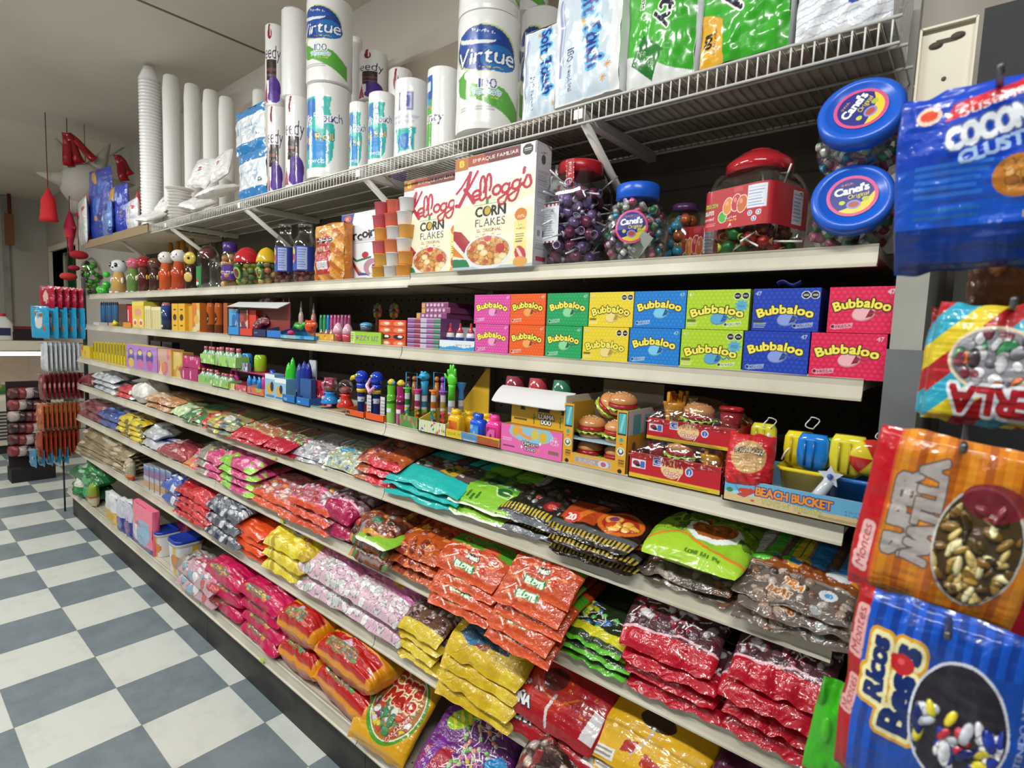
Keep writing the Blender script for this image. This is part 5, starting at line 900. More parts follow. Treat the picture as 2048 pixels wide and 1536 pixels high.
for i, (u, v, q) in enumerate(((567, 598, 'b9b0d0'), (578, 596, '3f7fd0'), (602, 602, 'c8a8a0'), (627, 606, 'b87a70'))):
    y = y2+.07+.01*i; x = Xu(u, y, Z2); h = Zv(v, x, y)-Z2; place(squeeze(.0105, h, q), 'squeeze_bottle', 0, x, y, Z2, 'pointed squeeze candy bottle behind the dinosaur tray, %s from the left' % ordn(i), 'candy bottle', 'pointed squeeze bottles')
# open display cartons with white header
def hdr(w, h, n): c = Cv(w, h, n, 'd9d9dc'); return c
o, x0, x1, y, z, h = tray_at(456, 478, 654, 'S2', .0, '2f8fd8', '2a80c8', 'display_tray', 'small bright blue tray under the white header card', 'display tray', n=20)
cart(458, 477, 618, 'S2', .03, lambda w, h, n: Cv(w, h, n, '4fa8d8').blobs(8, .2, ['cfe0e8', '2f6ab0', '8a5a4a'], 2, z=0), '3f8fc8', 'candy_pouch', 'light blue pouch standing in the small blue tray', 'candy pouch', d=.03, n=40)
tray_at(479, 505, 657, 'S2', .0, 'd8402c', 'c03a28', 'display_tray', 'small red tray right of the blue one', 'display tray', n=20)
cart(480, 496, 620, 'S2', .03, lambda w, h, n: Cv(w, h, n, 'b84a3f').blobs(8, .2, ['d8c0b0', '7a3a30'], 2, z=0), 'a8463a', 'candy_pouch', 'red and tan pouch standing in the small red tray', 'candy pouch', d=.03, n=40)
cart(496, 512, 620, 'S2', .035, 'd8452c', 'c03a28', 'candy_pouch', 'plain orange red pouch behind the small red tray', 'candy pouch', d=.03)
tray_at(506, 532, 659, 'S2', .0, lambda w, h, n: Cv(w, h, n, '1f2f5c').text('super', .8, .6, .3, 'c0c8d8', fit=.9), '1f2c54', 'display_tray', 'dark navy tray holding a dark red bag', 'display tray', n=50)
tray_at(533, 562, 661, 'S2', .0, '2f78c8', '2c4a7c', 'display_tray', 'blue tray with a tan oval, left of the dinosaur tray', 'display tray', n=20)
o = pillow(.10, .06, .03, Cv(.1, .06, 40, '6a1f2c').blobs(10, .15, ['8c3440', '501820', 'a8606a'], 2, z=0), 3, lump=.5).obj('candy_bag', 'crinkle', loc=(Xu(520, y2+.03, Z2), y2+.055, Z2+.055), rot=(.9, -.3, .3)); tag(o, 'dark red shiny bag under the white header card', 'candy bag')
x0, x1 = Xu(455, y2+.0, Z2+.12), Xu(556, y2+.0, Z2+.12); zh = Zv(604, x0, y2)
b = MB(); b.add([(x0, y2-.004, zh-.02), (x1, y2-.004, zh-.028), (x1, y2+.05, zh-.002), (x0, y2+.05, zh+.004), (x0, y2-.002, zh-.022), (x1, y2-.002, zh-.03), (x1, y2+.05, zh-.005), (x0, y2+.05, zh+.001)], [(0, 1, 2, 3), (7, 6, 5, 4), (0, 4, 5, 1), (1, 5, 6, 2), (3, 2, 6, 7), (0, 3, 7, 4)], 'dcdce0', False)
b.box(x0, y2+.05, Z2, x1, y2+.053, zh, '8a3a34'); o = b.obj('display_header', 'card'); tag(o, 'open display carton with a white folded header flap', 'display carton')
o = pillow(.16, .06, .04, Cv(.16, .06, 40, '5a1a2a').blobs(8, .2, ['8c3a4a', 'c8a8b0'], 5, z=0), 5, lump=.5).obj('candy_bag', 'crinkle', loc=((x0+x1)/2-.05, y2+.11, zh-.012), rot=(.5, 0, 0)); tag(o, 'dark red shiny bag lying above the white header flap', 'candy bag'); place(MB().box(-.1, 0, 0, .1, .08, zh-Z2-.03, '4a2028'), 'candy_box', 'card', (x0+x1)/2-.05, y2+.075, Z2, 'dark red box standing behind the white header flap', 'candy box')
# brown jars, orange pouch, yellow cartons and boxes further left
def brownjar(w, h, n): c = Cv(.2, h, n, 'b8602a'); c.ell(c.asp/2, .5, .16, .2, '4a2a1a').text('pulpa', c.asp/2, .5, .12, 'd8b08a', fit=.3).rect(0, 0, c.asp, .3, '6a3a22'); return c
for i, (u0, u1, lab) in enumerate(((398, 415, 'brown sweet jar, left of three beside the white header display'), (413, 431, 'brown sweet jar, middle of three beside the white header display'), (429, 447, 'brown sweet jar, right of three beside the white header display'))):
    x, r, h = cyl_at(u0, u1, y2+.04, Z2, 606); b = wrapped([(r*.9, 0), (r, .004), (r, h*.88), (r*.8, h)], brownjar(0, h, 50)); b.lathe([(r*.8, h), (0, h)], 'a8602f', 14, cap=False); place(b, 'sweet_jar', 'shiny', x, y2+.04, Z2, lab, 'jar', 'brown sweet jars')
cart(447, 455, 606, 'S2', .04, 'a8572a', '8a4722', 'candy_box', 'narrow rust brown box right of the brown jars', 'candy box', d=.03)
cart(385, 400, 606, 'S2', .01, lambda w, h, n: Cv(w, h, n, 'd97a2a').blobs(6, .25, ['e0b04a', 'c85a2a', 'd8d0a0'], 2, z=0), 'b86424', 'candy_pouch', 'orange pouch left of the brown jars', 'candy pouch', d=.03, n=40)
def ycart(w, h, n): c = Cv(w, h, n, 'eab52a'); A = c.asp; c.ell(A*.5, .5, A*.28, .12, '4a2a1a').rect(A*.3, .75, A*.7, .8, '5a3a20').rect(A*.3, .18, A*.7, .23, '5a3a20'); return c
for i, (u0, u1, lab) in enumerate(((344, 356, 'yellow carton with a brown diamond, left of two'), (357, 370, 'yellow carton with a brown diamond, right of two'))): cart(u0, u1, 607, 'S2', .004, ycart, 'dca52a', 'candy_carton', lab, 'carton', 'yellow cartons with brown diamonds', d=.09, n=60)
cart(371, 385, 612, 'S2', .02, 'd9a53a', 'c08f34', 'candy_carton', 'plain amber carton right of the two with brown diamonds', 'carton', d=.05)
x, r, h = cyl_at(323, 343, y2+.03, Z2, 605); b = MB(); b.lathe([(r, 0), (r, h*.9)], ['22243c', '2c4a8c'], 16); b.lathe([(r, h*.9), (r*.7, h), (0, h)], 'b06a70', 16, cap=False); b.ball((0, -r, h*.14), r*.75, 'd8cfa8', 10, sc=(1, .2, .5)); place(b, 'candy_tin', 'shiny', x, y2+.03, Z2, 'round dark blue tin with a pale oval on the gum shelf', 'tin')
def paley(w, h, n): c = Cv(w, h, n, 'dcd09a'); A = c.asp; [c.rect(A*(.1+.3*i), .0, A*(.13+.3*i), .9, 'a89a5a') for i in range(3)]; c.rect(0, .86, A, 1, 'ece2b0'); return c
cart(303, 322, 614, 'S2', .01, paley, 'b8c0b0', 'candy_carton', 'pale grey-green carton left of the dark blue tin', 'carton', d=.05, n=40); cart(288, 302, 612, 'S2', .01, paley, 'd8cc8a', 'candy_carton', 'pale yellow carton beside the grey-green one', 'carton', d=.05, n=40)
def eggs_(w, h, n): c = Cv(w, h, n, 'e8c44a'); A = c.asp; [c.ell(A*(.25+.5*i), .22, A*.17, .14, 'f0e6d0').ell(A*(.25+.5*i), .2, A*.12, .08, 'd8603a') for i in range(2)]; c.rect(0, .85, A, 1, 'f0d45a').ell(A*.5, .6, A*.3, .15, 'e0a080'); return c
cart(265, 288, 603, 'S2', .005, eggs_, 'c9b840', 'candy_carton', 'tall yellow carton with two small egg shapes', 'carton', d=.08, n=60)
cart(255, 265, 611, 'S2', .01, lambda w, h, n: Cv(w, h, n, 'd8222c').rect(.1, .3, .2, .8, 'f0e0e0'), 'c02028', 'candy_pack', 'small red pack left of the tall yellow carton', 'candy pack', d=.02, n=30)
cart(238, 254, 608, 'S2', .03, '5a3f2c', '3f2c20', 'candy_box', 'dark brown box left of the small red pack', 'candy box', d=.05)
cart(246, 262, 645, 'S2', .0, 'e0922a', 'c97f24', 'candy_pack', 'low orange pack in front of the dark brown box', 'candy pack', d=.02)
b = MB(); b.lathe([(.022, 0), (.012, .025), (.003, .05)], 'e8d83a', 10, M4=Matrix.Rotation(-.9, 4, 'Y')); place(b, 'yellow_pouch', 'shiny', Xu(232, y2+.02, Z2), y2+.02, Z2+.012, 'yellow cone-shaped pouch left of the dark brown box', 'candy pouch')
for i in range(4): b = MB(); b.box(-.04, 0, 0, .04, .05, .006, ['d8b890', 'c88a6a', 'e0c8a0', 'b87a60'][i]); place(b, 'wafer_pack', 'card', Xu(218, y2, Z2)+.004*i, y2+.005, Z2+i*.0066, 'flat tan wafer pack in the low stack at the left, %s from the shelf' % ordn(i), 'wafer pack', 'flat wafer packs')
b = MB(); b.box(-.08, 0, 0, .06, .05, .022, 'cfcbcb'); place(b, 'candy_box', 'card', Xu(192, y2, Z2), y2+.004, Z2, 'low white box at the left end of the gum shelf', 'candy box')
for i in range(9):
    u = 204+i*4; y = y2+.07; x = Xu(u, y, Z2); h = Zv(604, x, y)-Z2; m = MB(); m.lathe([(.008, 0), (.008, h*.9), (.003, h)], ['3f6f9c', '4a7aa8', '35608c'][i % 3], 8); place(m, 'blue_candy_stick', 'plastic', x, y, Z2, 'blue candy stick in the dark left corner of the gum shelf, %s from the left' % ordn(i), 'candy stick', 'blue candy sticks')
# ================================================================== fourth shelf: toy candy displays
y3, Z3 = SH['S3'][0]+.003, SH['S3'][1]+.0006
def pr_(cols, txt=None, tc='f0f0f0', n2=10, seed=0, r=.2):
    def f(w, h, n):
        c = Cv(w, h, n, cols[0]); c.blobs(n2, r, cols[1:] or cols, seed, z=0, asp=.8)
        if txt: c.text(txt, c.asp*.5, .5, .3, tc, out=rgb(cols[0])*.5, orad=.03, fit=c.asp*.7)
        return c
    return f
# beach bucket tray
def beach(w, h, n):
    c = Cv(w, h, n, '6ab4dc'); A = c.asp; c.poly([(0, 0), (A, 0), (A, .38), (A*.6, .34), (A*.3, .5), (0, .42)], 'dcc290').poly([(0, .42), (A*.2, .6), (A*.3, .5), (A*.15, .3)], 'a8d4e4')
    c.ell(A*.17, .58, A*.06, .1, 'c84a35').poly([(A*.10, .35), (A*.20, .72), (A*.25, .62), (A*.16, .28)], 'c94a3a').line(A*.09, .7, A*.15, .3, .03, '2f6ab0').ell(A*.05, .5, A*.025, .1, '3a8a4a').ell(A*.17, .85, A*.02, .05, 'f0d040').ell(A*.22, .22, A*.015, .04, 'c85a40').ell(A*.54, .12, A*.012, .03, 'c85a40')
    c.text('BEACH BUCKET', A*.49, .66, .34, 'f29a2c', out='3f2a8c', orad=.04, fit=A*.50, rot=.0, bold=.025).text("TOYS N' TREATS", A*.48, .28, .22, 'f0dc3c', out='4a8fa0', orad=.02, fit=A*.40, bold=.01)
    c.text('4 Sand Toys', A*.88, .55, .08, '3a5a9c', fit=A*.13).text('4 Lollipops', A*.88, .43, .08, '3a5a9c', fit=A*.13).para(A*.66, .1, A*.95, .2, 2, '8a8064'); return c
o, bx0, bx1, y, z, h = tray_at(1444, 1752, 980, 'S3', -.012, beach, '7ab8d8', 'display_tray', 'long beach toy display tray with a sand and sea picture', 'display tray', hb=1.15, n=330, inner='d8dde0', d=.19)
bw = bx1-bx0
def bucket(x, yy, r, col, label, spade):
    root = empty('toy_bucket', (x, yy, z+.004)); tag(root, label, 'toy bucket'); b = MB(); b.lathe([(r*.72, 0), (r*.95, .062), (r*1.04, .063), (r*1.06, .068), (r*1.0, .070), (r*.93, .066), (r*.7, .004), (0, .003)], col, 28, p4=5); b.obj('pail', 'shiny', root)
    b = MB(); b.tube([(r*math.cos(a), -r*.15+r*.2*math.sin(a), .07+r*.9*math.sin(a)) for a in np.linspace(.1, PI-.1, 12)], .0017, 'e8e8e6', 6); b.obj('handle', 'plastic', root)
    return root
r1 = .046
bucket(bx0+bw*.52, y+.075, r1, 'ecd52c', 'yellow toy bucket in the middle of the beach tray', 0)
bucket(bx0+bw*.825, y+.068, r1*1.0, '1f74cc', 'blue toy bucket at the right of the beach tray', 0)
def mould(x, yy, zz, col, label, sc=(1, .5, 1.2), r=.026, rot=(0, 0, 0), flat=False):
    b = MB(); th = np.linspace(0, 2*PI, 40, endpoint=False); prof = [(r*.75, r*1.3), (r*.95, r*.9), (r*1.0, 0), (r*.9, -r*.8), (r*.5, -r*1.15), (0, -r*1.2)]
    b.lathe(prof[::-1], col, 28, p4=3, squish=sc[1]); b.tube([(-r*.4, -r*.5, -r*.8), (-r*.42, -r*.56, r*.9)], .002, rgb(col)*.8, 6); b.tube([(r*.1, -r*.5, -r*.9), (r*.12, -r*.58, r*.9)], .002, rgb(col)*.8, 6); o = b.obj('sand_toy', 'shiny', loc=(x, yy, zz), rot=rot); tag(o, label, 'sand toy')
mould(bx0+bw*.43, y+.085, z+.098, 'e8d02a', 'yellow sand mould standing in the middle bucket')
mould(bx0+bw*.545, y+.06, z+.100, '1f7fd8', 'blue sand mould with scalloped foot in the middle bucket')
mould(bx0+bw*.77, y+.06, z+.102, 'e6d83a', 'yellow sand mould at the left of the blue bucket', r=.029)
c = Cv(.1, .1, 60, 'ead23a'); c.stripes(['c8302c', 'ead23a'], .26, .9); c.ell(.5, .5, .12, .12, 'e8e0d0')
b = MB(); ball_ = MB(); R = .031; th, ph = np.meshgrid(np.linspace(0, 2*PI, 49), np.linspace(.001, PI-.001, 24)); k = (np.floor(th/(2*PI)*6).astype(int) % 2)[..., None]; b.grid(np.stack([R*np.sin(ph)*np.cos(th), R*.5*np.cos(ph), R*np.sin(ph)*np.sin(th)], -1), np.where(k, rgb('c8302c'), rgb('ead23a'))); place(b, 'beach_ball', 'shiny', bx0+bw*.91, y+.05, z+.108, 'red and yellow striped flat beach ball above the blue bucket', 'toy ball', rz=.3)
b = MB(); S5 = [(.019*(1 if k % 2 == 0 else .5)*math.cos(k*PI/5+PI/2), .019*(1 if k % 2 == 0 else .5)*math.sin(k*PI/5+PI/2)) for k in range(10)]
v = [(x_, -.002, z_) for x_, z_ in S5]+[(x_, .003, z_) for x_, z_ in S5]; b.add(v, [tuple(range(10)), tuple(range(19, 9, -1))]+[(i, i+10, (i+1) % 10+10, (i+1) % 10) for i in range(10)], 'd9dfe8', False); b.tube([(0, 0, -.006), (-.026, .004, -.055)], [.008, .012], 'd4dae4', 8); b.ball((0, -.003, 0), .005, '3a5ab0', 8); place(b, 'star_wand', 'shiny', bx0+bw*.705, y+.008, z+.075, 'white star-ended toy wand leaning between the buckets', 'toy wand')
# red wrapped pack in net
c = Cv(.1, .12, 90, 'c8222c'); c.ell(c.asp*.5, .55, .3, .3, 'c9a06a').text('BEACH BUCKET', c.asp*.5, .68, .1, 'e8d08a', out='4a3a5c', orad=.02, fit=.5, arc=.8).text('treats', c.asp*.5, .52, .08, '8a5a4a', fit=.25); c.stripes([None, None, 'a81a24'], .05, .7, (0, 0, c.asp, .25))
b = pillow(.082, .10, .045, c, 5, lump=.15); o = b.obj('netted_toy_pack', 'crinkle', loc=(bx0+bw*.145, y+.045, z+.068), rot=(PI/2-.3, 0.0, .1)); tag(o, 'red netted pack with a tan label at the left of the beach tray', 'toy pack')
mould(bx0+bw*.15, y+.10, z+.105, 'd8d03a', 'yellow-green mould peeking behind the red netted pack', r=.024)
for i, (fx, fz) in enumerate(((.20, .125), (.50, .135), (.95, .13))):
    b = MB(); P_ = [(.009*math.cos(a)*(1+.4*math.sin(2*a)), .004*math.sin(3*a), .011*math.sin(a)+.018) for a in np.linspace(0, 2*PI, 18)]; b.tube(P_, .0011, 'e6e6e2', 5, closed=True); b.lathe([(.003, 0), (.005, .006), (.002, .012)], 'd8d8d4', 8, c=(0, 0, -.012)); place(b, 'net_tie', 'plastic', bx0+bw*fx, y+.09, z+fz-.004, 'white looped net tie, %s of three above the beach tray' % ['left', 'middle', 'right'][i], 'net tie')
b = MB(); b.tube([(.03*math.cos(a), 0, .03*math.sin(a)) for a in np.linspace(0, 2*PI, 20)][:-1], .005, '2f9a3a', 8, closed=True); place(b, 'green_ring_toy', 'shiny', bx0+bw*.655, y+.12, z+.09, 'green ring toy behind the blue sand mould', 'toy')
# burgers: clear candies shaped like burgers
def burger(sc=1):
    root = empty('toy_burger')
    b = MB(); b.lathe([(.026, 0), (.031, .002), (.033, .008), (.032, .013)], 'c48f62', 26); b.lathe([(.032, .013), (0, .0135)], 'c48f62', 26, cap=False); b.obj('bottom_bun', 'shiny', root)
    th = np.linspace(0, 2*PI, 61)[:-1]; rr = np.array([.030, .040, .042, .030]); zz = np.array([.0135, .0150, .0160, .0185]); P_ = np.stack([np.array([(r_*math.cos(t)*(1+.02*math.sin(14*t)), r_*math.sin(t)*(1+.02*math.sin(14*t)), z_+(.0035*math.sin(14*t) if 0 < k < 3 else 0)) for t in th]) for k, (r_, z_) in enumerate(zip(rr, zz))]); b = MB(); b.grid(P_, 'a8c848', loop=True); b.obj('lettuce', 'shiny', root)
    b = MB(); b.lathe([(.031, .0185), (.036, .020), (.0365, .026), (.033, .029), (0, .029)], 'a8202c', 26); b.obj('patty', 'shiny', root)
    b = MB(); b.lathe([(.033, .029), (.0355, .033), (.034, .040), (.027, .048), (.014, .053), (0, .054)], 'd0905c', 26); rd = random.Random(2)
    for i in range(22): a = rd.uniform(0, 2*PI); q = rd.uniform(.006, .026); zt_ = float(np.interp(q, [0, .014, .027, .034], [.054, .053, .048, .040])); b.ball((q*math.cos(a), q*math.sin(a), zt_+.0004), .0016, 'e8d8b0', 6, sc=(1.4, .8, .6))
    b.obj('top_bun', 'shiny', root); return root
BG = None
def put_burger(x, yy, zz, label, rot=(0, 0, 0), sc=1):
    global BG
    if BG is None: BG = burger(); o = BG; o.location = (x, yy, zz); o.rotation_euler = rot; o.scale = (sc,)*3; tag(o, label, 'toy burger', 'burger-shaped candies')
    else: o = dup(BG, (x, yy, zz), rot, label, (sc,)*3)
    return o
# yellow bus-shaped display
Y = y3; x0, x1 = Xu(1124, Y, Z3), Xu(1249, Y, Z3); xr_ = Xu(1287, Y+.12, Z3+.10); ht = Zv(806, x0, Y)-Z3; W_ = x1-x0; root = empty('bus_display', ((x0+x1)/2, Y, Z3)); tag(root, 'yellow bus-shaped display carton full of toy burgers', 'display carton')
c = Cv(W_, ht, 150, 'dfa52c'); A = c.asp
fr = MB(); pw = W_*.155; t = .003
def post(sgn):
    q = Cv(pw, ht, 120, 'e0a52c'); a = q.asp; q.rect(a*.12, .62, a*.95, .97, '22323a').rect(a*.18, .64, a*.9, .955, '4fb0b8').poly([(a*.3, .7), (a*.6, .95), (a*.8, .95), (a*.45, .64)], '8fd0d4').ell(a*.5, .54, a*.18, .035, '3f9fb0').rect(a*.35, .47, a*.62, .485, 'c84a30').ell(a*.5, .36, a*.36, .065, 'e8ece4').ell(a*.5, .36, a*.28, .05, '3a5a4a').ell(a*.5, .37, a*.15, .03, 'e8ece4'); [q.rect(a*.3, .13+.022*i, a*.9, .142+.022*i, '3a3224') for i in range(5)]; q.ell(a*.5, .05, a*.22, .035, '22201c'); return q
for sgn in (-1, 1):
    q = post(sgn); xc = sgn*(W_/2-pw/2); b = MB(); b.grid(np.stack([(q.X/q.asp-.5)*pw+xc, np.zeros_like(q.X), q.Y*ht], -1), q.c, smooth=False); b.box(xc-pw/2, .0012, 0, xc+pw/2, .004, ht, 'c9b48c'); b.obj('front_post', 'card', root)
q = Cv(W_-2*pw, ht*.20, 90, 'dfa52c'); q.rect(q.asp*.08, .25, q.asp*.92, .8, 'b8b8bc').rect(q.asp*.1, .3, q.asp*.9, .75, 'a89a98').ell(q.asp*.75, .5, .5, .28, 'd0d4dc').ell(q.asp*.75, .5, .25, .2, 'b8607a').text('BURGER', q.asp*.38, .52, .3, 'd8c8b8', fit=q.asp*.4)
b = MB(); b.grid(np.stack([(q.X/q.asp-.5)*(W_-2*pw), np.zeros_like(q.X), q.Y*ht*.20], -1), q.c, smooth=False); b.box(-W_/2+pw, .0012, 0, W_/2-pw, .004, ht*.20, 'c9b48c'); b.obj('front_bumper', 'card', root)
q = Cv(.17, ht, 110, 'dfa52c'); q.rect(0, .62, q.asp, 1, 'c8ccd0').rect(q.asp*.15, .60, q.asp*.35, .93, '5fb0b4').rect(q.asp*.45, .58, q.asp*.65, .9, '5fb0b4').ell(q.asp*.2, .42, .08, .1, 'b8905a').ell(q.asp*.2, .42, .055, .07, '5a4a3a').ell(q.asp*.25, .0, .14, .2, '221f1c')
b = MB(); b.grid(np.stack([np.full_like(q.X, W_/2), q.X/q.asp*.17, q.Y*ht*(1-.0*q.X)], -1), q.c, smooth=False); b.box(W_/2-.003, .002, 0, W_/2-.001, .17, ht, 'bfb8a8'); b.obj('side_panel', 'card', root)
b = MB(); b.box(-W_/2, .002, 0, -W_/2+.003, .17, ht*1.12, 'c4beb0'); b.obj('inner_side', 'card', root); b = MB(); b.box(-W_/2, .167, 0, W_/2, .17, ht*1.35, 'b4aea2'); b.obj('back_wall', 'card', root)
b = MB(); b.box(-W_/2+.004, .005, 0, W_/2-.004, .165, .003, 'b8c8d0'); b.obj('base', 'card', root); b = MB(); b.box(-W_/2+.004, .005, ht*.42, W_/2-.004, .165, ht*.42+.0025, 'a8c4d4'); b.obj('inner_shelf', 'card', root)
xc = (x0+x1)/2; s_ = W_/.175*1.0
for i, (dx, dy, dz, rt, lab) in enumerate(((-.22, .05, .425, (0, 0, 0), 'toy burger on the upper level of the yellow bus, at the left'), (.23, .045, .425, (0, 0, .5), 'toy burger on the upper level of the yellow bus, at the right'), (-.22, .05, .03, (0, 0, .9), 'toy burger on the lower level of the yellow bus, at the left'), (.23, .05, .03, (0, 0, 1.4), 'toy burger on the lower level of the yellow bus, at the right'), (.16, .075, .86, (.12, .05, .3), 'toy burger lying highest on top of the yellow bus pile'), (-.12, .09, .83, (.2, .6, 0), 'tilted toy burger leaning on the highest one above the yellow bus'))):
    put_burger(xc+dx*W_, Y+dy, Z3+dz*ht+.001, lab, rt, s_)
# red snack bar trays, two stacked, in clear film
def snack(w, h, n):
    c = Cv(w, h, n, 'bf1f2c'); A = c.asp; c.rect(0, 0, A, .2, 'e0bd2c').rect(A*.04, .42, A*.2, .74, 'e4e6ee').ell(A*.09, .6, A*.04, .1, '8c3040').ell(A*.11, .52, A*.03, .06, '22242c').rect(A*.14, .45, A*.19, .7, '4a6ac0').rect(A*.28, .62, A*.37, .95, 'dfe4f0').rect(A*.285, .65, A*.365, .92, '2a3f9c').text('ICEE', A*.325, .785, .2, 'f0f0f6', fit=A*.07).ell(A*.49, .60, A*.12, .34, 'e8c88a')
    c.text('SNACK BAR', A*.49, .80, .24, 'a8202c', fit=A*.2, bold=.015).text('Candy', A*.50, .45, .26, 'f4f0ea', out='c03038', orad=.03, shear=.2, fit=A*.19).ell(A*.67, .62, A*.04, .16, 'dfe4f0').ell(A*.67, .62, A*.03, .12, '3a6ab8').text('J', A*.67, .62, .14, 'f0f0f6').para(A*.25, .06, A*.9, .14, 1, 'a88a20'); return c
def fries(r=.022, h=.05):
    b = MB(); rd = random.Random(3)
    for i in range(16): a = rd.uniform(0, 2*PI); q = r*.7*math.sqrt(rd.random()); b.box(-.003, -.003, 0, .003, .003, h*rd.uniform(.75, 1.05), 'e0982c', Matrix.Translation((q*math.cos(a), q*math.sin(a), 0)) @ Matrix.Rotation(rd.uniform(-.15, .15), 4, 'X') @ Matrix.Rotation(rd.uniform(-.2, .2), 4, 'Y'))
    b.lathe([(r*.7, 0), (r*.95, h*.5), (r, h*.62)], 'e09a2a', 20); return b
for lv, (u0, u1, v0, zz, yo) in enumerate(((1255, 1442, 918, Z3, .0), (1290, 1472, 846, None, .03))):
    z_ = Z3 if lv == 0 else Zv(878, Xu(1295, y3+.03, Z3+.08), y3+.03)
    o, sx0, sx1, y, z, h = tray_at(u0, u1, v0+(0 if lv == 0 else 0), 'S3', yo+.002, snack, 'a81a26', 'display_tray', ['lower red snack candy tray in clear film, left of the beach tray', 'upper red snack candy tray in clear film, stacked behind'][lv], 'display tray', 'red snack candy trays', hb=1.0, n=220, z0=z_, inner='d8b06a', d=.13)
    w = sx1-sx0; xm = (sx0+sx1)/2; put_burger(xm-.03*w-(0 if lv == 0 else -.0), y+.06, z+h*.75, 'toy burger wrapped in the %s red snack tray' % ['lower', 'upper'][lv], (.1, 0, .4*lv), .95*w/.2)
    fx = sx0+w*(.78 if lv == 0 else .18); fo = fries(.024, .06); place(fo, 'toy_fries', 'shiny', fx, y+.06, z+h*.55+(.0 if lv == 0 else .015), 'toy fries in the %s red snack tray' % ['lower', 'upper'][lv], 'toy fries', 'fries-shaped candies')
    fx = sx0+w*(.18 if lv == 0 else .82); b = MB(); b.lathe([(.017, 0), (.022, .048)], '9c2430', 22); b.lathe([(.024, .048), (.024, .054), (.019, .057), (0, .057)], 'b8202c', 22); place(b, 'toy_drink_cup', 'shiny', fx, y+.06, z+h*.55, 'red lidded toy cup in the %s red snack tray' % ['lower', 'upper'][lv], 'toy cup', 'cup-shaped candies')
    g = np.linspace(0, 1, 40); Q, H = np.meshgrid(g, g); hh = .058*np.sin(np.clip(H*1.25, 0, 1)*PI)**.5*np.sin(PI*np.clip(Q, .02, .98))**.3+.004*noise(Q*6, H*6, 4+lv, 2); b = MB(); b.grid(np.stack([sx0+Q*w, y-.002+H*.128, z+h*.8+hh], -1), 'ffffff'); o = b.obj('clear_film', 'clear_film', parent=None); tag(o, 'clear crinkled film over the %s red snack tray' % ['lower', 'upper'][lv], 'film wrap')
# llama box, unicorn box, cups, header
def unicorn(w, h, n):
    c = Cv(w, h, n, 'e86ab0'); A = c.asp; c.ell(A*.5, .78, A*.36, .34, '8fc4dc').rect(A*.16, .78, A*.8, 1, '8fc4dc'); c.ell(A*.25, .8, .16, .2, 'e0a83a').ell(A*.57, .78, .16, .18, 'dcc44a').ell(A*.70, .72, .18, .2, 'd8b83a'); c.curve([(A*.31, .98), (A*.33, .75), (A*.42, .64), (A*.5, .62)], .13, 'f09a4a').line(A*.31, .98, A*.35, .85, .12, 'f0a050')
    c.text('Unicorn', A*.5, .42, .16, 'f6f0f4', out='241a24', orad=.03, fit=A*.26, shear=.1, bold=.01).text('Doo', A*.5, .23, .17, 'f6f0f4', out='241a24', orad=.03, fit=A*.17, bold=.01).text('ALL', A*.88, .78, .10, 'f4d8ea', fit=A*.09).text('PINK', A*.88, .67, .10, 'f4d8ea', fit=A*.12).text('PLAY!', A*.89, .56, .10, 'f4d8ea', fit=A*.13).para(A*.03, .38, A*.2, .52, 2, 'f2c0dc').rect(A*.04, .16, A*.24, .22, '8c3a6a').rect(A*.79, .18, A*.95, .3, '8a6a5a')
    for x, y, q in ((.31, .43, 'd8903a'), (.36, .25, 'f4e8f0'), (.66, .47, 'f4e8f0'), (.64, .22, 'd8a03a')): c.poly([(A*x, y-.07), (A*x+.05, y), (A*x, y+.07), (A*x-.05, y)], q)
    return c
o, xm, yy, zu = cart(1001, 1123, 856, 'S3', .001, unicorn, 'c8528f', 'toy_box', 'pink toy box with a window and white lettering', 'toy box', d=.12, n=200, top='b87a3a')
def llama(w, h, n):
    c = Cv(w, h, n, 'd9ab2c'); A = c.asp; c.rect(A*.16, .52, A*.9, 1, '2a2622').ell(A*.35, .6, .3, .12, 'd9ab2c').ell(A*.75, .58, .25, .1, 'd9ab2c').ell(A*.45, .75, .12, .12, '3f5a6a').text('LLAMA', A*.60, .38, .15, 'f0eee4', out='33291a', orad=.03, fit=A*.25, bold=.015).text('DOO', A*.60, .20, .15, 'f0eee4', out='33291a', orad=.03, fit=A*.16, bold=.015)
    for x in (.40, .83): c.line(A*x, .1, A*x, .42, .05, '5a7a3a').line(A*x-.07, .3, A*x, .22, .035, '5a7a3a').line(A*x+.07, .34, A*x, .26, .035, '5a7a3a')
    c.rect(A*.05, .15, A*.28, .22, '6a521c'); return c
yL = y3+.02; o, xm, yy, zl = cart(1022, 1142, 796, 'S3', .02, llama, 'c2962a', 'toy_box', 'yellow toy box with cactus drawings, on the pink toy box', 'toy box', d=.10, n=190, z0=zu+.001)
xa, xb = Xu(985, yL-.02, zl), Xu(1132, yL-.02, zl); zb_ = Zv(797, xa, yL-.03)
b = MB(); g = np.linspace(0, 1, 12); Q, H = np.meshgrid(g, g); cut = .012*np.clip((Q-.94)/.06, 0, 1)+.012*np.clip((.06-Q)/.06, 0, 1); b.grid(np.stack([xa+Q*(xb-xa), yL-.035+H*(.055)+cut*(1-H), zl+.004+H*.014-.022*(1-H)**2], -1), 'd8d8da'); b.grid(np.stack([xa+Q*(xb-xa), yL-.035+H*(.055)+cut*(1-H), zl+.0025+H*.014-.022*(1-H)**2], -1), 'b8b0a0', flip=True); o = b.obj('header_flap', 'card'); tag(o, 'white folded header flap above the yellow toy box', 'carton flap')
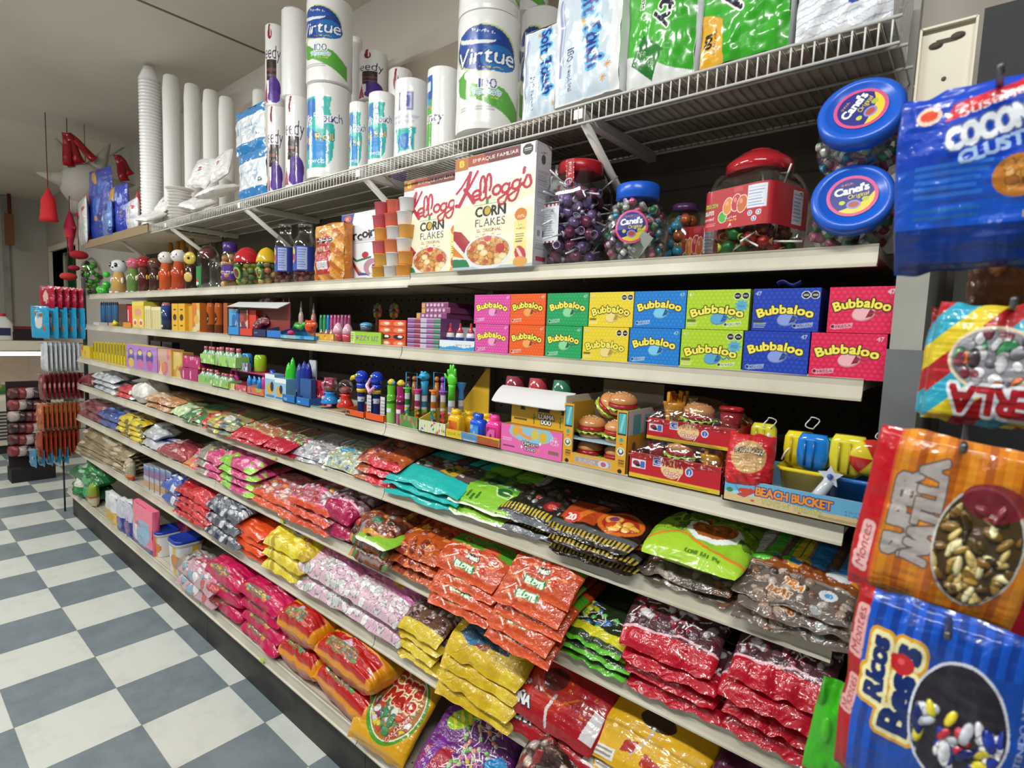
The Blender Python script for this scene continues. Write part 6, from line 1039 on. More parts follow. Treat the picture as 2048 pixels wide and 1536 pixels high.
for i, (u0, u1, v0, q, lab) in enumerate(((1010, 1052, 752, '8a1f38', 'dark red translucent cup upside down behind the white flap'), (1056, 1098, 756, 'b8303c', 'red translucent cup upside down behind the white flap'), (1104, 1146, 760, '1f6a4c', 'green translucent cup upside down behind the white flap'))):
    yy = yL+.06; xa_, r, h = cyl_at(u0, u1, yy, zl+.01); h = Zv(v0, xa_, yy)-(zl+.001); b = MB(); b.lathe([(r, 0), (r*.99, .003), (r*.80, h*.97), (r*.72, h), (0, h)], [rgb(q)*.7, rgb(q), rgb(q)*.8+.15, rgb(q)*.7+.25, rgb(q)*.7+.25], 24); place(b, 'candy_cup', 'shiny', xa_, yy, zl+.001, lab, 'cup', 'translucent cups')
# sour powder jugs
def sour(w, h, n):
    c = Cv(w, h, n, 'e0bc2c'); A = c.asp; c.poly([(A*.32, 0), (A*.30, 1), (A*.6, .9), (A*.62, 0)], '5f8ac8').poly([(A*.6, 0), (A*.6, .9), (A, .8), (A, 0)], 'b84a2c').text('SOUR POWDER BUBBLE GUM', A*.5, .55, .32, '4f8a2c', out='d9c83a', orad=.03, fit=A*.92, bold=.02).para(A*.35, .1, A*.58, .3, 2, 'dfe6f0').rect(A*.98, 0, A, 1, 'e6e0d8'); return c
o, jx0, jx1, y, z, h = tray_at(890, 1000, 867, 'S3', -.002, sour, 'c9a52a', 'display_tray', 'yellow, blue and red tray of toy powder jugs', 'display tray', hb=1.3, n=200)
def jug(r, hh, col, lab):
    m = MB(); m.lathe([(r*.85, 0), (r, .003), (r, hh*.66), (r*.8, hh*.76), (r*.45, hh*.80)], col, 24, p4=5, squish=.7); m.lathe([(r*.5, hh*.78), (r*.56, hh*.8), (r*.56, hh*.97), (0, hh)], col, 18)
    m.tube([(-r*.55, 0, hh*.74), (-r*.85, 0, hh*.88), (-r*.75, 0, hh*.98), (-r*.35, 0, hh*.93)], r*.14, col, 6); q = Cv(1, 1, 24, lab[0]); q.rect(.12, .15, .88, .85, lab[1]).blobs(4, .2, lab[1:], 1, z=0); m.grid(np.stack([(q.X-.5)*r*1.35, np.full_like(q.X, -r*.71-.0008), hh*(.1+.48*q.Y)], -1), q.c, smooth=False); return m.mesh('powder_jug', 'shiny')
for i, (u, v0, col, lab, nm, yo) in enumerate(((913, 818, 'f0bc1f', ('d9803a', 'e0602a', 'c84a20'), 'yellow', .03), (957, 826, '1f5ad8', ('3f7fe0', '4f9ae8', '8fc0f0'), 'blue', .03), (990, 829, 'f0409c', ('c8307c', 'e06ab0', 'a02060'), 'pink', .03), (938, 822, 'e8b820', ('e8b820', 'd9a81c', 'e8c040'), 'yellow', .09), (975, 826, 'e8b820', ('e8b820', 'd9a81c', 'e8c040'), 'yellow', .09))):
    x = Xu(u, y+yo, z+.03); hh = Zv(v0, x, y+yo)-z-.003; place(jug(.0225, hh, col, lab), 'powder_jug', 0, x, y+yo, z+.003, '%s toy jug, %s row of the powder tray%s' % (nm, 'front' if yo < .05 else 'back', '' if yo < .05 else ', behind the %s one' % ('yellow and blue' if i == 3 else 'blue and pink')), 'toy jug', 'toy jugs in the powder tray')
# yellow wedge carton, blue bottles behind
def wedge(u0, u1, v0, y, col, label):
    x0, x1 = Xu(u0, y, Z3), Xu(u1, y+.0, Z3); h = Zv(v0, x1, y)-Z3; b = MB(); v = [(x0, y, Z3), (x1, y, Z3), (x1, y, Z3+h), (x1-.012, y, Z3+h), (x0, y, Z3+h*.2)]; v += [(a, y+.003, c_) for a, _, c_ in v]; b.add(v, [(0, 1, 2, 3, 4), (9, 8, 7, 6, 5)]+[(i, i+5, (i+1) % 5+5, (i+1) % 5) for i in range(5)], col, False); o = b.obj('display_side_panel', 'card'); tag(o, label, 'carton panel')
wedge(905, 975, 738, y3+.115, 'd0a82c', 'sloping yellow side panel of a display behind the toy jugs')
# candy topper tubes in striped box
def strp(w, h, n): c = Cv(w, h, n, 'd8d8d0'); c.stripes(['e0d84a', 'd8d8d4', 'c4d4dc'], .12); c.blobs(16, .12, ['5a3a8c', '4a8a4a', 'c84a6a', '3f7fb8', 'c87a3a'], 3, z=0, asp=.5); return c
tray_at(836, 892, 843, 'S3', -.001, strp, 'd8d04a', 'display_tray', 'yellow striped tray of candy tubes with toy tops', 'display tray', hb=1.7, n=130, inner='8c7048')
tray_at(797, 836, 832, 'S3', .004, pr_(['5a8a4a', '7aa86a', 'a88a6a', 'c8604a'], seed=5), '4f8a3f', 'display_tray', 'small green tray of candy tubes with toy tops', 'display tray', hb=1.2, n=60)
def topper(u, v0, vm, col, seeds, cap, yo, label, kind='cap', r=.0078):
    yy = y3+yo; x = Xu(u, yy, Z3+.03); zt = Zv(v0, x, yy); zm = Zv(vm, x, yy); root = empty('candy_tube', (x, yy, Z3+.0035)); tag(root, label, 'candy tube', 'candy tubes with toy tops')
    hm = zm-Z3-.0035; ht_ = zt-Z3-.0035; c = Cv(.05, hm, 50, '2a2a30'); c.rect(0, .55, c.asp, 1, 'c8ccd4').rect(0, .62, c.asp, .8, rgb(col)*.7); c.blobs(70, .05, seeds, int(u), (0, .02, c.asp, .52), z=0, asp=1); b = wrapped([(r, 0), (r, hm)], c); b.obj('tube', 'shiny', root)
    b = MB()
    if kind == 'cap': b.lathe([(r*.9, hm), (r*1.0, hm+.006), (r*.8, hm+(ht_-hm)*.5), (r*1.7, ht_-.003), (r*1.75, ht_), (0, ht_)], cap, 14)
    elif kind == 'hand':
        b.lathe([(r*1.1, hm), (r*1.0, hm+(ht_-hm)*.35), (r*1.2, hm+(ht_-hm)*.45)], cap, 12); P = hm+(ht_-hm)*.6; b.ball((0, 0, P), r*1.8, cap, 12, sc=(1, .6, 1.1))
        for k, (a, L) in enumerate(((-.5, .8), (-.15, 1.25), (.15, 1.3), (.5, .9))): L = L*(ht_-P)*.8; b.tube([(r*1.6*a*1.6, 0, P+r), (r*2.6*a, -.002, P+r*.6+L*.6), (r*2.8*a+(.004 if k == 2 else 0), -.003, P+r*.4+L)], [.0042, .0045, .0032], cap, 8)
        b.tube([(-r*1.4, 0, P), (-r*2.4, -.003, P+.008), (-r*2.5, -.005, P+.016)], [.004, .004, .003], cap, 8)
    else:
        b.lathe([(r*1.15, hm), (r*1.15, hm+(ht_-hm)*.4), (r*1.4, hm+(ht_-hm)*.55), (r*1.0, hm+(ht_-hm)*.6)], cap, 12); b.ball((0, -.002, hm+(ht_-hm)*.78), r*1.6, cap, 12, sc=(1.1, 1.2, .9)); b.box(-r*1.4, -r*2.6, hm+(ht_-hm)*.72, r*1.4, 0, hm+(ht_-hm)*.78, rgb(cap)*.85); [b.ball((s*r*.8, -r*.6, hm+(ht_-hm)*.93), r*.55, cap, 8) for s in (-1, 1)]
    b.obj('toy_top', 'plastic', root)
sd = ['d8c83a', '4a9ad0', '4fae4a', 'd8602a', 'c83a4a']
for a in ((814, 775, 785, '3fae4a', ['3f9ad8', 'd8d83a', '4fae4a'], '4fc83a', .03, 'candy tube with a green flared top, leftmost of the tubes'), (834, 778, 788, 'd83a8c', ['d8c83a', '4fae4a', 'd85a2a'], 'd83a9c', .03, 'candy tube with a pink flared top beside the green one'), (866, 780, 790, 'f08a2a', ['4a9a4a', 'd8c02a', '3f8ac8'], 'f08a2a', .035, 'candy tube with an orange flared top'), (885, 782, 790, 'e8c84a', ['d84a5a', 'd83a3a', 'e88a4a'], '9a5ac0', .05, 'candy tube with a purple top behind the orange one')): topper(*a)
topper(848, 742, 790, '3fa0c8', sd, '38a8d8', .05, 'candy tube topped by a light blue crocodile head', 'croc', .009)
topper(902, 732, 800, 'd8d8dc', ['d84a3a', 'e8a83a', 'd83a5a'], '5ad03a', .055, 'tall candy tube topped by a bright green hand', 'hand', .010)
topper(921, 765, 800, 'b8c4d0', ['3a6ab0', '2f5fa8'], '3f8ad0', .085, 'light blue tube behind the green hand', 'cap', .008)
for i, (u, q, q2) in enumerate(((817, '38a0d8', '3a2a2c'), (828, '8a5a3a', 'a8683a'), (872, '8a3aa8', 'c87a2a'), (884, '9a50c0', '8a48b0'))):
    yy = y3+.075; x = Xu(u, yy, Z3+.05); zt = Zv(745, x, yy)-Z3; b = MB(); b.lathe([(.007, 0), (.007, zt*.55), (.009, zt*.6), (.006, zt*.8)], q2, 10); b.ball((0, 0, zt*.86), .008, q2, 10); place(b, 'swing_toy_tube', 'plastic', x, yy, Z3+.0035, 'dark toy tube hanging under the light blue bars, %s from the left' % ordn(i), 'candy tube', 'toy tubes under the blue bars')
    if i % 2 == 0: b = MB(); x2 = Xu(u+22, yy, Z3+.05)-x; b.tube([(0, 0, 0), (0, 0, zt*.98), (x2, 0, zt*.98), (x2, 0, 0)], .0014, '3aa0d8', 6); place(b, 'blue_bar_frame', 'plastic', x-.009, yy-.004, Z3+.0035, 'thin light blue bar frame over the toy tubes, %s one' % ('left' if i == 0 else 'right'), 'toy frame', 'light blue bar frames')
for i, (u, v0, q, lab) in enumerate(((778, 748, '6ac83a', 'tall green tube with a small yellow and blue top'), (797, 750, 'a82a6a', 'tall magenta tube with a small yellow and orange top'))):
    yy = y3+.012+.006*i; x, r, _ = cyl_at(u-9, u+9, yy, Z3); h = Zv(v0+22, x, yy)-Z3; root = empty('long_candy_tube', (x, yy+.008, Z3)); tag(root, lab, 'candy tube'); c = Cv(.06, h, 60, q); c.rect(0, .52, c.asp, .6, rgb(q)*.6).text('push pop' if i else 'pop', c.asp*.5, .62, .06, 'f0e8f0', fit=c.asp*.25).rect(0, 0, c.asp, .3, rgb(q)*.7+.25).rect(c.asp*.4, .3, c.asp*.65, .4, 'e8e4ea'); b = wrapped([(r*.9, 0), (r, .004), (r, h*.72), (r*.85, h*.75), (r*.95, h)], c); b.obj('tube', 'shiny', root)
    b = MB(); b.ball((0, 0, h+.008), .011, 'e0cc3a', 12); [b.lathe([(.004, 0), (.006, .014), (0, .017)], ['3f9ad8', 'e0903a'][i], 8, M4=Matrix.Translation((0, 0, h+.006)) @ Matrix.Rotation(s*1.5, 4, 'Y')) for s in (-1, 1)]; b.obj('top', 'plastic', root)
# parrot heads on pens in orange trays
for i, (u0, u1, v0, lab) in enumerate(((690, 728, 821, 'orange tray with a dark drawing under the blue bird-headed pens'), (730, 768, 828, 'orange tray with white cards under the blue bird-headed pens'))):
    tray_at(u0, u1, v0, 'S3', .002, (lambda w, h, n: Cv(w, h, n, 'e0581f').ell(.8, .5, .5, .35, '2a2a48').rect(.6, .3, 1.1, .45, 'd8c83a').rect(.05, .1, .35, .6, 'd8a088')) if i == 0 else 'e85a20', 'd8501c', 'display_tray', lab, 'display tray', 'orange trays of bird pens', hb=1.5, n=70)
for i, (u, v0, yo, beak) in enumerate(((722, 744, .03, 'e8b81f'), (752, 746, .035, 'e8a8b0'))):
    yy = y3+yo; x, r, _ = cyl_at(u-12, u+13, yy, Z3); zt = Zv(v0, x, yy)-Z3; root = empty('bird_pen', (x, yy, Z3+.0035)); tag(root, 'blue bird-headed candy pen, %s of the two' % ['left', 'right'][i], 'candy pen', 'blue bird-headed pens'); c = Cv(.05, zt*.5, 40, '1f2f6c'); c.rect(0, .6, c.asp, .8, 'c8d0e0').text('bird', c.asp/2, .7, .12, '1f2f6c', fit=.5); b = wrapped([(r*.62, 0), (r*.62, zt*.52)], c); b.obj('tube', 'shiny', root)
    b = MB(); b.lathe([(r*.75, zt*.52), (r*.8, zt*.60)], 'e0b82a', 16); b.lathe([(r*.7, zt*.60), (r*.85, zt*.72)], '1f3fc0', 16); b.obj('collar', 'shiny', root)
    b = MB(); b.ball((0, 0, zt*.86), r*1.12, '1a3fc4', 18); b.obj('head', 'shiny', root); b = MB(); b.tube([(-r*.7, -r*.4, zt*.86), (-r*1.5, -r*.7, zt*.84), (-r*1.9, -r*.8, zt*.78)] if i == 0 else [(-r*.4, -r*.9, zt*.86), (-r*.9, -r*1.2, zt*.70), (0, -r*1.3, zt*.56), (r*.9, -r*1.1, zt*.68)], [r*.42, r*.38, r*.2] if i == 0 else [r*.2, r*.35, r*.4, r*.28], ['e8c81f', 'e0a0c8'][i], 8); b.ball((0, -r*1.0, zt*.9), r*.28, 'f0d83a', 8); b.ball((0, -r*1.22, zt*.9), r*.12, '101010', 6); b.obj('beak', 'shiny', root)
for i, u in enumerate((733, 741, 760, 766)): cart(u, u+9, 790+2*i, 'S3', .02+.01*(i % 2), lambda w, h, n: Cv(w, h, n, 'd8d4da').para(.05, .1, .5, .9, 6, '8a8890'), ['1f1f38', '6a2a4a', '2a2a48', '8a3a30'][i], 'candy_card', 'narrow white barcode card among the orange trays, %s from the left' % ordn(i), 'card', 'barcode cards', d=.012, n=36)
# gumball machines
for i, (u0, u1, v0, bc, lab) in enumerate(((642, 678, 757, '2f8fe0', 'blue-based toy gumball machine'), (674, 708, 758, 'd8382c', 'red-based toy gumball machine'))):
    yy = y3+.035-.012*i; x, r, h = cyl_at(u0, u1, yy, Z3+.028, v0); zb = Z3+.020; h = Zv(v0, x, yy)-zb; root = empty('gumball_machine', (x, yy, zb)); tag(root, lab, 'gumball machine', 'toy gumball machines'); b = MB(); b.lathe([(r*1.0, 0), (r*1.05, .004), (r*.8, h*.22), (r*.5, h*.38), (r*.75, h*.46)], bc, 20); b.obj('base', 'shiny', root); b = MB(); b.ball((0, 0, h*.72), r*.92, 'ffffff', 18); b.obj('globe', 'clear', root); b = MB(); b.ball((0, -r*.8, h*.22), r*.28, 'b8c0c8', 8); b.obj('knob', 'plastic', root)
    b = MB(); b.ball((0, 0, h*.60), r*.72, ['8a4a4a', 'b85a5a'][i], 14, sc=(1, 1, .7)); o = b.obj('candy_fill', 'foil', loc=(x, yy, zb)); tag(o, 'mixed tiny candies inside the %s gumball machine' % ['blue-based', 'red-based'][i], 'candies', kind='stuff')
def gmt(w, h, n): return Cv(w, h, n, 'b8482c').blobs(8, .2, ['3f7fa8', '9a3a3a', 'd08a4a'], 3, z=0).rect(0, 0, 9, .15, '1f2f5a')
tray_at(645, 695, 822, 'S3', .006, gmt, '5a2a4a', 'display_tray', 'low dark orange tray under the toy gumball machines', 'display tray', hb=1, n=70); tray_at(618, 644, 812, 'S3', .004, pr_(['4f8a7a', '3f7a8a', '7ab0a0'], seed=4), '2f7f9a', 'display_tray', 'small teal tray left of the gumball machines', 'display tray', hb=1, n=40)
cart(624, 648, 762, 'S3', .05, pr_(['b8283c', 'e0e0e0', '8a1a2a', 'd85a7a'], n2=14, r=.12, seed=2), '8a2434', 'candy_card', 'red and white card behind the small teal tray', 'card', d=.02, n=50); cart(648, 664, 756, 'S3', .06, pr_(['d84a7c', 'e8a0b8', 'b82a5a'], n2=10, r=.15, seed=7), 'a83058', 'candy_card', 'pink card behind the blue-based gumball machine', 'card', d=.02, n=40)
for i, (u0, u1, v0, q, lab) in enumerate(((565, 590, 790, '1f6fb8', 'bright blue tray under the green pencil toys'), (592, 619, 796, '2070c0', 'bright blue tray with white letters beside the teal tray'))): tray_at(u0, u1, v0, 'S3', .0, lambda w, h, n: Cv(w, h, n, q).text('mega', .7, .5, .35, 'b8d8f0', fit=.8), rgb(q)*.8, 'display_tray', lab, 'display tray', hb=1.2, n=50)
for i, (u, v0, q) in enumerate(((577, 725, '3fc83a'), (585, 715, '37b835'), (598, 727, '3a5a9c'), (608, 722, '2a3f9c'), (617, 724, '2a2f8c'))):
    yy = y3+.03+.008*i; x, r, _ = cyl_at(u-6, u+7, yy, Z3); h = Zv(v0, x, yy)-Z3-.003; b = MB(); b.lathe([(r*.6, 0), (r*.7, h*.25), (r*1.1, h*.35), (r*1.1, h*.72), (r*.7, h*.9), (r*.15, h)], q, 14); place(b, 'pencil_toy', 'shiny', x, yy, Z3+.003, '%s pencil-shaped candy toy, %s from the left' % (['bright green', 'green', 'slate blue', 'dark blue', 'navy'][i], ordn(i)), 'pencil toy', 'pencil-shaped toys')
cart(600, 622, 758, 'S3', .025, '2f5a98', '24487c', 'blue_block', 'plain blue box leaning in front of the navy pencil toys', 'toy box', d=.02); cart(618, 631, 720, 'S3', .09, lambda w, h, n: Cv(w, h, n, 'c8ccd4').rect(0, .2, .6, .6, '5a6a9c'), 'a8acb8', 'toy_card', 'pale card standing behind the pencil toys', 'card', d=.006, n=30)
# white and blue boxes with coloured tops
for i, (u0, u1, v0, lab) in enumerate(((530, 549, 748, 'pale blue box with blue caps, left of two'), (549, 572, 757, 'white and blue box in front, right of two'))): cart(u0, u1, v0, 'S3', .004, lambda w, h, n: Cv(w, h, n, '8fc0dc').rect(0, .8, 9, 1, 'e8eef0').ell(.45, .4, .3, .25, 'd8a83a').ell(.6, .5, .15, .2, '2a2f48').rect(.1, .05, .8, .15, '3f7fb0'), '6aa0c0', 'candy_box', lab, 'candy box', 'pale blue boxes', d=.04, n=50)
for i, (u, v, q) in enumerate(((551, 748, '1f3fd8'), (566, 751, 'd82a3a'), (536, 740, '2a4ad0'))): yy = y3+.05; x = Xu(u, yy, Z3+.05); h = Zv(v, x, yy)-Z3; b = MB(); b.lathe([(.014, 0), (.014, h*.8), (.010, h*.84), (.011, h)], q, 12); place(b, 'candy_bottle', 'shiny', x, yy+.02, Z3, '%s capped bottle behind the pale blue boxes' % ['bright blue', 'red', 'deep blue'][i], 'candy bottle')
# magenta, orange and blue trays, drink-shaped candies, cans
tray_at(494, 528, 776, 'S3', .002, pr_(['d8704a', '7ac84a', '3f6ab8', 'e0c84a', 'd84a7a'], seed=6), 'd8b08a', 'display_tray', 'orange tray with green and blue dots, right of the pink one', 'display tray', hb=1.3, n=50); tray_at(470, 493, 770, 'S3', .004, pr_(['c84a6a', 'e08a6a', 'd8c0a0'], seed=8), 'b83a5a', 'display_tray', 'pink and orange tray left of the orange one', 'display tray', hb=1.4, n=50); tray_at(452, 470, 766, 'S3', .008, pr_(['d8c88a', 'c8a04a', 'e8e0c0'], seed=9), 'c8b07a', 'display_tray', 'cream tray right of the green bottle trays', 'display tray', hb=1.1, n=40)
for i, (u, v, q) in enumerate(((500, 752, '2f8fe0'), (510, 753, '2a84d8'), (520, 755, '2f8fe0'), (464, 742, 'e83a9c'), (474, 744, 'e0409c'), (529, 748, 'e04a9c'), (536, 752, 'b8a0d8'))): yy = y3+.045; x = Xu(u, yy, Z3+.05); h = Zv(v, x, yy)-Z3; b = MB(); b.lathe([(.011, 0), (.011, h*.75), (.006, h*.85), (.006, h)], q, 12); place(b, 'candy_bottle', 'shiny', x, yy, Z3+.003, '%s bottle-shaped candy, %s in the row of low trays' % (['blue', 'blue', 'blue', 'pink', 'pink', 'pink', 'lilac'][i], ordn(i)), 'candy bottle', 'bottle-shaped candies in low trays')
zz = Zv(745, Xu(490, y3+.03, Z3+.05), y3+.03); b = MB(); b.box(Xu(462, y3+.03, zz), y3+.03, zz, Xu(533, y3+.03, zz), y3+.12, zz+.004, 'b02a6a'); o = b.obj('magenta_tray', 'card'); tag(o, 'thin magenta tray holding the blue and green cans', 'display tray'); b = MB(); b.box(Xu(462, y3+.07, zz), y3+.085, Z3, Xu(533, y3+.07, zz), y3+.12, zz, '5a1a3a'); o = b.obj('candy_box', 'card'); tag(o, 'dark magenta box supporting the thin magenta tray', 'candy box')
for i, (u0, u1, v0, q, lab) in enumerate(((472, 484, 705, '8fc83a', 'green can behind the blue can'), (483, 506, 707, '3a9fe0', 'blue can on the magenta tray'), (508, 534, 710, '9ac82a', 'lime green can right of the blue one'))):
    yy = y3+.08; x, r, _ = cyl_at(u0, u1, yy, zz); h = Zv(v0, x, yy)-zz-.004; b = MB(); b.lathe([(r*.9, 0), (r, .004), (r, h*.86), (r*.85, h*.95), (r*.8, h), (0, h)], q, 18); place(b, 'candy_can', 'shiny', x, yy, zz+.0045, lab, 'can', 'cans on the magenta tray')
for i, (u, v0, q) in enumerate(((468, 722, 'e07ab0'), (478, 727, '8a8aa0'), (489, 726, 'a0a8b8'))): cart(u-5, u+6, v0, 'S3', .03, pr_([q, 'd8d8e0', '6a4a7a'], n2=6, seed=i), rgb(q)*.7, 'candy_pack', '%s pack in front of the cans, %s from the left' % (['pink', 'dark grey', 'pale grey'][i], ordn(i)), 'candy pack', 'small packs before the cans', d=.015, n=30, z0=zz+.0045)
def milk(u0, u1, v0, z0, lab, trayc, yo):
    yy = y3+yo; o, a0, a1, y, z, h = tray_at(u0, u1, v0, 'S3', yo, pr_([trayc, '9ac86a', 'c8b04a', '6aa04a', 'd8e0c0'], seed=int(u0), n2=8, r=.25), '8ab86a', 'display_tray', lab+' tray of small green bottles', 'display tray', 'trays of small green bottles', hb=1.05, n=60, z0=z0, d=.06)
    n = 4; 
    for i in range(n):
        x = a0+(a1-a0)*(i+.5)/n; bh = h*1.75; b = MB(); b.lathe([((a1-a0)/n*.42, 0), ((a1-a0)/n*.42, bh*.55), ((a1-a0)/n*.2, bh*.72), ((a1-a0)/n*.17, bh*.8)], '9cc0a0', 10); b.lathe([((a1-a0)/n*.2, bh*.8), ((a1-a0)/n*.18, bh), (0, bh)], 'c86a78', 10); place(b, 'mini_milk_bottle', 'shiny', x, y+.02+.004*(i % 2), z+.003, 'mini green bottle with pink cap in the %s tray, %s from the left' % (lab, ordn(i)), 'candy bottle', 'mini green bottles')
    return z+h*1.8
zl = milk(395, 427, 752, None, 'lower left', '8ac06a', .004); milk(424, 457, 760, None, 'lower right', '8ac06a', .0)
zm_ = Zv(728, Xu(420, y3+.02, Z3+.08), y3+.02); milk(400, 430, 709, zm_, 'upper left', '9ad06a', .012); milk(430, 472, 713, zm_-.001, 'upper right', '9ad06a', .008)
for i, (u0, u1, v0, lab) in enumerate(((363, 377, 735, 'lower magenta box with pale bottles, left'), (377, 396, 737, 'lower magenta box with pale bottles, right'))): o, xm, yy, zq = cart(u0, u1, v0, 'S3', .004, lambda w, h, n: Cv(w, h, n, 'b01f6a').ell(.4, .45, .12, .35, 'e8c0d0'), '8a1850', 'candy_box', lab, 'candy box', 'magenta boxes', d=.05, n=40)
cart(366, 400, 713, 'S3', .008, pr_(['b8226c', 'e0b0c0', 'd8a04a', 'd84a8c'], seed=3), '8a1850', 'candy_box', 'upper magenta box on the two lower ones', 'candy box', 'magenta boxes', d=.05, n=50, z0=zq+.001)
def girl(w, h, n): c = Cv(w, h, n, 'a87ac0'); A = c.asp; [c.ell(A*(.17+.3*i), .55, A*.11, .3, '4a3a9c').ell(A*(.17+.3*i), .7, A*.06, .1, 'e0b84a').ell(A*(.17+.3*i), .25, A*.09, .2, ['d8b84a', 'c86a9c', 'b85a9c'][i]) for i in range(3)]; return c
cart(253, 315, 691, 'S3', .004, girl, '8a5aa0', 'toy_box', 'long purple patterned box with dark blue and gold shapes', 'toy box', d=.06, n=120, top='e8c84a'); cart(316, 343, 698, 'S3', .003, pr_(['c8a08a', 'e0c8b0', 'd8884a', 'c86a8a'], n2=8, r=.25, seed=4), 'c8a03a', 'toy_box', 'pink and tan patterned box right of the long purple one', 'toy box', d=.06, n=60, top='c87a8a'); cart(343, 366, 704, 'S3', .012, pr_(['c8964a', 'd8c06a', '9a5a3a'], n2=5, r=.3, seed=5), 'b8803a', 'toy_box', 'tan and gold box left of the magenta boxes', 'toy box', d=.05, n=40)
tray_at(186, 252, 728, 'S3', .002, lambda w, h, n: Cv(w, h, n, 'd8c83a').stripes(['d8c84a', 'e8dc4a'], .2), 'e0cc3a', 'display_tray', 'low yellow tray of brown and yellow chocolate pens', 'display tray', hb=1.2, n=40)
for i in range(11):
    u = 188+i*6.1; yy = y3+.02+.006*(i % 2); x = Xu(u, yy, Z3+.03); h = Zv(684+.4*i, x, yy)-Z3; q = Cv(.02, h, 24, 'e8d42a'); q.rect(0, .42, 1, .95, '5a3a1c'); b = carton(.017, .012, h, q, 'e0cc2a'); place(b, 'chocolate_pen', 'card', x, yy, Z3+.003, 'brown and yellow chocolate pen in the low tray, %s from the left' % ordn(i), 'candy pen', 'chocolate pens in the yellow tray')
cart(163, 180, 692, 'S3', .004, pr_(['e0c42a', 'e8b03a', 'd8602a'], n2=5, r=.3, seed=1), 'd0b02a', 'candy_box', 'small yellow box at the far left of the toy shelf', 'candy box', d=.05, n=30)
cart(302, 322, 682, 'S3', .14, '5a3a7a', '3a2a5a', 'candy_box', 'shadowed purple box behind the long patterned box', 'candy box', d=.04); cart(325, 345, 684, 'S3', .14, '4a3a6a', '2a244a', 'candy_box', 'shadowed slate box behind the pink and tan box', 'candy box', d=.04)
# ================================================================== shelves of candy bags
def D(bg, *ops, w=.22, h=.18, n=100):
    """design from a short list of strokes; positions are fractions of the bag (x across, y from the front end)"""
    c = Cv(w, h, n, bg); A = c.asp
    for o in ops:
        k = o[0]
        if k == 'r': c.rect(o[1]*A, o[2], o[3]*A, o[4], o[5])
        elif k == 'e': c.ell(o[1]*A, o[2], o[3], o[4], o[5], o[6] if len(o) > 6 else 0)
        elif k == 't': c.text(o[1], o[2]*A, o[3], o[4], o[5], out=o[6], orad=.018, fit=o[7]*A if o[7] else None, rot=o[8] if len(o) > 8 else 0, bold=.008)
        elif k == 'b': c.blobs(o[1], o[2], o[3], o[4], tuple(q*(A if i % 2 == 0 else 1) for i, q in enumerate(o[5])) if len(o) > 5 else None, z=.005)
        elif k == 'l': c.lolly(o[1], o[2], o[3], o[4], tuple(q*(A if i % 2 == 0 else 1) for i, q in enumerate(o[5])) if len(o) > 5 else None)
        elif k == 's': c.stripes(o[1], o[2], o[3], tuple(q*(A if i % 2 == 0 else 1) for i, q in enumerate(o[4])) if len(o) > 4 else None)
        elif k == 'p': c.poly([(x*A, y) for x, y in o[1]], o[2])
        elif k == 'c': c.curve([(x*A, y) for x, y in o[1]], o[2], o[3])
        elif k == 'm': c.para(o[1]*A, o[2], o[3]*A, o[4], o[5], o[6])
    return c
def squeeze_(cv, f):
    q = Cv.__new__(Cv); q.__dict__.update(cv.__dict__); i = np.minimum((np.arange(cv.ny)/f).astype(int), cv.ny-1); q.c = cv.c[i]; q.z = cv.z[i]; return q
NUM = ['lowest', 'second', 'third', 'fourth', 'fifth', 'sixth', 'seventh']
SN = {'S4': 'upper bag shelf', 'S5': 'middle bag shelf', 'S6': 'lower bag shelf', 'B': 'bottom shelf'}
def stack(k, u0, u1, vt, n, cv, name, what, l=.20, ptop=None, sq=.64, over=.0, mt='film', droop=.02, rz=0, pitch=0, lump=.3, seed=None, cat='candy bag', jit=.012, under=None, hang=0, steps=None, fill=.5, sag=.01):
    """n bags piled flat at the shelf front; u0..u1 and vt are where the front of the pile shows"""
    if l > .13 and n < 6: cv = squeeze_(cv, sq)
    ly, z0 = SH[k]; yf = ly-over; seed = int(u0) if seed is None else seed
    x0, x1 = Xu(u0, yf, z0+.02), Xu(u1, yf, z0+.02); w = x1-x0; xm = (x0+x1)/2; pT = ptop if ptop is not None else (.24 if l > .17 else .10); zt = Zv(vt, xm, yf+l*.5)-math.sin(pT)*l*.55; H = max(.016*n, zt-z0); t = H/n*1.12
    m = [pillow(w, l, t, cv, seed+i*5, droop=droop, dy=-l*.1, lump=lump, under=under, sag=sag, fill=fill).mesh(name, mt) for i in range(min(n, 2))]
    out = []
    for i in range(n):
        rd = random.Random(seed*3+i); o = bpy.data.objects.new(name, m[i % len(m)]); COL.objects.link(o)
        pt = pT*(1 if i == n-1 else .35); pitch = pt
        o.location = (xm+rd.uniform(-1, 1)*jit, yf+l/2+rd.uniform(-.5, .5)*jit-(steps or 0)*(n-1-i), z0+.001+i*H/n+(droop*.25)+math.sin(pt)*l*.45); o.rotation_euler = (pitch, 0, rz+rd.uniform(-1, 1)*.05)
        pos = '' if n == 1 else ', '+('topmost' if i == n-1 else NUM[i])
        tag(o, '%s, %s%s' % (what, SN[k], pos), cat, 'pile: '+what if n > 1 else None); out.append(o)
    return out
foil = ['c9cfd4', '8f979e', 'eef0f2', '5f666c']
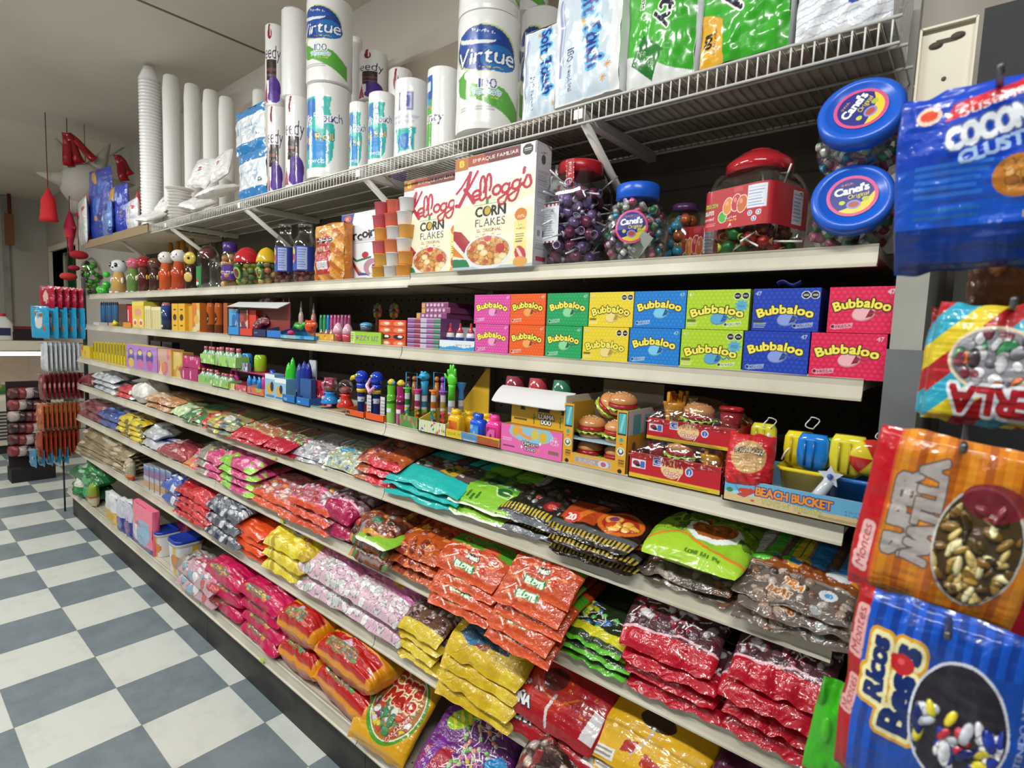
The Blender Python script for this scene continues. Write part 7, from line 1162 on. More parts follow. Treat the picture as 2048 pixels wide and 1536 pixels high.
# ---------- upper bag shelf
stack('S4', 158, 184, 752, 1, D('6a1f26', ('b', 14, .14, ['8c2a30', 'a83a3a', '4a161c'], 1), n=40), 'candy_bag', 'dark red bag at the far left end', l=.16)
stack('S4', 180, 232, 748, 3, D('c4c9cd', ('b', 30, .12, foil, 2), n=50), 'candy_bag', 'crumpled silver bag with white twists', l=.16, mt='crinkle', lump=.6)
stack('S4', 228, 262, 772, 2, D('24305a', ('r', 0, 0, 1, .4, 'c8303c'), ('b', 12, .13, ['d8404a', 'e6e2e4', 'b82a38'], 3, (0, 0, 1, .45)), n=50), 'candy_bag', 'navy bag with red and white front', l=.16, mt='crinkle')
stack('S4', 262, 290, 768, 1, D('dcdcd6', ('e', .5, .5, .4, .4, 'e8e8e2'), ('e', .5, .5, .3, .32, 'd0d0c8'), n=40), 'candy_bag', 'plump white round bag beside the tan ones', l=.15, lump=.2, fill=.4)
stack('S4', 288, 345, 792, 2, D('c08a58', ('b', 40, .09, ['d8a878', 'b87848', 'e0c0a0', 'c8907a'], 4), ('e', .4, .5, .2, .3, 'dcc8b0'), n=60), 'bread_stick_bag', 'long tan bag of sticks', l=.17, mt='crinkle')
stack('S4', 342, 364, 812, 1, D('c9d8a8', ('b', 14, .14, ['a8c890', 'e0e4d0', '7aa868'], 5), n=40), 'candy_bag', 'pale green bag beside the tan sticks', l=.16, mt='crinkle')
stack('S4', 360, 404, 822, 2, D('3f7a45', ('b', 30, .12, ['2f6a3a', '8a3a30', 'd87a3a', '5aa060', 'c8d8c0'], 6), ('p', [(.6, .5), (1, .8), (.7, 1)], 'd8893f'), n=60), 'candy_bag', 'green bag with an orange corner', l=.18, mt='crinkle', over=.01)
stack('S4', 402, 462, 830, 2, D('8a8a60', ('b', 46, .10, ['c8c84a', '4a5a6a', 'd8d8d0', '7a9a5a', 'b8a050', 'c06a4a'], 7), ('r', 0, 0, .16, 1, 'd02a30'), ('e', .62, .45, .14, .18, 'd0d8d0'), n=70), 'candy_bag', 'clear bag of mixed sweets with a red strip', l=.18, mt='crinkle', over=.02)
stack('S4', 452, 522, 852, 2, D('b07858', ('l', 30, .05, ['9ab868', 'd8d0c8', 'c85a4a', 'e0c890'], 8, (0, .4, 1, 1)), ('r', 0, 0, 1, .42, 'c41f3a'), ('p', [(0, .42), (.5, .52), (1, .4)], 'c9a078'), n=80), 'lollipop_bag', 'clear lollipop bag with crimson front, left of two', l=.19, mt='crinkle', over=.025)
stack('S4', 512, 578, 872, 2, D('8a6a5a', ('l', 34, .05, ['8ac05a', 'e8e8e4', 'b83a4a', '5a9a6a'], 9, (0, .4, 1, 1)), ('r', 0, 0, 1, .45, 'b81a36'), ('m', .1, .15, .5, .3, 2, 'd88a90'), n=80), 'lollipop_bag', 'clear lollipop bag with crimson front, right of two', l=.19, mt='crinkle', over=.02, seed=77)
stack('S4', 574, 652, 888, 2, D('b9bbbe', ('b', 60, .08, ['d8dadc', '9a9ca4', 'eceef0', '8a7a86', 'c8b8c0'], 10), n=80), 'candy_bag', 'silvery white transparent bag', l=.18, mt='crinkle', lump=.5)
stack('S4', 636, 722, 903, 1, D('a8b0a0', ('b', 90, .055, ['d8d890', 'a8d0c8', 'dcdcd4', '6a8ab0', 'c8c070', 'e6e6e0'], 11), ('e', .35, .62, .16, .16, '4a9ac0'), n=100), 'gumball_bag', 'clear bag of pale yellow and blue balls', l=.18, mt='crinkle', lump=.2)
stack('S4', 702, 792, 893, 3, D('a84e26', ('b', 24, .14, ['b85a2c', '8a3a20', 'c46a34', '6a2434'], 12), ('r', .3, .62, .7, .8, '33302c'), ('t', 'TAMA', .5, .71, .1, '8a9aa0', None, .3), ('r', .3, 0, 1, .14, 'c8283a'), n=90), 'candy_bag', 'shiny rust brown bag with a dark label', l=.2, mt='crinkle', lump=.6, over=.004)
stack('S4', 766, 922, 930, 3, D('23b3ae', ('p', [(.1, .52), (.95, .42), (1, 1), (0, 1)], '5a4a48'), ('b', 50, .07, ['8a7470', '3a3034', 'c8b8b4', '6a2a30', 'a09898'], 13, (.05, .55, .85, 1)), ('p', [(.55, .5), (.75, .45), (.78, .8), (.62, .82)], 'b8941f'), ('t', 'PICA', .66, .62, .1, '2a2a20', None, .14, 1.2), ('e', .45, .68, .08, .06, '8c1f2c'), n=130), 'candy_bag', 'bright teal bag with a clear window', l=.22, over=.012, lump=.35)
gb = lambda s: D('86bf34', ('p', [(0, .5), (1, .5), (1, 1), (0, 1)], '5f9a2c'), ('b', 16, .1, ['2f5a24', '3f6f28', '56341c'], s, (.25, .6, .9, 1)), ('e', .45, .72, .13, .2, '1f4a22'), ('e', .68, .45, .13, .09, '23622c'), ('c', [(.3, .42), (.42, .5), (.55, .5), (.62, .34), (.78, .34), (.8, .42), (.66, .44)], .018, 'd8e8b8'), *[('e', .12+.07*i, .28-.05*(i % 2)-.05*j, .028, .028, '3a6f1f') for i in range(5) for j in range(3)], ('r', .0, .0, 1, .035, 'e8ecd8'), ('m', .5, .56, .72, .66, 2, 'c8d0d4'), n=130)
stack('S4', 880, 1022, 962, 2, gb(14), 'candy_bag', 'lime green bag with dark printed shapes and silver edge', l=.22, over=.02, under='8a7a6a')
stack('S4', 985, 1112, 985, 2, D('201d1c', ('s', ['c9b43a', '2a2620'], .035, 0, (0, .12, 1, .26)), ('r', 0, 0, 1, .07, '6a6e74'), ('b', 34, .07, ['3a2a2a', '8a2a22', '4a3a34', '2a2424', 'a8a8a4'], 15, (0, .32, 1, 1)), ('e', .72, .42, .12, .11, '8a2028'), ('e', .74, .40, .06, .05, 'c84a3a'), n=120), 'candy_bag', 'black bag with yellow lettering band', l=.22, mt='crinkle', over=.012, lump=.45)
stack('S4', 1082, 1262, 1020, 3, D('241512', ('p', [(.08, .3), (.5, .3), (.5, .8), (.1, .8)], 'b0441c'), ('p', [(.2, .3), (.3, .3), (.45, .8), (.38, .8)], 'd8722c'), ('e', .2, .36, .12, .12, 'd84a34'), ('t', '20', .2, .36, .13, 'f0e0d8', 'b82a24', .1), ('e', .72, .5, .30, .26, 'd06a20'), ('e', .72, .5, .24, .20, 'a8281c'), ('e', .64, .54, .12, .10, 'e0a04a'), ('e', .64, .54, .07, .06, '8a3a6a'), ('b', 8, .07, ['e8862c', 'f0b04a', 'c8481c'], 16, (.6, .36, .9, .5)), ('s', ['b8a034', '26211a'], .03, 0, (0, .05, 1, .16)), ('r', 0, .16, 1, .25, '55565a'), ('m', .3, .86, .55, .94, 2, 'c8c0b8'), n=150), 'candy_bag', 'large black bag with orange flames and a 20 badge', l=.23, over=.03, mt='crinkle', lump=.35, under='2a2522')
lm = D('92c030', ('b', 40, .05, ['5a7a20', '86b030', '3f5a1c'], 17, (0, .42, .95, .98)), ('e', .62, .52, .33, .24, 'e4ecec', .15), ('e', .61, .54, .27, .19, 'a8551f', .15), ('e', .6, .62, .16, .1, 'c8702f'), ('c', [(.0, .18), (.3, .36), (.6, .2), (1, .16)], .03, 'e87a2c'), ('p', [(0, 0), (1, 0), (1, .13), (.6, .18), (.3, .32), (0, .14)], 'a4ce34'), ('t', 'CONT. NET. 915g', .62, .11, .045, '4f7a18', None, .34), ('t', 'Gomitas', .3, .82, .12, 'a8381c', '6a9a1f', .4), n=170)
stack('S4', 1268, 1470, 1128, 2, D('5a5048', ('b', 60, .07, ['6a4a38', '8a7a70', '463830', '7a5440'], 18), ('e', .8, .3, .08, .08, '8a8a8a'), n=90), 'candy_bag', 'clear bag of brown gummies under the lime one', l=.22, mt='crinkle', over=.012)
z_ = SH['S4'][1]; o = stack('S4', 1270, 1474, 1062, 1, lm, 'candy_bag', 'lime bag with an orange slice picture', l=.24, over=.03, droop=.05)[0]; xx = (Xu(1270, -.11, z_)+Xu(1474, -.11, z_))/2; H = Zv(1128, xx, -.065)-z_; t = Zv(1075, xx, -.06)-z_-H
bpy.data.meshes.remove(o.data); o = pillow(Xu(1474, -.11, z_)-Xu(1270, -.11, z_), .24, max(.03, t), squeeze_(lm, .68), 61, droop=.035, dy=-.02, lump=.3).obj('candy_bag', 'film', loc=(xx, -.11+.12, z_+H+.012)); tag(o, 'lime green bag with an orange slice picture, lying on the clear brown one', 'candy bag')
br = D('6a5d56', ('b', 90, .06, ['7a5440', 'a08878', '4c3a30', '8a7468', 'b8a8a0'], 19), ('p', [(0, .62), (1, .58), (1, .86), (0, .9)], '8a4a1c'), ('b', 18, .11, ['2f86cc', '5ac03a', 'd8dce0', 'e8922c', 'e0c83a'], 20, (.02, .8, .98, 1)), ('m', .05, .55, .3, .68, 3, 'c8ccd0'), ('m', .62, .52, .95, .6, 3, 'b8bcc0'), ('t', 'TIRA', .52, .36, .11, 'c87a24', 'e8d8c8', .2, -.4), ('t', 'RICAS', .42, .2, .11, 'a8601c', 'd8c8b8', .2, -.3), ('e', .80, .38, .09, .1, 'dde4ec'), ('t', '40', .8, .38, .09, '5a9ad8', None, .06), ('e', .74, .1, .06, .06, 'a8a8a8'), n=170)
stack('S4', 1450, 1692, 1122, 3, br, 'candy_bag', 'big clear bag with brown gummies and a blue green top', l=.22, sq=.48, mt='crinkle', over=.03, lump=.3, droop=.03)
# ---------- middle bag shelf
stack('S5', 156, 200, 806, 2, D('8a4a50', ('b', 24, .13, ['a85a60', '6a2430', 'c8a0a4', '4a1c24'], 21), n=50), 'candy_bag', 'pinkish brown bag at the far left', l=.16, mt='crinkle')
stack('S5', 194, 236, 822, 2, D('2f4f9a', ('b', 24, .13, ['3f6fc0', '22386a', 'd8d8e0', '8aa0c8'], 22), n=50), 'candy_bag', 'blue and white crumpled bag', l=.16, mt='crinkle')
stack('S5', 234, 284, 834, 4, D('d8c02c', ('b', 24, .12, ['e8d43a', '6a5a1c', 'c0a024', 'ece0b0', '3a2f14'], 23), n=60), 'candy_bag', 'small yellow bag', l=.14, mt='crinkle')
stack('S5', 282, 312, 858, 2, D('b8bcc0', ('b', 20, .12, ['d8dcdf', '8f959a', 'a8b0b8'], 24), n=40), 'candy_bag', 'grey white transparent bag', l=.14, mt='crinkle')
ly5, z5 = SH['S5']
x, r, h = cyl_at(309, 352, ly5+.10, z5, 848); root = empty('white_tub', (x, ly5+.10, z5)); tag(root, 'white plastic tub with a small tan label on the middle bag shelf', 'tub'); b = MB(); b.lathe([(r*.82, 0), (r*.85, .004), (r*.94, h*.86)], 'dcdfe2', 28); b.obj('tub', 'plastic', root); b = MB(); b.lathe([(r*.98, h*.84), (r*1.02, h*.86), (r*1.02, h*.96), (r*.95, h), (0, h)], 'e4e6e8', 28); b.obj('lid', 'plastic', root); q = Cv(.02, .03, 20, 'b89a78'); q.ell(.33, .5, .2, .3, '6a4a30'); b = MB(); th = -PI/2+.2+(q.X/q.asp-.5)*.4; b.grid(np.stack([r*.94*np.cos(th), r*.94*np.sin(th), h*(.35+.3*q.Y)], -1), q.c); b.obj('label', 'card', root)
stack('S5', 286, 335, 882, 1, D('c8ccd4', ('r', .3, .6, 1, .8, '2a4a8c'), ('b', 8, .14, ['d8dce4', '6a84b8', 'a8b0c0'], 25), n=50), 'candy_bag', 'flat white pack with a blue stripe before the white tub', l=.14, mt='crinkle', lump=.4)
stack('S5', 318, 366, 892, 1, D('9a3a44', ('b', 20, .12, ['b85a60', '8a2a34', 'd8b8b0'], 26), n=60), 'candy_bag', 'plump red transparent bag right of the tub', l=.15, mt='crinkle', fill=.4, lump=.2)
stack('S5', 345, 388, 902, 2, D('a8c4b0', ('r', 0, 0, 1, .3, 'd08a5a'), n=40), 'candy_bag', 'flat pale green bag with tan edge', l=.22, mt='film', lump=.2)
stack('S5', 384, 436, 893, 3, D('9a8f80', ('b', 34, .10, ['c8b8b0', 'd84a7a', '8ac04a', 'e8e0dc', '6a5a4a'], 27), ('p', [(.5, 0), (1, 0), (1, .5), (.6, .6)], 'cf4a7e'), n=70), 'candy_bag', 'clear bag with pink sweets and white ends', l=.18, mt='crinkle', over=.01)
stack('S5', 432, 505, 905, 4, D('c8447c', ('b', 30, .12, ['d85a94', 'b8326a', '8ac43a', 'e8a0c0', '7a3a2a'], 28), ('p', [(0, 0), (.4, 0), (.25, .3), (0, .2)], '86c83a'), ('p', [(.8, 0), (1, 0), (1, .3)], '9ad84a'), n=80), 'candy_bag', 'hot pink and green watermelon candy bag', l=.19, mt='crinkle', over=.02, lump=.5)
stack('S5', 492, 582, 968, 2, D('b87a78', ('b', 50, .08, ['d85a7a', 'e09a3a', 'd8d0c8', 'c8443c', 'e8b8b0'], 29), ('r', 0, 0, 1, .12, 'd8542a'), n=80), 'candy_bag', 'clear pink and orange bag, left of two', l=.18, mt='crinkle', over=.02, lump=.5)
stack('S5', 566, 652, 978, 3, D('a8606a', ('b', 50, .08, ['d8628a', 'e0a83a', 'd0d0d0', 'b83a34', 'c8a0a8'], 30), ('r', 0, 0, 1, .14, 'd04a28'), n=80), 'candy_bag', 'clear pink and orange bag, right of two', l=.18, mt='crinkle', over=.03, lump=.6, seed=88)
stack('S5', 634, 700, 988, 2, D('8a6a74', ('b', 40, .08, ['b8a0a8', '8a6a74', '5a2a3a', 'd8c8cc'], 31), ('r', 0, 0, 1, .42, 'a8124e'), ('r', 0, .40, 1, .44, 'e8a0c0'), n=80), 'candy_bag', 'clear bag with a deep magenta front', l=.18, mt='crinkle', over=.012, fill=.42)
stack('S5', 690, 772, 1040, 2, D('7a3c22', ('b', 40, .09, ['a8522c', '4a2a1c', 'c88a4a', '8a8a88', '5a7a4a', 'b83a24'], 32), ('e', .5, .5, .14, .1, '3a7a5a'), ('r', .3, .15, .9, .26, 'd0902c'), ('m', .3, .02, .9, .12, 2, '9a9aa0'), n=90), 'candy_bag', 'brown and orange lollipop bag drooping over the edge', l=.19, mt='crinkle', over=.045, droop=.06, lump=.6)
o = pillow(.20, .24, .03, gb(33), 33, droop=.04, dy=-.04, lump=.3, under='8a3a1c').obj('candy_bag', 'film', loc=(Xu(768, ly5, z5+.06), ly5+.07, z5+.062), rot=(-.12, -.05, -.12)); tag(o, 'big lime green bag with dark squares lying on the brown bags', 'candy bag')
og = D('b8501c', ('b', 40, .08, ['d8762a', 'e0a040', '8a2c14', 'c85a2a'], 34), ('e', .35, .72, .18, .12, 'e09a3c'), ('e', .4, .76, .08, .05, '6a1f28'), ('m', .0, .45, .16, .58, 2, 'b8bcc4'), n=90)
stack('S5', 778, 868, 1062, 3, og, 'candy_bag', 'orange amber candy bag', l=.21, mt='crinkle', over=.02, lump=.4)
tg = D('c24a24', ('l', 26, .05, ['e06a3a', 'c83a24', 'e88a5a'], 35, (0, .1, 1, .62)), ('p', [(0, .66), (.3, .6), (.7, .66), (1, .62), (1, 1), (0, 1)], '4c9a24'), ('t', 'Vero', .3, .84, .12, '8a1f2c', '8ad04a', .2, -.1), ('e', .68, .72, .15, .10, 'd8643a'), ('r', .42, .34, .62, .46, '2a2a26'), ('t', 'MANGO', .52, .40, .07, 'e8e8d8', None, .17), ('r', .3, .12, .62, .26, '2c8a4c'), ('t', 'ELOTE', .46, .19, .10, 'd8f0d8', None, .26), ('r', 0, 0, 1, .06, 'd8582c'), n=140)
stack('S5', 862, 992, 1092, 4, tg, 'lollipop_bag', 'orange lollipop bag with green labels, left pile', l=.22, sq=.52, mt='crinkle', over=.035, lump=.45, droop=.05, steps=.006)
stack('S5', 986, 1120, 1110, 5, tg, 'lollipop_bag', 'orange lollipop bag with green labels, right pile', l=.22, sq=.52, mt='crinkle', over=.05, lump=.45, droop=.06, steps=.008, seed=91)
stack('S5', 1108, 1250, 1212, 3, D('23301a', ('l', 30, .05, ['3fa04a', 'a8c83a', '2f6ab0', '6ac85a'], 36, (0, .35, 1, .9)), ('p', [(0, .22), (1, .14), (1, .34), (0, .40)], 'd0cc24'), ('p', [(0, 0), (1, 0), (1, .16), (0, .22)], '2a3a1f'), ('b', 16, .08, ['c8c82c', '7ab03a'], 37, (0, .6, .4, 1)), ('r', 0, 0, 1, .06, '5cb82c'), n=130), 'lollipop_bag', 'dark green lollipop bag with a yellow band', l=.22, sq=.5, mt='crinkle', over=.02, lump=.35)
rdv = D('4c2a30', ('l', 34, .05, ['8a2030', 'b83a48', '5a1a28'], 38, (0, .35, 1, 1)), ('b', 30, .07, ['a8a0a4', '5a3a44', '8c2434', 'd0c8cc'], 39, (0, .3, 1, .85)), ('r', 0, 0, 1, .27, 'b8122a'), ('p', [(0, .25), (.35, .25), (.65, .31), (1, .27), (1, .30), (.65, .34), (.35, .28), (0, .28)], 'e4b8c4'), ('e', .72, .82, .16, .1, 'a81a24'), ('c', [(.55, .55), (.58, .68), (.66, .72)], .025, 'c8ccd0'), ('m', .08, .72, .24, .84, 3, 'b0b4cc'), n=150)
stack('S5', 1232, 1424, 1215, 4, rdv, 'lollipop_bag', 'clear lollipop bag with broad crimson front, left pile', l=.22, ptop=.38, mt='crinkle', over=.03, lump=.3, under='a81226', droop=.03, steps=-.006)
stack('S5', 1434, 1640, 1265, 4, rdv, 'lollipop_bag', 'clear lollipop bag with broad crimson front, right pile', l=.22, ptop=.36, mt='crinkle', over=.035, lump=.4, under='a81226', droop=.03, steps=-.006, seed=93)
# ---------- lower bag shelf
stack('S6', 158, 250, 872, 6, D('8f8062', ('b', 40, .10, ['a8987a', '6a5a40', 'c8bca0', 'd8d0b8'], 40), n=60), 'tostada_bag', 'flat tan bag', l=.18, mt='crinkle', lump=.4)
o = pillow(.075, .13, .05, D('b09a8a', ('r', 0, 0, 1, .18, 'c8242c'), ('r', 0, .18, 1, .30, 'd8843c'), ('b', 20, .1, ['d8c8b0', 'c87a5a', 'a8b08a'], 41, (0, .3, 1, .9)), w=.075, h=.13, n=60), 4, lump=.2).obj('candy_bag', 'crinkle', loc=(Xu(268, SH['S6'][0]+.03, .55), SH['S6'][0]+.035, .507+.066), rot=(PI/2, 0, .1)); tag(o, 'upright clear bag with a red bottom band on the lower bag shelf', 'candy bag')
for i, u in enumerate((288, 298, 309, 321, 333)): cart(u, u+10, 930+3*i, 'S6', .02+.004*i, lambda w, h, n: Cv(w, h, n, 'b8bcc8').rect(0, .55, 9, .85, '8f6a9a').rect(0, .1, 9, .35, 'c89a6a').rect(.02, .85, 9, .95, '5a9ac8'), '8a8f9c', 'candy_box', 'narrow pale box with violet and tan bands, %s from the left' % ordn(i), 'candy box', 'narrow pale boxes', d=.09, n=50)
stack('S6', 322, 356, 955, 2, D('3f5fb0', ('b', 20, .13, ['d8dce4', '22388a', '8aa0d8', 'e8ecf0'], 42), n=50), 'candy_bag', 'blue and white shiny bag', l=.15, mt='crinkle', over=.012)
stack('S6', 344, 420, 972, 4, D('b8141f', ('b', 20, .15, ['c8202a', '8a0f18', 'd83a40', 'a01018'], 43), n=70), 'candy_bag', 'solid red glossy bag', l=.18, mt='crinkle', lump=.6, over=.02)
stack('S6', 404, 474, 992, 3, D('5a5f6a', ('b', 60, .08, ['8a909a', '3a3e48', 'b8bcc4', '23274a', 'd0d4da'], 44), n=80), 'candy_bag', 'dark grey transparent bag', l=.18, mt='crinkle', lump=.5, over=.03)
stack('S6', 458, 526, 1042, 4, D('e0481a', ('b', 12, .16, ['e85a26', 'c83a12', 'f06a30'], 45), ('m', .3, .5, .6, .6, 1, 'f0c0a0'), n=60), 'candy_bag', 'glossy plain orange bag', l=.14, mt='film', lump=.3, over=.012, fill=.45)
stack('S6', 522, 604, 1060, 3, D('dcc628', ('b', 20, .12, ['e8d43a', 'c0a01c', 'f0e060', 'a88018'], 46), ('e', .5, .66, .16, .09, 'b8b8c0'), ('e', .5, .66, .1, .05, '4a4a6a'), ('e', .75, .55, .1, .06, 'a8482c'), n=80), 'candy_bag', 'wrinkled bright yellow bag', l=.19, mt='crinkle', lump=.7, over=.02)
mm_ = lambda s: D('d8b4c4', ('b', 70, .07, ['e4d8dc', 'd8a8c0', 'c8d0c8', 'f0e8ea', 'e0c0cc'], s), ('p', [(0, .55), (1, .5), (1, 1), (0, 1)], 'd87ab0'), ('b', 30, .03, ['a85a80', '8a4a70'], s+1, (.3, .7, .6, 1)), ('e', .3, .62, .2, .12, 'e08ab0'), ('c', [(.15, .6), (.25, .7), (.35, .66), (.42, .56)], .015, 'b83a6a'), ('e', .66, .72, .12, .08, 'd8a83a'), ('p', [(.0, .8), (.3, 1), (0, 1)], '8ab0d8'), ('b', 30, .07, ['e8e0e4', 'd8b8c8', 'c8ccc8', 'f4f0f2'], s+2, (0, .05, 1, .45)), n=120)
stack('S6', 590, 690, 1108, 2, mm_(47), 'marshmallow_bag', 'pink transparent marshmallow bag, left pile', l=.22, mt='crinkle', lump=.25, over=.02, fill=.42)
stack('S6', 686, 800, 1160, 2, mm_(50), 'marshmallow_bag', 'pink transparent marshmallow bag, right pile', l=.22, mt='crinkle', lump=.25, over=.02, fill=.42, seed=53)
stack('S6', 782, 868, 1212, 4, D('6a4a3a', ('b', 60, .06, ['8a6a5a', '4a2c24', 'c8c0bc', 'a89a94', '5a2030'], 54, (0, .3, 1, 1)), ('r', 0, 0, 1, .24, 'd8bc2a'), n=90), 'candy_bag', 'brown candy bag with a yellow front edge', l=.2, mt='crinkle', lump=.4, over=.02)
stack('S6', 872, 1022, 1256, 4, D('d2b022', ('b', 12, .14, ['d8b828', 'caa81e', 'dcc034'], 55), ('p', [(.12, .36), (.75, .30), (.82, .62), (.2, .66)], '1c4a64'), ('e', .4, .30, .16, .08, '8a4020'), ('p', [(.08, .38), (.3, .2), (.5, .36)], '2a6a94'), n=120), 'candy_bag', 'yellow bag with a dark blue patch', l=.22, mt='crinkle', lump=.45, over=.03, droop=.05, steps=.006)
mg = D('a81420', ('r', 0, 0, 1, 1, 'a31622'), ('e', .45, .5, .36, .34, 'b42a22'), ('b', 14, .025, ['d8742c', 'c85a2a'], 56, (.1, .3, .9, .9)), ('e', .48, .62, .15, .18, '5a1c18'), ('t', 'DOÑA', .2, .18, .13, 'e8e8ec', '2a2a30', .26), ('c', [(.55, .4), (.5, .2), (.52, .04)], .035, 'd0ccd0'), ('c', [(.3, .55), (.38, .4), (.6, .3), (.75, .5)], .02, 'd8702c'), ('p', [(.86, .1), (.98, .1), (.98, .5), (.9, .5)], 'd8d4d8'), ('p', [(.0, .6), (.08, .6), (.1, .95), (.02, .98)], 'c8c4c8'), ('t', 'mango', .17, .44, .10, 'e8dce0', None, .2), n=180)
stack('S6', 986, 1178, 1328, 2, mg, 'candy_bag', 'large glossy dark red bag with orange drawings', l=.24, ptop=.5, lump=.25, over=.03, droop=.04, fill=.42)
yl = D('d8a81c', ('e', .5, .72, .2, .14, '3a2214'), ('c', [(.5, .6), (.47, .4), (.38, .2)], .03, 'b8b4ac'), ('p', [(.3, .32), (.42, .36), (.4, .22), (.28, .18)], 'a82420'), ('p', [(.5, .28), (.72, .22), (.7, .1), (.48, .14)], 'b02a22'), ('r', .02, .04, .24, .16, 'e0dcd0'), ('m', .03, .05, .23, .15, 2, '6a6a6a'), ('r', 0, .42, 1, .46, 'b88c14'), ('t', 'RICOLINO', .5, .9, .08, 'a8841c', None, .5), n=160)
stack('S6', 1168, 1386, 1430, 3, yl, 'candy_bag', 'golden yellow bag with a dark round sweet on a stick', l=.24, ptop=.42, lump=.3, over=.03, droop=.04)
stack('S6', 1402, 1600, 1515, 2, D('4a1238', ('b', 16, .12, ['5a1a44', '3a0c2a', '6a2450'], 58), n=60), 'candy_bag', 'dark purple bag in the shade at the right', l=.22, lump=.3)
# ---------- bottom shelf
stack('B', 140, 182, 940, 2, D('1f6a38', ('b', 30, .13, ['2a8a48', '16502a', '4aa868', 'a8c8b0'], 59), n=60), 'candy_bag', 'dark green glossy bag at the far left', l=.16, mt='crinkle', lump=.6, fill=.4)
o = pillow(.07, .15, .06, D('8fa03a', ('r', 0, 0, 1, .42, 'c8bca0'), ('r', 0, .42, 1, .5, 'b84a30'), ('r', 0, .5, 1, 1, '86a034'), w=.07, h=.15, n=60), 6, lump=.2).obj('candy_bag', 'film', loc=(Xu(196, SH['B'][0]+.04, .29), SH['B'][0]+.045, .216+.076), rot=(PI/2, 0, .2)); tag(o, 'upright olive and tan bag on the bottom shelf, far left', 'candy bag')
o = pillow(.12, .13, .07, D('d8dccc', ('r', 0, 0, 1, .6, '1f7a42'), ('b', 14, .13, ['2a8a4c', '145a2e', '3fa060'], 5, (0, 0, 1, .55)), w=.12, h=.13, n=60), 7, lump=.4, fill=.4).obj('candy_bag', 'crinkle', loc=(Xu(166, SH['B'][0]+.02, .28), SH['B'][0]+.045, .216+.066), rot=(PI/2-.1, 0, .2)); tag(o, 'white-topped green bag standing on the bottom shelf, far left', 'candy bag')
for i, (u0, u1, v0, side, q, lab) in enumerate(((212, 235, 990, 'e4e4e6', ['d8dade', 'e0b83a', 'c8a02a'], 'tall white pack with gold lower half, leftmost of four on the bottom shelf'), (236, 250, 1000, 'dcdce4', ['c8c8d8', '2a2f8c', '6a6aa8'], 'white pack with dark blue side, second of four on the bottom shelf'), (251, 266, 1005, 'dcdce4', ['c8c8d8', '2a2f8c', '7a5a8a'], 'white pack with dark blue side, third of four on the bottom shelf'), (267, 306, 1012, 'e8688a', ['f07a94', 'e8eaf0', '8fb8d8'], 'pink pack with a blue base, rightmost of four on the bottom shelf'))):
    def f(w, h, n, q=q, i=i): c = Cv(w, h, n, q[0]); c.rect(0, 0, c.asp, .5, q[1] if i < 3 else q[0]).ell(c.asp*.5, .3, c.asp*.35, .18, q[2]); (c.rect(0, 0, c.asp, .12, '22348c').rect(c.asp*.45, .3, c.asp*.9, .7, q[2]).rect(0, .15, c.asp*.3, .5, q[1]) if i == 3 else None); return c
    y, z = SH['B'][0]+.004+.002*i, SH['B'][1]+.0006; x0, x1 = Xu(u0, y, z+.03), Xu(u1, y, z+.03); h = Zv(v0, (x0+x1)/2, y)-z; o = pack(x1-x0-.002, .035, h, f(x1-x0, h, 70), 3+i, side).obj('diaper_pack', 'film', loc=((x0+x1)/2, y, z)); tag(o, lab, 'wrapped pack', 'white and pink wrapped packs')
o = stack('B', 300, 318, 1022, 1, D('8a1f38', ('b', 8, .15, ['a83a50', '6a1428'], 60), n=30), 'candy_bag', 'dark red bag behind the pink pack', l=.12)[0]; o.location.y += .14
for i, (u0, u1, lab) in enumerate(((296, 322, 'blue-lidded tub, left of two'), (318, 362, 'blue-lidded tub, right of two'))):
    y, z = SH['B'][0]+.072, SH['B'][1]+.0006; xa, xb = Xu(u0, y-.07, z), Xu(u1, y-.07, z); rr = .066; x = Xu([330, 372][i], y, z+.05); hh = Zv([1056, 1072][i], x, y)-z; root = empty('food_tub', (x, y+(.01 if i == 0 else 0), z)); tag(root, lab+' on the bottom shelf', 'tub', 'blue-lidded tubs')
    c = Cv(.4, hh, 90, 'd8dade'); [c.rect(c.asp*q, .05, c.asp*(q+.08), .95, 'dcb83a').rect(c.asp*(q+.1), .05, c.asp*(q+.2), .95, 'e4e6ea') for q in (.02, .27, .52, .77)]; [c.ell(c.asp*q, .45, .25, .25, 'd88a3a') for q in (.06, .56)]; b = wrapped([(rr*.86, 0), (rr*.88, .004), (rr*.97, hh*.84)], c, p4=5); b.obj('tub', 'plastic', root); b = MB(); b.lathe([(rr*.99, hh*.82), (rr*1.03, hh*.83), (rr*1.03, hh*.9)], 'd8dce4', 36, p4=5, cap=False); b.obj('rim', 'plastic', root); b = MB(); b.lathe([(rr*1.03, hh*.9), (rr*1.03, hh*.96), (rr*.97, hh), (rr*.9, hh*.985), (0, hh*.985)], '1438a0', 36, p4=5); b.obj('lid', 'plastic', root)
stack('B', 350, 400, 1118, 1, D('8a8478', ('b', 20, .12, ['a89a8a', '5a4030', 'c8ccc8'], 61), n=50), 'candy_bag', 'grey brown transparent bag beside the blue-lidded tub', l=.14, mt='crinkle')
stack('B', 352, 422, 1135, 2, D('c8a0ac', ('b', 40, .09, ['e07a9a', 'd8d0d4', '8ab0c0', 'c85a5a', 'e8e0e4'], 62), n=80), 'candy_bag', 'clear pink bag poking over the edge', l=.13, mt='crinkle', over=.03, lump=.5)
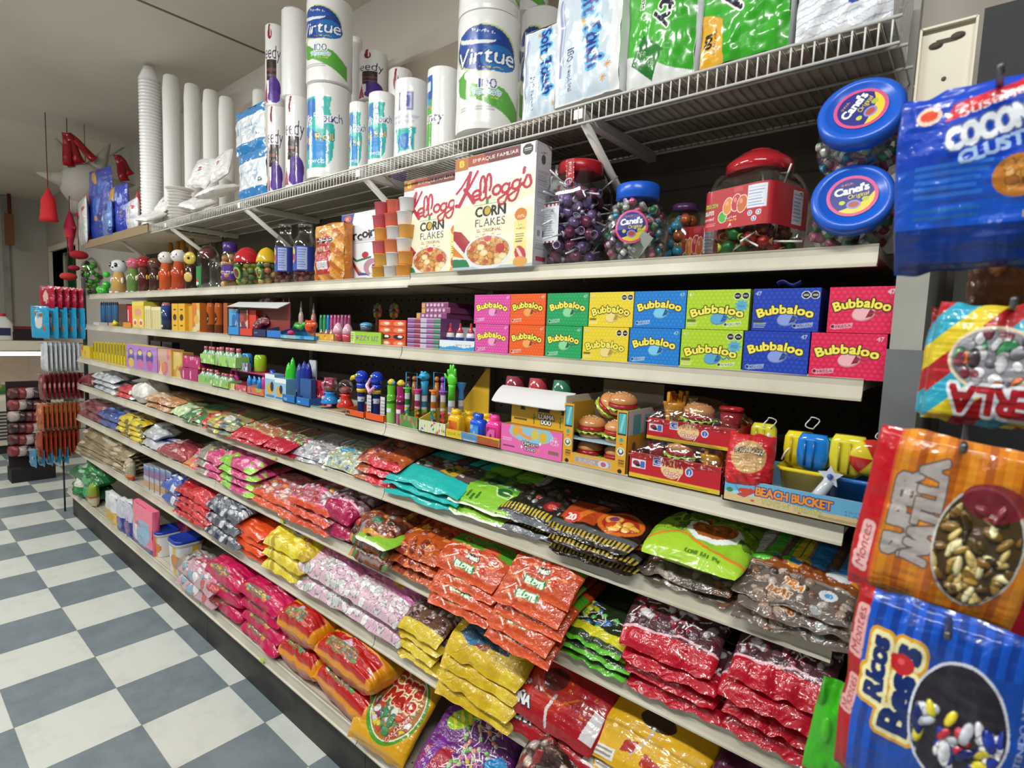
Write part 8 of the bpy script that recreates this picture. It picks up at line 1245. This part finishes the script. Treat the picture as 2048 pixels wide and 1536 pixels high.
mgt = lambda s: D('c01450', ('b', 8, .2, ['c81a58', 'a80f42'], s, (0, .4, 1, 1)), ('e', .42, .20, .36, .14, '8a6a5a'), ('t', 'gomas', .42, .20, .11, 'b8a060', None, .4), ('b', 8, .06, ['c8b060', '6a9a8a', 'd88a4a'], s+1, (.15, .12, .7, .26)), n=80)
stack('B', 408, 478, 1130, 3, mgt(63), 'candy_bag', 'magenta bag with an oval label, left pile', l=.15, over=.0, lump=.15, fill=.4)
stack('B', 478, 556, 1172, 4, mgt(66), 'candy_bag', 'magenta bag with an oval label, right pile', l=.15, over=.0, lump=.15, fill=.4, seed=67)
ro = lambda s: D('e0901c', ('r', .07, .04, .93, .66, 'b81a16'), ('e', .42, .30, .34, .2, '8a6a50'), ('b', 26, .05, ['b8984a', '6a9a5a', 'c8805a', '8a8a80'], s, (.16, .14, .68, .42)), ('e', .44, .46, .09, .12, 'c8a8c0'), ('e', .44, .38, .08, .05, '5a9a6a'), ('r', .0, .80, 1, 1, 'd8a01f'), n=110)
stack('B', 554, 624, 1212, 2, ro(68), 'candy_bag', 'red bag with orange edges and a clear patch, left pile', l=.17, over=.0, lump=.2, fill=.38, droop=.0)
stack('B', 626, 742, 1282, 2, ro(69), 'candy_bag', 'red bag with orange edges and a clear patch, right pile', l=.17, over=.0, lump=.2, fill=.38, droop=.0, seed=71)
cml = Cv(.24, .24, 220, 'dca41c'); cml.ell(.56, .52, .42, .44, '4a9a2c').ell(.58, .52, .37, .40, 'e8dcc8').ell(.58, .52, .355, .385, 'a8702c').blobs(50, .05, ['c8c8d0', 'd84a2a', 'e0c03a', '4a8a5a', '8a3a6a', 'e8e4e4', 'c85a3a'], 5, (.28, .15, .88, .55), el=(.58, .42, .32, .25), z=.004)
cml.text('Cara', .56, .78, .20, 'b8281c', out='ecd8b0', orad=.02, rot=.0, bold=.014, fit=.5).text('Melo', .60, .58, .18, 'b8281c', out='ecd8b0', orad=.02, bold=.014, fit=.46).text('CANDY MIX', .75, .3, .05, 'f0dcd0', out='a8281c', orad=.012, rot=1.1).ell(.3, .9, .1, .04, '2a3a4a', .5).rect(0, 0, 1, .04, 'c8901c')
o = pillow(.24, .25, .055, cml, 71, droop=.03, dy=-.03, lump=.25, fill=.42).obj('candy_bag', 'film', loc=(Xu(782, SH['B'][0]+.05, .28), SH['B'][0]+.085, .216+.075), rot=(.62, 0, .10)); tag(o, 'yellow bag with big red lettering and a round clear window on the bottom shelf', 'candy bag')
lb = Cv(.26, .24, 200, '6a2a78'); A = lb.asp; lb.poly([(0, 0), (.5, 0), (.42, .5), (.1, .42)], 'a81a38').poly([(0, .0), (.12, .0), (.3, .55), (.2, .6)], '7a2a94').lolly(60, .028, ['d8c84a', 'd87aa8', '7ac05a', 'e8a07a', 'c8d0b0', 'e0d8e0'], 4, (.42, .3, .86, .95)).ell(.3, .82, .2, .12, '9ac82c', .7)
for i in range(3): lb.ell(.22+.08*i, .76+.055*i, .022, .11, 'e8e03a', .7)
lb.ell(.96, .42, .16, .24, '1f86c8').poly([(.8, .5), (1.12, .5), (1.12, .4), (.8, .4)], 'a8246a').poly([(.8, .3), (1.12, .3), (1.12, .2), (.8, .2)], '8a246a').rect(.42, 0, .62, .3, '2a80c8').rect(.42, .12, .62, .2, 'd8823a').poly([(.62, 0), (.68, .26), (.9, .24), (.9, 0)], 'd8cc3a').text('SELVA CON.NET', .25, .28, .06, 'd8c8d0', rot=-.5, fit=.4, bold=.004).text('PALETAS', .23, .18, .05, 'd8c8d0', rot=-.5, fit=.3)
o = pillow(.27, .24, .055, lb, 73, droop=.03, dy=-.03, lump=.3, fill=.42).obj('lollipop_bag', 'crinkle', loc=(Xu(915, SH['B'][0]+.05, .27), SH['B'][0]+.095, .216+.06), rot=(.55, 0, .08)); tag(o, 'purple and crimson lollipop bag with striped shapes on the bottom shelf', 'candy bag')
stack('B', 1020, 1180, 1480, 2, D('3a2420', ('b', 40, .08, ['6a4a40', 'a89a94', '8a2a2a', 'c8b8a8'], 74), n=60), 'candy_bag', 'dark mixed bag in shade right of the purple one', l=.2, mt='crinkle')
# ================================================================== bags hanging on hooks at the right, nearest the camera
def hang(cv, w, h, t, u, v, y, name, label, mt='film', seed=1, roll=0, yaw=0, pitch=0, lump=.2, fill=.5, group=None, hook=True):
    p = on_y(u, v, y); o = pillow(w, h, t, cv, seed, lump=lump, fill=fill, sag=.008).obj(name, mt, loc=p); o.matrix_world = Matrix.Translation(p) @ Matrix.Rotation(yaw, 4, 'Z') @ Matrix.Rotation(roll, 4, 'Y') @ Matrix.Rotation(PI/2+pitch, 4, 'X') @ Matrix.Translation((0, 0, -t/2)); tag(o, label, 'candy bag', group)
    if hook:
        q = o.matrix_world @ Vector((0, h*.47, t/2)); b = MB(); b.tube([(q.x, y-.05, q.z+.006), (q.x, y-.045, q.z), (q.x, .10, q.z)], .0028, '7a7c80', 6); k = b.obj('display_hook', 'metal'); tag(k, 'steel display hook holding the '+label.split(',')[0].split(' with')[0], 'hook', 'display hooks at the right')
    return o
c = Cv(.20, .19, 240, '1440b4'); A = c.asp
c.rect(0, 0, A, .26, '0f2f78').rect(0, .26, A, .6, '1750bc').para(.12, .42, .55, .62, 5, '3a78d0').para(.12, .3, .5, .38, 2, '2a6a9a')
c.ell(.17, .88, .07, .05, 'f0c8b0').ell(.17, .88, .05, .03, 'd84a30').poly([(.26, .83), (.72, .93), (.76, 1.0), (.30, .92)], 'c8202c').text('Susana', .5, .905, .06, 'f0d8d8', rot=.22, fit=.34).text('COCONUT', .56, .79, .12, 'e8ecf4', out='5a6a9c', orad=.012, rot=.22, fit=.56, bold=.012).text('CLUSTERS', .6, .68, .07, 'a8c4ec', rot=.22, fit=.5, bold=.006)
c.ell(.66, .50, .13, .11, 'b8742c').ell(.82, .50, .15, .1, '8a4a20').ell(.88, .46, .13, .08, 'd8985a').poly([(.78, .54), (.74, .74), (.82, .58), (.88, .76), (.88, .56)], '6ac83a').text('NET WT', .8, .30, .04, 'a8a84a').blobs(20, .03, ['c88a40', 'a8662c', 'd8a868'], 3, (.56, .44, .8, .58), el=(.68, .5, .12, .1), z=0)
hang(c, .145, .165, .035, 1982, 358, -.43, 'candy_bag', 'bright blue shiny bag with brown clusters printed on it, nearest at the top right', seed=4, roll=-.02, pitch=.18, mt='film', lump=.3)
c = Cv(.20, .14, 240, 'd8c02a'); A = c.asp; c.stripes(['d8c02a', 'a81c24', '2a9cb8'], .17, -.9)
c.ell(A*.44, .55, .42, .27, 'd8c8a8').ell(A*.44, .55, .39, .245, '8a8890').blobs(60, .06, ['6a6a74', '9a98a0', '7a3a44', 'c8c8cc', 'd8703a', '3f8a5a', '4a3a44'], 5, (.2, .3, 1.1, .8), el=(A*.44, .55, .37, .23), z=.002)
c.text('PERLA', A*.52, .20, .22, 'a01824', out='d8dce4', orad=.035, rot=PI, fit=.95, bold=.02)
hang(c, .108, .112, .04, 2002, 732, -.43, 'candy_bag', 'yellow, red and turquoise striped bag with an oval window, front one', seed=5, roll=.04, mt='film', lump=.15, group='striped bags on the hook')
for i in range(2): o = hang(c, .105, .112, .03, 1975-12*i, 738+4*i, -.375+.05*i, 'candy_bag', 'yellow, red and turquoise striped bag, %s' % ['second on its hook, showing its left edge', 'rearmost on its hook'][i], seed=6+i, roll=.06, lump=.2, group='striped bags on the hook', hook=False)
c = Cv(.19, .16, 260, 'd07a1c'); A = c.asp; c.stripes(['d88a28', 'c8741c', 'a8561a', 'c8741c'], .055).rect(0, 0, .17, 1, 'b8141f').rect(.165, 0, .18, 1, 'c8502a')
c.text("Montes", .085, .26, .075, 'a8202c', out='e0b0b0', orad=.03, rot=PI/2, fit=.26, shear=.15).text('SUPER', .30, .52, .17, 'aaa29e', out='5f4f4c', orad=.012, rot=PI/2, fit=.50, bold=.018, shear=-.1).text('NATILLA', .46, .56, .17, 'aaa29e', out='5f4f4c', orad=.012, rot=PI/2, fit=.58, bold=.018, arc=-.25)
c.ell(.82, .44, .28, .34, 'c8c4bc').ell(.82, .44, .265, .325, '4a3a24').blobs(90, .05, ['8a6a30', 'a8843c', '5a4420', 'd8c07a', '3a2c18', 'e8dca8', '7a5a28'], 8, (.5, .1, 1.1, .66), el=(.82, .42, .26, .30), z=.004, asp=.45).ell(.86, .70, .2, .1, '7a2030', a=.8)
hang(c, .128, .160, .03, 1888, 1048, -.48, 'candy_bag', 'orange striped bag with red edge and sideways grey letters', seed=8, roll=.10, mt='film', lump=.2)
c = Cv(.20, .17, 280, '1a48a8'); A = c.asp; c.stripes(['1c54c0', '173e94'], .05).rect(.30, 0, A, .80, '184aa6').rect(0, 0, .10, 1, 'a8161f')
c.text("Montes", .05, .44, .065, 'a8202c', out='e0a8a8', orad=.02, rot=PI/2, fit=.18, shear=.15).text("Montes", .05, .78, .065, 'a8202c', out='e0a8a8', orad=.025, rot=PI/2, fit=.24, shear=.15)
for rr, q in ((.045, 'e0a41c'), (.026, 'f2e9b0'), (.0, None)):
    c.text('Ricos', .20, .64, .13, '142a68', out=q, orad=rr, rot=PI/2, fit=.30, bold=.012, shear=.1) if q else c.text('Ricos', .20, .64, .13, '142a68', rot=PI/2, fit=.30, bold=.010, shear=.1)
    c.text('Bes s', .37, .58, .19, '142a68', out=q, orad=rr, rot=PI/2, fit=.42, bold=.016) if q else c.text('Bes s', .37, .58, .19, '142a68', rot=PI/2, fit=.42, bold=.014)
c.ell(.37, .698, .075, .05, 'c8222c').ell(.32, .72, .03, .02, 'c8222c').ell(.36, .71, .02, .015, 'e05a58')
c.ell(.74, .52, .29, .30, 'd8dce8').ell(.74, .52, .275, .285, '2a2630').blobs(70, .055, ['e8e8ee', '2a3a9c', 'c8ccd8', '1f2a6a', 'e0d03a', 'b83040', 'f0f0f4'], 9, (.45, .2, 1.04, .56), el=(.74, .50, .26, .27), z=.004, asp=.55).text('CONTENIDO NETO', 1.09, .55, .035, 'a8b4d8', rot=PI/2, fit=.5)
hang(c, .135, .19, .035, 1862, 1420, -.50, 'candy_bag', 'blue bag with red edge and sideways navy letters ringed in yellow', seed=9, roll=.06, mt='film', lump=.2)
g = D('3fb81f', ('b', 6, .14, ['4cc42a', '2f9a18'], 3), ('m', .3, .05, .7, .12, 1, 'd8f0d0'), n=60)
hang(g, .075, .13, .02, 1690, 1480, -.35, 'candy_bag', 'bright green bag edge hanging behind the blue bag', seed=10, roll=.12, hook=False)
hang(D('8a1420', ('b', 8, .14, ['a01828', '6a0f18'], 3), n=50), .16, .19, .03, 1900, 1300, -.36, 'candy_bag', 'dark red bag edge just behind the blue bag', seed=11, roll=.1, hook=False)
hang(D('4a2a14', ('b', 8, .14, ['6a3a1c', '3a2010', '8a5020'], 3), n=50), .10, .13, .03, 2060, 530, -.30, 'candy_bag', 'brown bag in shadow under the bright blue bag', seed=12, hook=False)
# ================================================================== far left: hanging rack, pinatas, refrigerated case
def hrow(u0, u1, v0, v1, n, cv, name, what, mt='crinkle', x=-4.99, w=.13, t=.022, tilt=0):
    ya, yb = on_x(u0, (v0+v1)/2, x).y, on_x(u1, (v0+v1)/2, x).y; zt, zb = on_x(u0, v0, x).z, on_x(u0, v1, x).z; h = zt-zb
    me = pillow(w, h, t, cv, int(u0+v0), lump=.25, fill=.6).mesh(name, mt)
    for i in range(n):
        y = ya+(yb-ya)*(i+.5)/n; o = bpy.data.objects.new(name, me); COL.objects.link(o); o.location = (x, y, (zt+zb)/2); o.rotation_euler = (PI/2, tilt, .5 if v0 < 680 else .12); tag(o, '%s, %s from the aisle side' % (what, ordn(i)), 'hanging bag', 'row: '+what)
    b = MB(); b.tube([(x, ya-.03, zt-.008), (x, -.02, zt-.008)], .003, '8a8c90', 6); o = b.obj('display_hook', 'metal'); tag(o, 'hook carrying the row of '+what.split(' on ')[0]+'s', 'hook', 'hooks of the end rack')
hrow(90, 162, 572, 616, 5, D('a81f38', ('e', .5, .5, .2, .3, 'd8b0a8'), ('b', 6, .1, ['c8385a', '8a1428'], 2), n=36), 'hanging_bag', 'crimson bag on the top hook of the end rack')
hrow(74, 164, 612, 676, 5, D('2a9cc8', ('e', .5, .55, .25, .25, 'd8d0c8'), ('b', 8, .1, ['3aa8d0', 'a8683a', 'e8e0d8'], 3, (.2, .3, .8, .8)), n=36), 'hanging_bag', 'turquoise bag on the second hook of the end rack', w=.16)
hrow(88, 160, 684, 742, 8, D('c8ccd0', ('b', 5, .2, ['d8dce0', 'b0b4b8'], 4), n=24), 'hanging_bag', 'white bag on the third hook of the end rack')
hrow(84, 168, 746, 800, 9, D('6a1a22', ('b', 10, .12, ['8a2a30', '4a1218', 'b87a78'], 5), n=30), 'hanging_bag', 'dark red bag on the fourth hook of the end rack')
hrow(80, 162, 806, 862, 9, D('a8502a', ('b', 10, .12, ['c87840', '7a3418', 'd8a060'], 6), n=30), 'hanging_bag', 'orange brown bag on the fifth hook of the end rack')
hrow(78, 160, 862, 916, 9, D('96361f', ('b', 10, .12, ['b85a30', '6a2414', 'c88a60'], 7), n=30), 'hanging_bag', 'rust red bag on the sixth hook of the end rack')
hrow(62, 142, 898, 934, 5, D('2a80a8', ('b', 8, .12, ['3a98c0', '1f6080', 'd0c8c0'], 8), n=30), 'hanging_bag', 'blue bag on the lowest hook of the end rack')
b = MB(); b.box(-5.03, -.012, .30, -4.96, .0, 1.75, '4a4a4c'); b.tube([(-5.0, -.16, 0), (-5.0, -.16, .42)], .006, '2f2f33', 6); o = b.obj('rack_post', 'matte'); tag(o, 'dark post of the end rack carrying the hanging bags', 'rack post')
# second rack behind: stacked dark jars seen from the side
for i in range(6):
    for j in range(4):
        p = on_x(34+14*j, 786+23*i, -6.2); b = MB(); b.lathe([(.0, -.05), (.045, -.05), (.05, 0), (.045, .05), (0, .05)], ['5a2428', '8a3034', 'b8a8a4', '3a1c20'][(i+j) % 4], 12); o = b.obj('hanging_bag', 'crinkle', loc=p, rot=(PI/2, 0, .4)); tag(o, 'dark red and white pack on the far rack, row %d from top, %s from left' % (i+1, ordn(j)), 'hanging bag', 'packs on the far rack')
b = MB(); x = -6.25; p = on_x(60, 780, x); b.box(x-.02, p.y-.16, .12, x, p.y+.14, p.z+.08, '2a2022'); b.box(x-.10, p.y-.16, 0, x+.10, p.y+.14, .12, '1f1a1c'); o = b.obj('far_rack', 'matte'); tag(o, 'dark rack on the floor holding rounded packs in front of the glass case', 'rack')
# refrigerated case
xd = -7.5; zc = lambda v: on_x(20, v, xd).z
root = empty('refrigerated_case', (xd, -1.0, 0)); tag(root, 'low steel refrigerated case with a lit glass front at the far left', 'refrigerated case')
def pb(name, y0, y1, z0, z1, xa, xb, mt, col='ffffff'): b = MB(); b.box(xa, y0, z0, xb, y1, z1, col); return b.obj(name, mt, root)
Y0, Y1 = -1.9, 1.32
pb('kick_base', Y0, Y1, 0, .10, -.6, -.06, 'dark_kick'); pb('steel_front', Y0, Y1, .10, zc(800), -.7, 0, 'cream_metal'); pb('green_trim', Y0, Y1, zc(788), zc(780), -.02, .008, 'matte', '2a6a3a'); pb('top_rail', Y0, Y1, zc(700), zc(682), -.55, .01, 'soffit_paint')
b = MB()
for i in range(9): b.box(.001, Y0+.3, .16+i*.035, .006, Y1-.1, .178+i*.035, '3a3836')
b.obj('front_vent', 'matte', root); b = MB(); b.tube([(-.05, Y0+.1, zc(708)), (-.05, Y1-.15, zc(708))], .02, 'ffffff', 8); b.obj('lamp_tube', 'case_lamp', root); pb('inner_back', Y0, Y1, zc(790), zc(692), -.56, -.55, 'wrap', 'e8d8cc'); pb('deck', Y0, Y1, zc(800), zc(790), -.55, 0, 'soffit_paint'); pb('glass', Y0, Y1, zc(786), zc(700), -.004, 0, 'clear')
rd = random.Random(4)
for i in range(10):
    b = MB(); b.ball((0, 0, .0), .09, rd.choice(['e0c8c0', 'c8a898', 'e8dcd4', 'd8b8a8']), 12, sc=(1, 1.3, .6)); q = b.obj('meat_pack', 'wrap', loc=(xd-.25+.03*(i % 3), -.75+i*.105, zc(790)+.058)); tag(q, 'pale wrapped pack lying in the lit glass case', 'food pack', 'food packs in the glass case')
for i, u in enumerate((15, 74)): p = on_x(u, 756, xd-.06); b = MB(); b.box(-.002, -.05, -.05, .002, .05, .05, '7ac83a'); o = b.obj('price_card', 'card', loc=(p.x, p.y, zc(790)+.053)); tag(o, 'bright green price card in the glass case, %s one' % ['left', 'right'][i], 'price card', 'green price cards')
# things on the case
zt_ = zc(682)+.001; y = on_x(6, 660, xd-.25).y; root2 = empty('milk_jug', (xd-.25, y, zt_)); tag(root2, 'white plastic jug with a red cap and dark blue label on the case', 'jug'); b = MB(); b.lathe([(.075, 0), (.08, .01), (.08, .17), (.05, .22), (.025, .25)], 'e4e4e6', 18, p4=5); b.obj('body', 'plastic', root2); b = MB(); b.lathe([(.028, .25), (.028, .28), (0, .28)], 'c02a34', 14); b.obj('cap', 'plastic', root2); b = MB(); b.box(.079, -.04, .05, .083, .05, .13, '2a2f5c'); b.obj('label', 'card', root2)
y = on_x(48, 650, xd-.3).y; b = MB(); b.box(-.15, -.16, 0, .12, .14, .09, '2a2224'); b.box(-.14, -.14, .09, .1, .12, .14, '3a2a2c'); b.box(.02, -.1, .12, .121, .08, .15, '6a2a2c'); place(b, 'black_machine', 'plastic', xd-.3, y, zt_, 'low black machine on top of the glass case', 'machine')
# wall strip and hanging brown string on the far wall
p = on_x(14, 500, -8.88); struct(slab('trim_4', -8.9, -8.86, p.y-.04, p.y+.02, .0, 2.86, 'grey_metal')); p = on_x(18, 400, -8.7); q = on_x(20, 490, -8.7)
b = MB(); b.tube([(p.x, p.y, 2.87), (p.x, p.y, p.z-.2), (q.x, q.y, q.z+.35)], .018, '6a2f22', 6); b.box(q.x-.03, q.y-.04, q.z, q.x+.03, q.y+.04, q.z+.36, '8a5a3a'); o = b.obj('hanging_strap', 'matte'); tag(o, 'brown strap hanging near the far wall at the left edge', 'strap')
# star pinata with red ribbons hanging from the ceiling
P0 = on_x(172, 372, -5.3); root = empty('star_pinata', P0); tag(root, 'white star-shaped pinata with red ribbons hanging near the ceiling', 'pinata'); b = MB(); b.ball((0, 0, 0), .17, 'b8b4a8', 16); b.obj('core', 'matte', root)
for k, (a, L) in enumerate(((2.0, .40), (1.05, .36), (2.9, .34), (-2.45, .36), (.1, .3), (-1.2, .3))):
    M_ = Matrix.Rotation(-a+PI/2, 4, 'X') @ Matrix.Translation((0, 0, .08)); b = MB(); b.lathe([(.11, 0), (.06, L*.5), (.004, L)], ['c0bcb0', 'a8a498', 'b0aca0'][k % 3], 14, M4=Matrix.Rotation(-(a-PI/2)*1.0, 4, 'X')); c_ = b.obj('cone', 'matte', root)
def ribbon(u0, v0, u1, v1, w, col, lab, x=-5.2, par=None):
    p, q = on_x(u0, v0, x), on_x(u1, v1, x); d = (q-p); s_ = d.cross(Vector((1, 0, 0))).normalized()*w; b = MB(); pts = []
    v = []; n = 8
    for i in range(n+1): f = i/n; c_ = p+d*f+Vector((.02*math.sin(f*6), 0, 0)); ww = s_*(.6+.4*f); v += [c_-ww, c_+ww, c_+ww+Vector((.01, 0, 0)), c_-ww+Vector((.01, 0, 0))]
    f_ = [(i*4+k, i*4+(k+1) % 4, i*4+4+(k+1) % 4, i*4+4+k) for i in range(n) for k in range(4)]+[(0, 1, 2, 3), (n*4+3, n*4+2, n*4+1, n*4)]
    b.add([tuple(t-(P0 if par else Vector())) for t in v], f_, col, True); o = b.obj('ribbon', 'film', par)
    if not par: tag(o, lab, 'ribbon')
    return o
for a in ((130, 266, 138, 332, .035), (134, 266, 160, 326, .035), (136, 268, 190, 320, .03), (232, 310, 250, 362, .035), (236, 312, 262, 350, .03)): ribbon(*a, 'a01420', '', par=root)
b = MB(); b.tube([(0, 0, .1), (0, 0, 2.95-P0.z)], .003, '8a8478', 5); b.obj('string', 'matte', root)
for i, (u, v0, v1, w, lab) in enumerate(((98, 375, 442, .075, 'bright red tassel hanging left of the star pinata'), (142, 422, 506, .05, 'crimson fish-shaped pinata piece with a dark dot by the wood shelf'))):
    x = -5.25; p, q = on_x(u, v0, x), on_x(u, v1, x); h = p.z-q.z; b = MB(); b.lathe([(w*1.25, 0), (w*1.15, h*.1), (w*.95, h*.62), (w*.25, h*.92), (.006, h)] if i == 0 else [(.02, 0), (w*.5, h*.2), (w*1.3, h*.6), (w*.8, h*.8), (.01, h)], ['d0242c', 'b0123c'][i], 14, squish=.6); b.tube([(0, 0, h), (0, 0, 2.95-q.z)], .003, '6a2028', 5)
    o = b.obj('red_tassel' if i == 0 else 'pinata_figure', 'matte', loc=q); tag(o, lab, 'tassel' if i == 0 else 'pinata')
for i, (u, v, r_, q_, lab) in enumerate(((158, 510, .055, 'b0162a', 'deep red paper pinata peeking above the far left jar'), (137, 553, .05, 'c83a34', 'light red round pinata beside the window opening'), (148, 536, .035, 'a01838', 'small crimson pinata piece below the wood shelf'))):
    p = on_x(u, v, -5.15); b = MB(); b.ball((0, 0, 0), r_, q_, 14, sc=(.7, 1.1, .6)); b.tube([(0, 0, 0), (.0, 0, .30)], .003, '5a1a1a', 5); b.box(-.02, -.012, .29, .02, .012, .31, q_); o = b.obj('paper_pinata', 'matte', loc=p); tag(o, lab, 'pinata')
# yellow-green price dots on the lips, small dark stamp
for i, (k, u, q) in enumerate((('B', 528, 'b8e02a'), ('S5', 568, 'c8d83a'), ('S4', 553, 'c8cc6a'))):
    y, z = SH[k]; x = Xu(u, y, z-.015); o = slab('price_dot', x-.012, x+.012, y-.009, y-.0065, z-.030, z-.018, 'matte'); o.data.color_attributes['Col'].data.foreach_set('color', np.tile([*lin(q), 1], len(o.data.vertices)).astype(np.float32)); tag(o, 'small yellow-green sticker on the edge of the %s' % NAMES[k], 'sticker', 'price stickers')
